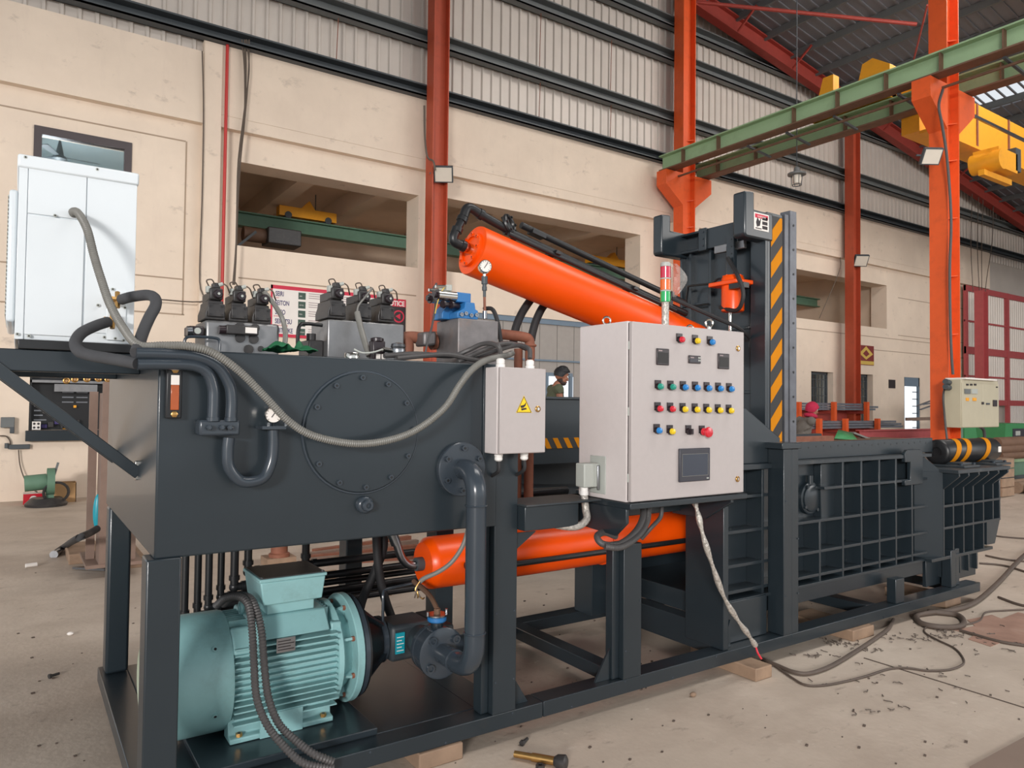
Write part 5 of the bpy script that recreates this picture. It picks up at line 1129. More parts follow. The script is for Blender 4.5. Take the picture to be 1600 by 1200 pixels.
# rusty pipework behind the blocks
t = thing('rusty_pipe', 'rust-brown welded pipe run behind the bare steel manifold', 'pipe', P(760, 525, Y=3.6))
MB().tube(seq([(615, 530, 3.3), (640, 527, 3.3), (660, 528, 3.3), (690, 526, 3.3)]), .03, 14).build('left_run', 'rust', t); MB().tube(seq([(634, 528, 3.3), (637, 540, 3.3), (636, 556, 3.3)]), .032, 14).build('left_drop', 'rust', t)
MB().obox(P(665, 530, Y=3.25), V((.035, 0, .004)), V((0, .05, 0)), V((0, 0, .035))).build('valve_block', 'cast', t, bevel=.012)
for u in (690, 674): MB().cyl(P(u, 534, Y=3.27), P(u+6, 534, Y=3.27), .042, n=10).build('hex_union', 'rust', t)
MB().tube(seq([(770, 521, 3.5), (800, 524, 3.5), (815, 526, 3.5), (826, 530, 3.5), (828, 543, 3.5), (828, 560, 3.5)]), .03, 16).build('right_run', 'rust', t)
MB().cyl(P(828, 552, Y=3.5), (P(828, 552, Y=3.5).x, 3.5, .98), .028, n=16).build('right_drop', 'rust', t); MB().cyl(P(810, 545, Y=3.55), (P(810, 545, Y=3.55).x, 3.55, .98), .026, n=16).build('right_drop', 'rust', t)
MB().torus(P(828, 540, Y=3.5), (0, 0, 1), .033, .008, 16, 6).build('collar', 'rust', t)
for lab, l in (('left big black hose curving down from under the upper orange cylinder', [(840, 455, 3.65), (828, 470, 3.65), (815, 490, 3.65), (806, 512, 3.65), (802, 535, 3.65)]), ('right big black hose curving down from under the upper orange cylinder', [(860, 468, 3.65), (848, 480, 3.65), (838, 500, 3.65), (832, 520, 3.65), (830, 532, 3.65)])):
    MB().tube(seq(l), .025, 12).build('black_hose', 'blkr', label=lab, cat='hose')

# ---- control cabinet
CX0, CX1, CY0, CY1, CZ0, CZ1 = 2.462, 3.302, 2.6, 2.995, 1.127, 2.012
cb = thing('control_cabinet', 'large white control cabinet with rows of coloured buttons and touch screen', 'cabinet', (2.88, 2.8, CZ0))
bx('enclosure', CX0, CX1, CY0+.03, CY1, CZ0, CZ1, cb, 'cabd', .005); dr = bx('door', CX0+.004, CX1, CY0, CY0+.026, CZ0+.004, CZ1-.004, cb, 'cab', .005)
bx('support_shelf', CX0-.01, CX1+.02, CY0-.01, CY1+.05, CZ0-.03, CZ0-.002, cb, D)
MB().prism([(CX0-.01, 2.62, CZ0-.03), (CX0-.01, 2.62, CZ0-.1), (CX0-.01, 2.7, CZ0-.17), (CX0-.01, 3.05, CZ0-.15), (CX0-.01, 3.05, CZ0-.03)], (.02, 0, 0)).build('support_gusset', D, cb, bevel=.003)
MB().prism([(CX1-.08, 2.62, CZ0-.03), (CX1-.08, 2.62, CZ0-.05), (CX1-.08, 2.8, CZ0-.16), (CX1-.08, 3.05, CZ0-.16), (CX1-.08, 3.05, CZ0-.03)], (.02, 0, 0)).build('support_gusset', D, cb, bevel=.003)
bx('support_beam', CX0-.1, CX1+.1, 2.99, 3.06, CZ0-.14, CZ0-.03, cb, D)
bx('seal_strip', CX0+.006, CX0+.02, CY0+.026, CY0+.03, CZ0+.01, CZ1-.01, cb, 'pblk', 0)
FY = CY0-.0005
def button(u, v, col, name='push_button', r=.0155, sel=False):
    c = P(u, v, Y=FY)
    bz = MB().box(c.x-.021, c.x+.019, FY-.006, FY, c.z-.008, c.z+.032).build(name, 'plast', cb)
    MB().cyl((c.x, FY-.003, c.z), (c.x, FY-.016, c.z), .0175, n=20).build('bezel', 'plast', bz)
    if sel: MB().box(c.x-.005, c.x+.005, FY-.034, FY-.016, c.z-.014, c.z+.014).build('selector_handle', 'plast', bz)
    else: MB().lathe((c.x, FY-.014, c.z), (0, -1, 0), [(r, 0), (r, .012), (r*.8, .018), (r*.3, .02), (0, .0205)], 20).build('button_cap', col, bz)
    return bz
for u, v, c in ((1061, 531, 'cred'), (1085.5, 533, 'cyel'), (1108.5, 535, 'cblu')): button(u, v, c, 'indicator_lamp')
for i, u in enumerate((1027.5, 1047, 1066.5, 1085.5, 1103.5, 1121.5, 1138.5)):
    button(u, 604+i*.65, 'cgrn' if i < 2 else 'cblu'); button(u-.5, 638.5+i*.5, 'cred' if i < 2 else 'cyel')
button(1025.5, 672.5, 'cblu'); button(1046, 674, 'cyel'); button(1075, 674, 'blk', 'selector_switch', sel=True)
c = P(1098, 675, Y=FY); es = button(1096, 674.5, 'cred', 'emergency_stop', .02)
MB().lathe((c.x, FY-.03, c.z), (0, -1, 0), [(.014, -.015), (.014, 0), (.026, .002), (.028, .01), (.024, .018), (.01, .021), (0, .0215)], 26).build('mushroom_head', 'cred', es)
for (u0, v0, u1, v1, kind) in ((1025, 544, 1044, 571, 'm'), (1121, 552, 1138, 577, 'm'), (1075, 555, 1093.5, 568.5, 'd')):
    a, c = P(u0, v0, Y=FY), P(u1, v1, Y=FY)
    dv = MB().box(a.x, c.x, FY-.008, FY, c.z, a.z).build('panel_meter' if kind == 'm' else 'temperature_display', 'plast', cb, bevel=.003)
    MB().box(a.x+.006, c.x-.006, FY-.009, FY-.008, c.z+.008, a.z-.016).build('meter_face', 'scrb' if kind == 'd' else 'maroon', dv) if kind == 'd' else MB().box(a.x+.007, c.x-.007, FY-.009, FY-.008, c.z+.01, a.z-.02).build('meter_face', 'hazb', dv)
    MB().box(a.x+.01, a.x+.035, FY-.0095, FY-.008, a.z-.014, a.z-.009).build('print_mark', 'pgry', dv)
    if kind == 'd':
        for k in range(4): MB().box(c.x-.022+.01*(k % 2), c.x-.015+.01*(k % 2), FY-.01, FY-.008, c.z+.012+.014*(k//2), c.z+.02+.014*(k//2)).build('key', 'gyp', dv)
a, c = P(1059.5, 701, Y=FY), P(1107, 750, Y=FY)
hm = MB().box(a.x, c.x, FY-.012, FY, c.z, a.z).build('touch_screen', 'scrb', cb, bevel=.004)
MB().box(a.x+.02, c.x-.02, FY-.013, FY-.012, c.z+.03, a.z-.03).build('screen', 'scr', hm)
b = MB()
for q in ((a.x+.017, c.x-.017, a.z-.03, a.z-.028), (a.x+.017, c.x-.017, c.z+.028, c.z+.03), (a.x+.017, a.x+.019, c.z+.03, a.z-.03), (c.x-.019, c.x-.017, c.z+.03, a.z-.03)): b.box(q[0], q[1], FY-.0135, FY-.012, q[2], q[3])
b.build('screen_border', 'cond', hm); MB().box(c.x-.028, c.x-.012, FY-.013, FY-.012, c.z+.01, c.z+.016).build('print_mark', 'gyp', hm)
lock(1153, 544.5, FY, cb, .016); lock(1152, 748.5, FY, cb, .016)
for z in (CZ1-.12, CZ0+.12, (CZ0+CZ1)/2): MB().cyl((CX0+.001, CY0+.02, z-.02), (CX0+.001, CY0+.02, z+.02), .004, n=8).build('hinge_pin', 'gyp', cb)
for (x, y) in ((P(948, 500, Y=CY1-.05).x, CY1-.05), (P(1108, 513, Y=2.68).x, 2.68), (CX1-.05, CY1-.05)):
    e = MB().torus((x, y, CZ1+.04), (.5, 1, 0), .02, .0055, 22, 8).build('lifting_eye', 'chrome', cb); MB().cyl((x, y, CZ1), (x, y, CZ1+.018), .012, n=12).build('eye_base', 'chrome', e)
# side connector
c = P(932, 741, X=CX0); cy0, cz = c.y, c.z
MB().box(CX0-.006, CX0, cy0-.075, cy0+.045, cz-.095, cz+.095).build('connector_flange', 'gyp', cb, bevel=.003)
ch = MB().box(CX0-.11, CX0-.006, cy0-.035, cy0+.035, cz-.06, cz+.06).build('connector_hood', 'gyp', cb, bevel=.006)
for k in range(5): MB().box(CX0-.055+k*.008, CX0-.051+k*.008, cy0-.038, cy0+.038, cz-.058, cz+.058).build('grip_rib', 'gyp', ch)
MB().box(CX0-.03, CX0-.015, cy0-.045, cy0-.035, cz-.075, cz+.05).build('latch', 'steel', ch, bevel=.004)
MB().lathe((CX0-.08, cy0, cz-.06), (0, 0, -1), [(.02, 0), (.02, .02), (.022, .022), (.022, .04), (.015, .045)], 12).build('connector_gland', 'glandw', ch)
q = V((CX0-.08, cy0, cz-.1))
MB().tube([q, q+V((.01, 0, -.07)), q+V((-.0, -.02, -.12)), q+V((-.06, -.02, -.15)), q+V((-.16, 0, -.14)), q+V((-.25, .05, -.11))], .019, 12).build('wrapped_cable', 'film', label='film-wrapped cable curving from the cabinet side plug to the arm', cat='cable')
for k, l in enumerate(([(1005, 790, 2.8), (1004, 810, 2.75), (992, 832, 2.7), (968, 850, 2.68), (942, 850, 2.7), (933, 838, 2.74), (945, 832, 2.8), (962, 838, 2.82)], [(1014, 792, 2.78), (1010, 818, 2.74), (994, 840, 2.68), (970, 855, 2.66), (945, 854, 2.68)], [(1034, 792, 2.8), (1032, 808, 2.8), (1018, 824, 2.8), (1002, 842, 2.84)])):
    MB().tube(seq(l), (.017, .017, .012)[k], 10, rib=.009, ribamp=.1).build('cable_loop', 'condd', label=('inner black corrugated cable looping under the cabinet', 'outer black corrugated cable looping under the cabinet', 'short thin black cable under the cabinet middle')[k], cat='cable')
MB().tube(seq([(1084, 780, 2.75), (1090, 800, 2.72), (1098, 835, 2.7), (1112, 880, 2.7), (1130, 930, 2.72), (1150, 965, 2.74), (1168, 990, 2.76), (1180, 1008, 2.78)]), lambda t: .014+.004*math.sin(t*40), 10).build('wrapped_cable', 'film', label='film-wrapped cable slanting from the cabinet down to the floor', cat='cable')
e = P(1180, 1008, Y=2.78)
MB().tube([e, P(1184, 1020, Y=2.76), P(1190, 1030, Y=2.74)], .006, 6).build('red_wire', 'cred', label='short red wire at the end of the wrapped cable', cat='wire')
MB().tube(seq([(738, 800, 2.84), (730, 832, 2.84), (722, 855, 2.84), (706, 878, 2.86), (686, 893, 2.88), (664, 903, 2.9), (656, 909, 2.9)]), .011, 10, rib=.01, ribamp=.1).build('frayed_cable', 'cond', label='grey conduit with a frayed end hanging before the lower orange cylinder', cat='cable')
t = thing('bare_wires', 'loose bare wires sticking out of the frayed grey conduit', 'wire', P(656, 909, Y=2.9))
for k in range(4): MB().tube(seq([(656, 908, 2.9), (652-k, 916+2*k, 2.9), (650+3*k, 926+3*k, 2.89), (648+5*k, 934, 2.9)]), .0035, 6).build('wire', ('wire', 'brass')[k % 2], t)
# beacon
bc = thing('signal_tower', 'red, amber and green signal light tower on the cabinet top', 'light', (P(1039.5, 500, Y=2.78).x, 2.78, CZ1))
x, y, _ = W[bc]; zz = [P(1039.5, v, Y=2.78).z for v in (500, 472, 454, 435, 415, 407)]
MB().lathe((x, y, CZ1), (0, 0, 1), [(.028, 0), (.028, .01), (.02, .014), (.02, zz[1]-CZ1)], 20).build('stem', 'film', bc)
for k, m_ in enumerate(('lgrn', 'lamb', 'lred')):
    MB().lathe((x, y, zz[1+k]), (0, 0, 1), [(.024, 0), (.0275, .003), (.0275, zz[2+k]-zz[1+k]-.008), (.024, zz[2+k]-zz[1+k]-.005)], 24).build('lens', m_, bc)
    MB().cyl((x, y, zz[2+k]-.006), (x, y, zz[2+k]+.001), .028, n=24).build('ring', 'gyp', bc)
MB().lathe((x, y, zz[4]), (0, 0, 1), [(.0275, 0), (.0275, .012), (.02, .018)], 24).build('cap', 'gyp', bc)
b = MB(); rows = []; nn = 10
for i in range(nn+1):
    t_ = i/nn; row = []
    for j in range(7):
        s_ = j/6; u = 1046+6*t_+(26-10*abs(t_-.45))*s_*math.sin(PI*(.18+.75*t_)); v = 412+52*t_
        p = P(u, v, Y=2.78+.03*math.sin(7*s_+5*t_)+.02*random.random()); row.append(p)
    rows.append(row)
b.mesh([p for r_ in rows for p in r_], [(i*7+j, i*7+j+1, (i+1)*7+j+1, (i+1)*7+j) for i in range(nn) for j in range(6)])
b.build('plastic_bag', 'bag', bc)

# ================================================================== behind the press
# second machine
SY = 5.6
a, c = P(790, 616, Y=SY), P(1000, 636, Y=SY); zs2 = P(880, 692, Y=SY).z; zt = P(870, 624, Y=SY).z
t = thing('second_press', 'dark slate machine with a hazard strip standing behind the white boxes', 'press', ((a.x+c.x)/2, SY+.4, 0))
bx('front_panel', a.x, c.x, SY, SY+.05, zs2-.2, zt, t); bx('top_lip', a.x, c.x, SY-.03, SY+.5, zt, zt+.025, t); bx('rear_panel', a.x, c.x, SY+.45, SY+.5, .1, zt, t)
hs = MB().box(a.x, c.x, SY-.01, SY, zs2-.05, zs2+.05).build('hazard_strip', 'hazb', t)
k = a.x+.02
while k < c.x-.1:
    MB().prism([(k+.06, SY-.01, zs2-.05), (k+.12, SY-.01, zs2-.05), (k+.06, SY-.01, zs2+.05), (k, SY-.01, zs2+.05)], (0, -.002, 0)).build('yellow_stripe', 'haz', hs); k += .13
MB().prism([(a.x, SY-.05, zs2-.4), (c.x, SY-.05, zs2-.5), (c.x, SY-.05, zs2-.56), (a.x, SY-.05, zs2-.46)], (0, .6, 0)).build('lower_chute', D2, t)
for x in (a.x+.05, c.x-.15): bx('leg', x, x+.1, SY+.1, SY+.2, 0, zs2-.2, t)
bx('plinth', a.x-.1, c.x+.1, SY, SY+.6, 0, .3, t)
# tool alcove in the wall
t = thing('tool_board', 'black tool board with hanging tools in the wall recess left of the tank', 'tool board', (.86, WY+.2, 1.1))
MB().box(.17, 1.55, WY+.22, WY+.26, 1.1, 2.18).build('board', 'blk', t); MB().box(.17, .2, WY+.02, WY+.22, 1.1, 2.18).build('side', 'blk', t)
MB().box(.17, 1.55, WY+.02, WY+.22, 1.86, 1.9).build('shelf', 'grind', t); MB().box(.5, 1.1, WY-.02, WY+.02, 1.72, 1.84).build('shelf_front', 'grind', t)
for k in range(5): MB().box(.24, .24+.12+.05*(k % 3), WY+.2, WY+.22, 1.55-k*.075, 1.57-k*.075).build('hanging_tool', 'steel', t)
for k in range(6): MB().box(.62+.2*(k % 2), .78+.2*(k % 2), WY+.2, WY+.22, 1.7-.08*(k//2), 1.72-.08*(k//2)).build('hanging_tool', 'steel', t)
for k in range(6): MB().cbox((.38+.09*k, WY+.16, 1.16+.03*(k % 3)), .08, .07, .06+.03*(k % 2)).build('tool_box', 'vblk' if k % 2 else 'navy', t, bevel=.006)
MB().cbox((.42, WY+.17, 1.42), .14, .06, .12).build('clamp_tool', 'grind', t, bevel=.02); MB().cbox((.66, WY+.15, 1.14), .05, .05, .05).build('yellow_tool', 'yel', t); MB().cbox((.8, WY+.17, 1.48), .04, .04, .04).build('yellow_tool', 'yel', t)
sk = MB().box(.215, .33, WY-.0, WY+.02, 1.11, 1.24).build('socket_box', 'paper', t)
for i in range(4): MB().cyl((.245+.055*(i % 2), WY, 1.145+.06*(i//2)), (.245+.055*(i % 2), WY-.003, 1.145+.06*(i//2)), .018, n=12).build('socket', 'pblk', sk)
MB().box(.13, 1.45, WY-.14, WY+.02, .935, 1.1).build('worktop', D, label='dark steel bench ledge under the tool recess', cat='shelf', bevel=.006)
for i, (u, v) in enumerate(((104, 595), (117, 593), (136, 592.5), (154, 592), (169, 593))):
    c = P(u, v, Y=WY-.0); r_ = .052
    t = thing('brass_ring', 'brass cable ring on the shelf, %s from left' % ('first', 'second', 'third', 'fourth', 'fifth')[i], 'ring', c, group='brass rings on the wall shelf')
    MB().torus(c+V((0, .03, 0)), (0, 1, 0), r_*.72, r_*.36, 20, 8).build('rim', 'brass', t); MB().cyl(c+V((0, 0, 0)), c+V((0, .05, 0)), r_*.4, n=14).build('hub', 'card', t)
MB().cyl(P(90, 582, Y=WY-.02), P(170, 586, Y=WY-.02), .014, n=6).build('ring_rod', 'wire', label='thin rod above the brass rings on the wall', cat='rod')
c = P(12, 660, Y=WY-.05)
t = thing('isolator_switch', 'grey isolator switch box on the cream wall at the far left', 'switch', c)
MB().cbox(c+V((0, 0, 0)), .18, .1, .16).build('box', 'girt', t, bevel=.01); MB().cbox(c+V((.06, -.02, -.12)), .06, .07, .1).build('plug', 'girtd', t, bevel=.01)
c = P(30, 698, Y=WY-.04)
t = thing('socket_strip', 'dark grey socket strip on the wall below the bench ledge', 'socket', c)
MB().cbox(c, .28, .06, .07).build('body', 'girtd', t, bevel=.006); MB().cyl(c+V((-.16, -.02, -.02)), c+V((-.16, -.02, .06)), .03, n=10).build('plug', 'girtd', t)
MB().tube([P(0, 681, Y=WY-.03), P(10, 682, Y=WY-.03), P(16, 690, Y=WY-.03), P(15, 698, Y=WY-.03)], .012, 6).build('wall_lead', 'wire', label='short lead looping into the socket strip', cat='cable')
MB().tube([P(29, 703, Y=WY-.05), P(31, 725, Y=WY-.06), P(37, 745, Y=WY-.1), P(46, 760, Y=WY-.2), P(58, 769, Y=WY-.45)], .01, 6).build('wall_lead', 'wire', label='thin lead hanging from the socket strip to the chop saw', cat='cable')
# chop saw, boxes
c = P(72, 790, Z=.0)
t = thing('chop_saw', 'old green chop saw standing on the floor against the wall', 'saw', c)
MB().lathe(c, (0, 0, 1), [(.27, 0), (.28, .04), (.22, .1), (.2, .12)], 24).build('base', 'vblk', t)
MB().cyl(c+V((-.28, 0, .34)), c+V((.0, 0, .36)), .12, n=16).build('motor', 'grnd', t); MB().cyl(c+V((.0, .0, .36)), c+V((.1, .0, .36)), .2, n=22).build('blade_guard', 'grnd', t)
MB().bar(c+V((.05, 0, .1)), c+V((.02, 0, .36)), .08, .1).build('arm', 'grnd', t); MB().bar(c+V((.08, 0, .4)), c+V((.14, 0, .64)), .05, .03).build('handle', 'girt', t)
MB().torus(c+V((.12, -.1, .2)), (0, 1, .3), .16, .02, 20, 6).build('cable_coil', 'vblk', t)
a = P(52, 788, Z=0); t = thing('red_carton', 'small red and white carton on the floor beside the saw', 'box', a+V((0, .1, 0)))
MB().box(a.x-.13, a.x+.13, a.y, a.y+.2, 0, .16).build('carton', 'cred', t); MB().cyl((a.x, a.y, .08), (a.x, a.y-.003, .08), .05, n=14).build('print_mark', 'paper', t); MB().box(a.x-.13, a.x+.13, a.y, a.y+.2, .16, .165).build('lid', 'paper', t)
a = P(100, 785, Z=0); t = thing('cardboard_box', 'open brown cardboard box at the wall right of the saw', 'box', a+V((0, .15, 0)))
MB().box(a.x-.16, a.x+.16, a.y, a.y+.01, 0, .3).build('side', 'card', t); MB().box(a.x-.16, a.x+.16, a.y+.25, a.y+.26, 0, .3).build('side', 'card', t); MB().box(a.x-.16, a.x-.15, a.y, a.y+.26, 0, .3).build('side', 'card', t); MB().box(a.x+.15, a.x+.16, a.y, a.y+.26, 0, .3).build('side', 'card', t)
MB().prism([(a.x-.16, a.y, .3), (a.x-.26, a.y, .36), (a.x-.26, a.y+.26, .36), (a.x-.16, a.y+.26, .3)], (0, 0, .006)).build('flap', 'card', t)
# brown frame beside the tank
q = P(152, 884, Z=.12); fy = q.y
bl = P(140, 880, Z=0)
t = thing('brown_steel_frame', 'brown primed upright steel section on timber blocks left of the tank', 'steel frame', (q.x, fy, .12))
xl, xr_ = P(141, 760, Y=fy).x, P(168, 760, Y=fy).x; zt = P(155, 600, Y=fy).z+.02
zl = P(145, 612, Y=fy+.3).z; xm = P(150, 760, Y=fy+.3).x
MB().box(xl, xm, fy+.3, fy+.34, .12, zl).build('rear_flange', 'brn', t); MB().box(xm-.03, xm, fy+.34, fy+.7, .12, zl).build('web', 'brn', t)
xf = P(157, 760, Y=fy).x
MB().box(xf, xr_+.02, fy, fy+.04, .12, zt).build('front_flange', 'brn', t); MB().box(xf, xf+.03, fy+.04, fy+.3, .12, zt-.1).build('side_plate', 'brn', t); MB().box(xr_-.01, xr_+.25, fy+.1, fy+.14, .12, zt-.2).build('far_flange', 'brn', t); MB().box(xl-.02, xr_+.3, fy-.02, fy+.7, .1, .13).build('foot_plate', 'brn', t)
q_ = P(153, 800, Y=fy+.2); MB().sph(q_, .16, 14, 10, (.26, .2, 1.05)).build('blue_bag', 'tealp', t)
for i, (u, v) in enumerate(((137, 880), (205, 888))):
    c = P(u, v, Z=0); MB().box(c.x-.16, c.x+.12, c.y, c.y+.7, 0, .1).build('timber_block', 'wood', label=('squared timber block under the brown frame, end grain showing', 'timber block under the brown frame behind the tank leg')[i], cat='block', bevel=.008)
MB().tube([P(152, 826, Y=fy-.2), P(140, 833, Y=fy-.3), P(120, 842, Y=fy-.5), P(102, 853, Z=.06), P(86, 864, Z=.03)], .03, 12).build('hydraulic_hose', 'blkr', label='black hydraulic hose with steel end lying out on the floor left', cat='hose')
a, c = P(92, 862, Z=.03), P(78, 870, Z=.03); MB().lathe(a, c-a, [(.032, 0), (.032, .05), (.024, .06), (.024, .1), (.04, .11), (.04, .15)], 12).build('hose_fitting', 'steel', label='steel end fitting of the black hose on the floor left', cat='fitting')
for i, (p, q_) in enumerate((((115, 887), (165, 890)), ((118, 888), (163, 884)))):
    a, c = P(*p, Z=.02), P(*q_, Z=.02); MB().bar(a, c, .03, .02).build('steel_strip', 'steel', label=('bright steel strip on the floor near the tank leg, nearer one', 'bright steel strip on the floor near the tank leg, farther one')[i], cat='steel strip')
a = P(40, 884, Z=.02); MB().cyl(a, a+V((.09, .02, 0)), .02, n=10).build('short_pin', 'paper', label='short pale pin lying alone on the floor left', cat='pin')
# seen under the tank
c = P(436, 882, Z=0); t = thing('wooden_spool', 'rusty spool standing on a wooden pad under the tank', 'spool', c)
MB().box(c.x-.14, c.x+.14, c.y-.1, c.y+.14, 0, .08).build('pad', 'wood', t); MB().lathe(c+V((0, 0, .08)), (0, 0, 1), [(.1, 0), (.1, .03), (.08, .04), (.08, .16), (.16, .17), (.16, .21), (.05, .22)], 20).build('spool_body', 'rust', t)
for i in range(5):
    a, c = P(490-6*i, 862+5*i, Z=.025), P(640+12*i, 840+6.5*i, Z=.025); MB().bar(a, c, .07, .05).build('rusty_bar', ('rust', 'brn')[i % 2], label='%s rusty flat bar of the pile seen under the tank' % ('topmost', 'second', 'third', 'fourth', 'lowest')[i], cat='bar')
for i, (u, v, s) in enumerate(((505, 905, .14), (525, 880, .12), (560, 925, .2), (545, 872, .1), (590, 930, .15))):
    c = P(u, v, Z=0); MB().prism([c+V((-s, 0, 0)), c+V((s*.6, -s*.5, 0)), c+V((s, .1, 0)), c+V((0, s*.7, 0))], (.02, 0, .05)).build('wood_offcut', 'wood', label='%s wood offcut on the floor under the tank' % ('long pale', 'flat', 'broad', 'tiny', 'right-hand')[i], cat='wood')

# bar racks behind the press
def rack(name, label, Y, posts, v_top, v_bar, u0, u1, nb, grp, blab, zdrop=.0):
    zb = P((u0+u1)/2, v_bar, Y=Y).z; t = thing(name, label, 'rack', (P(posts[1], v_bar, Y=Y).x, Y, 0))
    for u in posts:
        x = P(u, v_bar, Y=Y).x; MB().box(x-.06, x+.06, Y-.06, Y+.06, 0, P(u, v_top, Y=Y).z).build('post', 'oran', t); MB().box(x-.05, x+.05, Y, Y+.7, zb-.28, zb-.18).build('arm', 'red', t)
    MB().box(P(posts[0], v_bar, Y=Y).x, P(posts[-1], v_bar, Y=Y).x, Y+.66, Y+.74, zb-.5, zb-.18).build('beam', 'red', t)
    xa, xb = P(u0, v_bar, Y=Y).x, P(u1, v_bar, Y=Y).x; p0 = None
    for k in range(nb):
        q = V(((xa+xb)/2, Y+.12+.085*(k % 5), zb-.17+.075*(k//5)))
        if p0 is None:
            p0 = MB().box(xa, xb, q.y-.035, q.y+.035, q.z, q.z+.06).build('steel_bar', 'bar', label=blab % ('front', 'bottom'), cat='steel bar', group=grp); o0 = V(p0.location)
        else:
            o = p0.copy(); C.objects.link(o); o['label'] = blab % (('front', 'second', 'third', 'fourth', 'rear')[k % 5], ('bottom', 'middle', 'top')[k//5]); o.location = o0+V((random.uniform(-.5, .3), .085*(k % 5), .075*(k//5))); W[o] = W[p0]
rack('bar_rack', 'orange and red rack of dark bars along the wall, behind the scarfed worker', 12.7, (1248, 1303, 1354), 628, 632, 1246, 1372, 12, 'bars on the far rack', 'long dark steel bar on the far rack, %s one of its %s layer')
rack('bar_rack', 'nearer orange rack of long blue-grey bars right of the worker', 11.6, (1280, 1321, 1371), 654, 660, 1262, 1412, 12, 'bars on the near rack', 'long blue-grey steel bar on the nearer rack, %s one of its %s layer')
a, c = P(1338, 680, Y=10.6), P(1470, 682, Y=10.6); zA, zB2 = P(1400, 672, Y=10.6).z, P(1400, 688, Y=10.6).z
t = thing('red_beam', 'long red steel beam on low stands behind the press top', 'beam', ((a.x+c.x)/2, 10.6, 0))
MB().box(a.x, c.x+1, 10.5, 10.52, zB2, zA).build('web', 'redd', t); MB().box(a.x, c.x+1, 10.4, 10.62, zA, zA+.025).build('flange', 'redd', t); MB().box(a.x, c.x+1, 10.4, 10.62, zB2-.025, zB2).build('flange', 'redd', t)
for x in (a.x+.4, c.x-.6): MB().box(x, x+.1, 10.45, 10.57, 0, zB2-.025).build('stand', 'redd', t)
for i, (u0, v0, u1, v1) in enumerate(((1416, 655, 1455, 654), (1434, 634, 1455, 626), (1438, 640, 1455, 634), (1442, 632, 1455, 630))):
    a, c = P(u0, v0, Y=12.2), P(u1, v1, Y=12.2); c = a+(c-a)*2.2; MB().bar(a, c, .07, .1 if i == 0 else .03).build('loose_bar', 'bar' if i else 'brn', label=('brown bar end left of the tall orange column', 'uppermost thin bar end beside the bright doorway', 'lowest thin bar end beside the bright doorway', 'middle thin bar end beside the bright doorway')[i], cat='bar')
q_ = P(1478, 640, Y=12.2); MB().box(q_.x-.1, q_.x+.6, 12.1, 12.3, 0, P(1460, 626, Y=12.2).z+.1).build('bar_stand', 'girtd', label='dark stand behind the nearest orange column carrying loose bars', cat='stand')
# green board and table beyond the press
a = P(1300, 684, Y=7.1); t = thing('green_plate', 'green plate with pale edge lying on the table by the worker', 'plate', a)
MB().mesh([P(1310, 671, Y=7.3), P(1331, 676, Y=7.3), P(1340, 687, Y=7.0), P(1304, 684, Y=7.0)], [(0, 1, 2, 3)]).build('sheet', 'green', t).modifiers.new('s', 'SOLIDIFY').thickness = .02
MB().bar(P(1331, 676, Y=7.3), P(1362, 688, Y=7.2), .1, .03).build('pale_strip', 'cond', t)
tb_ = P(1260, 688, Y=6.9)
t = thing('work_table', 'low rusty steel work table behind the press, under the green plate', 'table', (tb_.x+.5, 7.1, 0))
MB().box(tb_.x-1, tb_.x+3, 6.8, 7.5, tb_.z-.06, tb_.z-.02).build('tabletop', 'stain', t)
for x in (tb_.x-.9, tb_.x+2.8):
    for y in (6.9, 7.4): MB().box(x, x+.08, y-.04, y+.04, 0, tb_.z-.06).build('leg', 'stain', t)

# beige electric panel on the nearest column
ey = 6.2; ex0, ex1 = P(1503, 630, Y=ey).x, P(1561, 630, Y=ey).x; ez0, ez1 = P(1530, 668, Y=ey).z, P(1530, 594, Y=ey).z
eyb = P(1475, 630, X=ex0).y
t = thing('electric_cabinet', 'beige electric panel hung beside the nearest orange column', 'panel', ((ex0+ex1)/2, ey+.2, ez0))
bx('enclosure', ex0, ex1, ey+.012, eyb, ez0, ez1, t, 'tan', .01); xm = P(1536, 630, Y=ey).x
bx('left_door', ex0+.01, xm-.004, ey, ey+.012, ez0+.01, ez1-.06, t, 'tan', .004); bx('right_door', xm, ex1-.01, ey, ey+.012, ez0+.01, ez1-.06, t, 'tan', .004)
bx('roof_sheet', ex0+.05, ex1-.2, ey-.05, eyb, ez1, ez1+.03, t, 'paper', .004)
for u, v, w, h, m_ in ((1511, 601, 3, 3, 'pblk'), (1517, 601, 3, 3, 'pblk'), (1523, 601, 3, 3, 'pblk'), (1511, 611.5, 9, 8, 'girt'), (1522, 611.5, 9, 8, 'gyp'), (1511, 624, 4, 5, 'yel'), (1522, 624, 5, 5, 'yel'), (1554, 630, 6, 10, 'plast'), (1543, 631, 5, 3, 'girtd'), (1535, 630, 3, 4, 'pblk'), (1557, 605, 2, 2, 'pblk')):
    a, c = P(u-w/2, v-h/2, Y=ey), P(u+w/2, v+h/2, Y=ey); bx('panel_device', a.x, c.x, ey-.015, ey, c.z, a.z, t, m_, .002)
for u, v in ((1480, 596), (1480, 604)): MB().cyl(P(u-3, v, Y=ey+.2), P(u+3, v+2, Y=ey+.2), .05, n=10).build('gland', 'girtd', t)
MB().tube([P(1477, 600, Y=6.5), P(1474, 620, Y=6.45), P(1476, 650, Y=6.45), P(1480, 690, Y=6.4)], .018, 8).build('panel_cable', 'condd', label='dark cable down the column side below the beige panel', cat='cable')
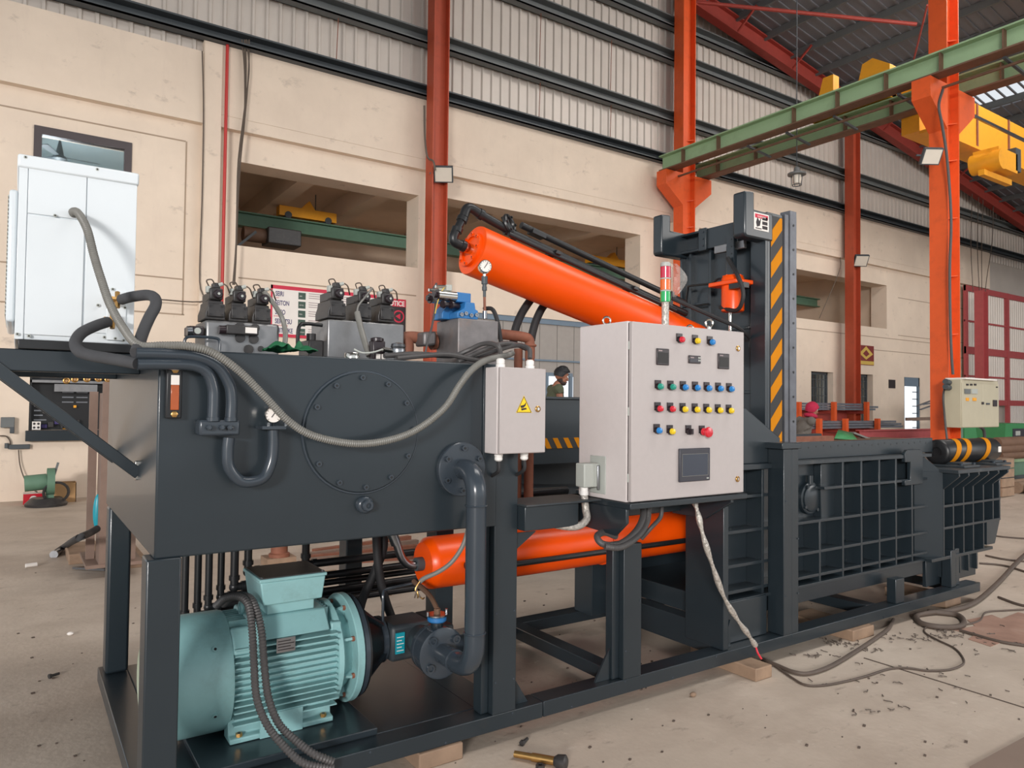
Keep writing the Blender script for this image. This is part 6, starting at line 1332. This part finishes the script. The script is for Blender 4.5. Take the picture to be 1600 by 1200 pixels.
# green machines, stock and crate at the far right
def gm(name, label, u0, v0, u1, v1, Y, extra):
    a, c = P(u0, v0, Y=Y), P(u1, v1, Y=Y); t = thing(name, label, 'machine', ((a.x+c.x)/2, Y+.4, 0)); extra(t, a, c, Y); return t
def g1_(t, a, c, Y):
    MB().prism([(a.x, Y, 0), (c.x+.15, Y, 0), (c.x+.1, Y, c.z), (c.x-.05, Y, a.z), (a.x-.05, Y, a.z)], (0, .5, 0)).build('column', 'green', t); MB().box(a.x-.35, a.x-.1, Y, Y+.3, 0, a.z).build('dark_housing', 'grnd', t)
    MB().tube([(c.x+.1, Y-.05, a.z), (c.x+.3, Y-.05, a.z-.1), (c.x+.35, Y-.05, .6), (c.x+.3, Y-.05, .2)], .04, 8).build('cable_chain', 'condd', t)
gm('green_machine', 'green machine column below the beige panel', 1508, 668, 1526, 692, 9.0, g1_)
def g2_(t, a, c, Y):
    MB().prism([(a.x-.1, Y, 0), (c.x, Y, 0), (c.x, Y, a.z), (a.x+.05, Y, a.z)], (0, .8, 0)).build('housing', 'green', t); MB().box(a.x+.5, c.x-.05, Y-.02, Y, a.z-.5, a.z-.15).build('dark_panel', 'scrb', t); MB().box(a.x+.65, a.x+.95, Y-.03, Y-.02, a.z-.35, a.z-.22).build('keypad', 'gyp', t)
gm('green_machine', 'green machine housing with dark control panel at the right edge', 1570, 662, 1612, 692, 9.5, g2_)
zc = P(1585, 718, Y=7.2).z
t = thing('machine_bed', 'dark teal machine bed with pale top strip at the right edge', 'machine', (P(1590, 720, Y=7.2).x, 7.5, 0))
a = P(1560, 718, Y=7.2); MB().box(a.x, a.x+4, 7.2, 8, zc-.06, zc).build('top', 'grn', t); MB().box(a.x+.1, a.x+4, 7.25, 7.95, .12, zc-.06).build('body', 'grnd', t); MB().box(a.x, a.x+4, 7.2, 8, 0, .12).build('plinth', 'girtd', t)
for i, (u0, v0, u1, v1, rr) in enumerate(((1548, 702, 1640, 706, .11), (1556, 692, 1640, 698, .11), (1560, 712, 1640, 716, .09), (1535, 678, 1600, 680, .07), (1535, 685, 1600, 688, .07))):
    Yb = 6.6 if i < 3 else 10.5; a, c = P(u0, v0, Y=Yb), P(u1, v1, Y=Yb); c.z = a.z; c.y = a.y
    MB().cyl(a, c, rr, n=16).build('round_bar', 'stain' if i < 3 else 'bar', label=('thick brown round bar on the stack right of the banded cylinder, middle one', 'thick brown round bar topmost right of the banded cylinder', 'thick brown round bar lowest right of the banded cylinder', 'upper grey tube behind the right green machines', 'lower grey tube behind the right green machines')[i], cat='bar')
for k, x in enumerate((P(1560, 720, Y=6.6).x, P(1640, 720, Y=6.6).x)):
    MB().box(x-.06, x+.06, 6.45, 6.75, 0, P(1560, 716, Y=6.6).z-.08).build('bar_stand', 'girtd', label=('left', 'right')[k]+' dark stand under the thick brown round bars', cat='stand')
a = P(1566, 778, Z=0); t = thing('timber_crate', 'pinkish timber crate standing behind the end door', 'crate', a+V((.3, .3, 0)))
for k in range(4): MB().box(a.x, a.x+.5, a.y, a.y+.03, .02+k*.17, .17+k*.17).build('slat', 'wood', t)
for k in range(4): MB().box(a.x, a.x+.03, a.y+.03, a.y+.6, .02+k*.17, .17+k*.17).build('slat', 'woodd', t)
MB().box(a.x, a.x+.5, a.y, a.y+.6, .68, .7).build('lid', 'woodd', t)
a = P(1590, 755, Z=.18)
for k in range(3): MB().cyl((a.x-.2, a.y+.24*k-.3, .11), (a.x+3.5, a.y+.24*k-.3, .11), .11, n=14).build('floor_log', 'woodd', label=('nearest', 'middle', 'farthest')[k]+' round brown billet on the floor at the right edge', cat='billet')

# ================================================================== people
def skinmesh(name, nodes, edges, m_, parent, root=0, lv=2):
    me = bpy.data.meshes.new(name); me.from_pydata([n[0] for n in nodes], edges, [])
    o = bpy.data.objects.new(name, me); C.objects.link(o); sk = o.modifiers.new('skin', 'SKIN'); sk.use_smooth_shade = True; sk.branch_smoothing = .6
    for i, n in enumerate(nodes):
        r = n[1]; me.skin_vertices[0].data[i].radius = (r, r) if not isinstance(r, tuple) else r
        me.skin_vertices[0].data[i].use_root = (i == root)
    s = o.modifiers.new('sub', 'SUBSURF'); s.levels = lv; s.render_levels = lv
    bpy.context.view_layer.update()
    nm = bpy.data.meshes.new_from_object(o.evaluated_get(bpy.context.evaluated_depsgraph_get())); bpy.data.objects.remove(o)
    nm.materials.clear(); nm.materials.append(K[m_]); nm.polygons.foreach_set('use_smooth', [True]*len(nm.polygons))
    q = bpy.data.objects.new(name, nm); C.objects.link(q); q.parent = parent; W[q] = W[parent]; return q
def hand(x, y, z, d, side):          # palm and five fingers, local frame
    d = V(d).normalized(); up = V((0, 0, 1)); sd = d.cross(up).normalized(); dn = sd.cross(d); o = V((x, y, z)); n = [(o, .03), (o+d*.06, .032)]; e = [(0, 1)]
    for k, l in enumerate((.075, .085, .08, .06)):
        b_ = o+d*.09+sd*(.03-.02*k); n += [(b_, .0095), (b_+d*l*.5+dn*-.01, .009), (b_+d*l*.85+dn*-.035, .0075)]; i = len(n); e += [(1, i-3), (i-3, i-2), (i-2, i-1)]
    b_ = o+d*.03+sd*.04; n += [(b_, .012), (b_+sd*.025+d*.03, .01), (b_+sd*.03+d*.06, .008)]; i = len(n); e += [(0, i-3), (i-3, i-2), (i-2, i-1)]
    return n, e
def person(label, loc, yaw, hip, chest, neck, head, arms, legs, shirt, trous, head_dir):
    """joints in a local frame: x forwards, y left, z up; head_dir is the way the face points"""
    t = thing('person', label, 'person', loc); t.rotation_euler = (0, 0, yaw); W[t] = V((0, 0, 0))
    hip, chest, neck, head = map(V, (hip, chest, neck, head)); f = V(head_dir).normalized(); l = V((0, 0, 1)).cross(f).normalized(); u = f.cross(l)
    n = [(hip, .115), (hip.lerp(chest, .5), .11), (chest, .12), (neck, .06), (neck.lerp(head, .6)-f*.01, .056)]
    e = [(0, 1), (1, 2), (2, 3), (3, 4)]
    for (sh, el, wr), s in zip(arms, (1, -1)):
        sh, el, wr = V(sh), V(el), V(wr); i = len(n); n += [(sh, .052), (sh.lerp(el, .5), .047), (el, .043), (el.lerp(wr, .5), .038), (wr, .028)]; e += [(2, i), (i, i+1), (i+1, i+2), (i+2, i+3), (i+3, i+4)]
        hn, he = hand(*wr, wr-el, s); j = len(n); n += hn[1:]; mp = {0: i+4}; mp.update({k: j+k-1 for k in range(1, len(hn))}); e += [(mp[a], mp[b]) for a, b in he]
    for (hp_, kn, an_), s in zip(legs, (1, -1)):
        hp_, kn, an_ = V(hp_), V(kn), V(an_); i = len(n); n += [(hp_, .095), (hp_.lerp(kn, .5), .08), (kn, .06), (kn.lerp(an_, .4), .058), (an_, .04), (an_+V((.08, 0, -.05)), .04), (an_+V((.17, 0, -.06)), .03)]; e += [(0, i)]+[(i+k, i+k+1) for k in range(6)]
    sk_ = skinmesh('body', n, e, 'skin', t); me = sk_.data; b = MB(); b.bm.from_mesh(me); bpy.data.objects.remove(sk_)
    b.ell(head+u*.03-f*.008, f*.098, l*.076, u*.1); b.ell(head+f*.03-u*.045, f*.062, l*.058, u*.07); b.ell(head+f*.066-u*.092, f*.026, l*.03, u*.024)
    b.ell(head+f*.094-u*.014, f*.018, l*.013, u*.028); b.ell(head+f*.104-u*.028, f*.016, l*.016, u*.012); b.ell(head+f*.072+u*.045, f*.022, l*.055, u*.016); b.ell(head+f*.084-u*.062, f*.012, l*.024, u*.012)
    for s_ in (1, -1): b.ell(head+l*.076*s_-u*.005-f*.01, f*.02, l*.01, u*.032); b.ell(head+f*.062+l*.045*s_-u*.02, f*.02, l*.018, u*.02)
    raw = b.build('body', 'skin', t, base=None); rm = raw.modifiers.new('fuse', 'REMESH'); rm.mode = 'VOXEL'; rm.voxel_size = .007; sm = raw.modifiers.new('soft', 'SMOOTH'); sm.factor = .5; sm.iterations = 3
    bpy.context.view_layer.update(); nm = bpy.data.meshes.new_from_object(raw.evaluated_get(bpy.context.evaluated_depsgraph_get())); raw.modifiers.clear(); raw.data = nm
    nm.materials.clear(); nm.materials.append(K['skin']); nm.polygons.foreach_set('use_smooth', [True]*len(nm.polygons))
    sn = [(hip, .155), (hip.lerp(chest, .5), .15), (chest, .165), (chest.lerp(neck, .8), .095)]; se = [(0, 1), (1, 2), (2, 3)]
    for (sh, el, wr) in arms:
        sh, el, wr = V(sh), V(el), V(wr); i = len(sn); sn += [(sh, .088), (sh.lerp(el, .5), .066), (el, .056), (el.lerp(wr, .75), .046)]; se += [(2, i), (i, i+1), (i+1, i+2), (i+2, i+3)]
    sk_ = skinmesh('shirt', sn, se, shirt, t); b = MB(); b.bm.from_mesh(sk_.data); bpy.data.objects.remove(sk_); up_ = (neck-chest).normalized()
    b.ell(chest+up_*-.02, V((.12, 0, 0)), V((0, .17, 0)), up_*.16); b.ell(chest.lerp(neck, .55), V((.085, 0, 0)), V((0, .13, 0)), up_*.07); b.ell(chest.lerp(hip, .5), V((.115, 0, 0)), V((0, .155, 0)), up_*.22)
    for (sh, el, wr) in arms: b.ell(V(sh), V((.075, 0, 0)), V((0, .075, 0)), V((0, 0, .08))); b.ell(V(sh).lerp(chest.lerp(neck, .5), .45), V((.078, 0, 0)), V((0, .1, 0)), V((0, 0, .065)))
    raw = b.build('shirt', shirt, t); rm = raw.modifiers.new('fuse', 'REMESH'); rm.mode = 'VOXEL'; rm.voxel_size = .011; sm = raw.modifiers.new('soft', 'SMOOTH'); sm.factor = .5; sm.iterations = 6
    bpy.context.view_layer.update(); nm = bpy.data.meshes.new_from_object(raw.evaluated_get(bpy.context.evaluated_depsgraph_get())); raw.modifiers.clear(); raw.data = nm
    nm.materials.clear(); nm.materials.append(K[shirt]); nm.polygons.foreach_set('use_smooth', [True]*len(nm.polygons))
    tn = [(hip+V((0, 0, .02)), .15)]; te = []
    for (hp_, kn, an_) in legs:
        hp_, kn, an_ = V(hp_), V(kn), V(an_); i = len(tn); tn += [(hp_, .11), (hp_.lerp(kn, .5), .095), (kn, .078), (an_+V((0, 0, .03)), .065)]; te += [(0, i), (i, i+1), (i+1, i+2), (i+2, i+3)]
    skinmesh('trousers', tn, te, trous, t)
    def pt(a, b, c): return head+f*a+l*b+u*c
    for s in (1, -1):
        MB().sph(pt(.075, .032*s, .018), .0125, 10, 6).build('eye', 'paper', t); MB().sph(pt(.085, .032*s, .018), .0055, 8, 6).build('pupil', 'pblk', t)
        MB().obox(pt(.089, .034*s, .05), l*.02, f*.006, u*.004).build('eyebrow', 'hair', t)
    MB().obox(pt(.094, 0, -.062), l*.022, f*.006, u*.006).build('mouth', 'maroon', t)
    return t, pt, f, l, u
def cap_mesh(pt, r, lo, front, m_, t, name, back=.0, jig=.008):
    b = MB(); n, k = 24, 9; ps = []
    for j in range(k+1):
        for i in range(n):
            a = 2*PI*i/n; ca = math.cos(a); lim = lo+(front-lo)*max(0, ca)**.6      # hairline: higher at the front
            el_ = PI/2-(PI/2-lim)*j/k; rr = r+random.uniform(0, jig)
            ps.append(pt(rr*1.05*math.cos(el_)*ca-.008-back, rr*.94*math.cos(el_)*math.sin(a), .03+rr*1.1*math.sin(el_)))
    b.mesh(ps, [(j*n+i, j*n+(i+1) % n, (j+1)*n+(i+1) % n, (j+1)*n+i) for j in range(k) for i in range(n)])
    return b.build(name, m_, t)
# man in olive shirt behind the white boxes
hp = P(874, 588, Y=WY*0+8.2); hp = V((hp.x, hp.y, hp.z)); step = hp.z-1.62
t, pt, f, l, u = person('man with short black hair in an olive shirt looking down, behind the boxes', (hp.x, hp.y, step), R(-22), (-.08, 0, .92), (-.06, 0, 1.36), (-.035, 0, 1.49), (.03, 0, 1.62),
    [((-.06, .18, 1.43), (-.02, .24, 1.12), (.17, .2, .97)), ((-.06, -.18, 1.43), (-.02, -.24, 1.12), (.17, -.2, .97))], [((-.06, .1, .88), (-.03, .11, .48), (-.08, .11, .08)), ((-.06, -.1, .88), (-.0, -.11, .48), (-.05, -.11, .08))], 'olive', 'trous', (1, 0, -.28))
cap_mesh(pt, .1, -.4, .5, 'hair', t, 'hair', jig=.012)
cap_mesh(pt, .105, .3, .46, 'hair', t, 'hair_top', back=-.012, jig=.014)
b = MB(); b.ell(pt(.036, 0, -.085), f*.062, l*.06, u*.04); b.ell(pt(.0, 0, -.06), f*.05, l*.064, u*.05); b.build('beard', 'beard', t)
MB().box(hp.x-.7, hp.x+.7, hp.y-.5, hp.y+.5, 0, step+.005).build('step_platform', 'girtd', label='dark platform on which the olive-shirted man stands', cat='platform')
# worker with crimson scarf
hp = P(1266, 641, Y=7.9)
t, pt, f, l, u = person('worker in grey-brown overalls with a crimson scarf wrapped round the head', (hp.x-.1, hp.y, hp.z-1.56), R(-28), (-.12, 0, .9), (-.05, 0, 1.3), (.02, 0, 1.44), (.1, 0, 1.56),
    [((-.04, .18, 1.37), (.14, .3, 1.12), (.32, .28, 1.04)), ((-.02, -.19, 1.37), (.26, -.26, 1.2), (.57, -.24, 1.1))], [((-.12, .1, .86), (-.05, .11, .46), (-.12, .11, .08)), ((-.12, -.1, .86), (-.02, -.11, .46), (-.08, -.11, .08))], 'grey_cloth', 'trous', (1, 0, -.2))
cap_mesh(pt, .112, -.6, .36, 'scarf', t, 'head_scarf', jig=.008)
MB().torus(pt(-.01, 0, -.1), u, .085, .034, 24, 10).build('neck_scarf', 'scarf', t); MB().torus(pt(.02, 0, -.085), (u+f*.3), .075, .024, 24, 8).build('chin_wrap', 'scarf', t)

# ================================================================== floor clutter on the right
def fl_(*q, z=.012): return [P(u, v, Z=z) for u, v in q]
MB().tube(fl_((1640, 840), (1600, 868), (1560, 910), (1525, 940), (1490, 953), (1450, 958), (1432, 962), (1440, 974), (1470, 980), (1498, 979), (1506, 972), (1498, 962), (1475, 958), (1450, 956), z=.02), .02, 10).build('floor_hose', 'cable', label='brown-grey hose coiling on the floor right of the press end', cat='hose')
MB().tube(fl_((1190, 1030), (1215, 1040), (1240, 1050), (1265, 1052), (1300, 1040), (1340, 1016), (1370, 996), (1388, 982), (1396, 968), z=.014), .013, 8).build('floor_cable', 'cable', label='thick brown cable bowing out from under the front rail', cat='cable')
MB().tube(fl_((1210, 1040), (1236, 1058), (1258, 1070), (1285, 1071), (1320, 1065), (1355, 1056), (1390, 1045), (1420, 1044), (1450, 1048), (1485, 1046), (1505, 1037), (1503, 1025), (1490, 1012), (1465, 1000), (1446, 989), (1446, 981), (1465, 977), (1500, 977), (1530, 970), (1540, 957), (1570, 954), (1610, 952), z=.008), .0065, 6).build('floor_cable', 'cable', label='thin brown cable winding in a wide loop over the floor', cat='cable')
for i, l_ in enumerate((((1500, 985), (1560, 1002), (1610, 1010)), ((1540, 868), (1570, 874), (1610, 878)), ((1525, 830), (1560, 838), (1610, 842)), ((1560, 933), (1590, 944), (1620, 950)), ((1530, 880), (1570, 884), (1610, 896)))):
    MB().tube(fl_(*l_, z=.01), .011, 6).build('floor_cable', 'cable', label=('cable crossing the red dusty patch', 'middle cable leaving right beyond the end door', 'farthest cable leaving right beyond the end door', 'cable just above the red dusty patch', 'nearest cable leaving right beyond the end door')[i], cat='cable')
a, c = P(1350, 1028, Z=.002), P(1640, 1118, Z=.002); MB().bar(a, c, .008, .004).build('floor_joint', 'cable', floor)
b = MB(); n = 18; cc = P(1580, 985, Z=0)
b.prism([P(1580+75*math.cos(2*PI*i/n)*(1+.2*math.sin(3*i)), 985+24*math.sin(2*PI*i/n)*(1+.25*math.sin(2.3*i)), Z=.001) for i in range(n)], (0, 0, .003)); o = b.build('red_dust', mat('red_dust', (160, 126, 110), .9, var=.2, scale=5, dirt=(170, 148, 132), dscale=4, damt=.9), kind='stuff', label='thin red-brown dust patch on the floor at the right edge')
rnd = random.Random(5); b = MB()
def curl(b, c, s):
    a = rnd.uniform(0, 6.3); pts = []; x, y = c.x, c.y
    for k in range(5): pts.append((x, y, .006+.02*rnd.random()*s*6)); a += rnd.uniform(-1.2, 1.2); x += s*math.cos(a); y += s*math.sin(a)
    b.tube(pts, .0028, 4, 2)
for (u, v, du, dv, n) in ((1310, 1006, 26, 6, 26), (1352, 1014, 18, 10, 20), (1430, 998, 50, 8, 30), (1478, 992, 22, 6, 26), (1560, 1010, 50, 20, 20), (1420, 1075, 130, 30, 22), (1380, 1110, 60, 6, 8), (1280, 1024, 24, 5, 12)):
    for k in range(n): curl(b, P(u+rnd.gauss(0, du*.6), v+rnd.gauss(0, dv*.6), Z=0), rnd.uniform(.005, .014))
b.build('swarf', 'swarf', kind='stuff', label='curly metal swarf and grit scattered over the floor beside the press')
b = MB()
for k in range(170):
    c = P(rnd.uniform(0, 1600), rnd.uniform(885, 1195), Z=0); s = rnd.uniform(.0015, .006); b.obox(c+V((0, 0, s*.6)), V((s*1.4, s*.5, 0)), V((-s*.4, s, 0)), V((0, 0, s*.6)))
b.build('grit', 'cable', kind='stuff', label='small dark crumbs and chips scattered on the concrete floor')
# plate and steel pieces near the picture edges
a = [P(1515, 1202, Z=0), P(1610, 1150, Z=0), P(1660, 1180, Z=0), P(1640, 1260, Z=0)]
MB().prism(a, (0, 0, .012)).build('floor_plate', 'pcolr', label='dull brown plate corner on the floor, bottom right', cat='plate')
t = thing('drill_bit', 'bronze-coloured round shank cutter lying on the floor, bottom centre', 'tool', P(845, 1185, Z=0))
a, c = P(804, 1178, Z=.02), P(866, 1189, Z=.022); MB().cyl(a, a.lerp(c, .45), .015, n=14).build('shank', 'brass', t); MB().cyl(a.lerp(c, .45), c, .019, n=14).build('body', 'brass', t); MB().lathe(c, c-a, [(.019, 0), (.03, .015), (.034, .05), (.02, .06)], 10).build('cutter_head', 'vblk', t)
for i, (u, v, lab) in enumerate(((817, 1160, 'small dark bolt on the floor above the bronze cutter'), (80, 1056, 'small grey bolt lying on the floor at the left'), (1083, 1085, 'pale round stone on the floor before the middle post'), (844, 1198, 'dark nut on the floor at the bottom edge'), (110, 990, 'white chip on the floor at the left'))):
    c = P(u, v, Z=.012)
    if i in (0, 1): t = thing('loose_bolt', lab, 'bolt', c); MB().cyl(c, c+V((.04, .02, 0)), .008, n=8).build('shank', 'vblk', t); MB().cyl(c-V((.012, .006, 0)), c, .014, n=6).build('bolt_head', 'vblk', t)
    elif i == 3: MB().lathe(c, (0, 0, 1), [(.02, -.012), (.02, .01), (.01, .01), (.01, -.01)], 6).build('loose_nut', 'vblk', label=lab, cat='nut')
    else: MB().sph(c, .018, 8, 6, (1.2, .9, .7)).build('stone_chip', 'paper' if i == 4 else 'woodd', label=lab, cat='stone')
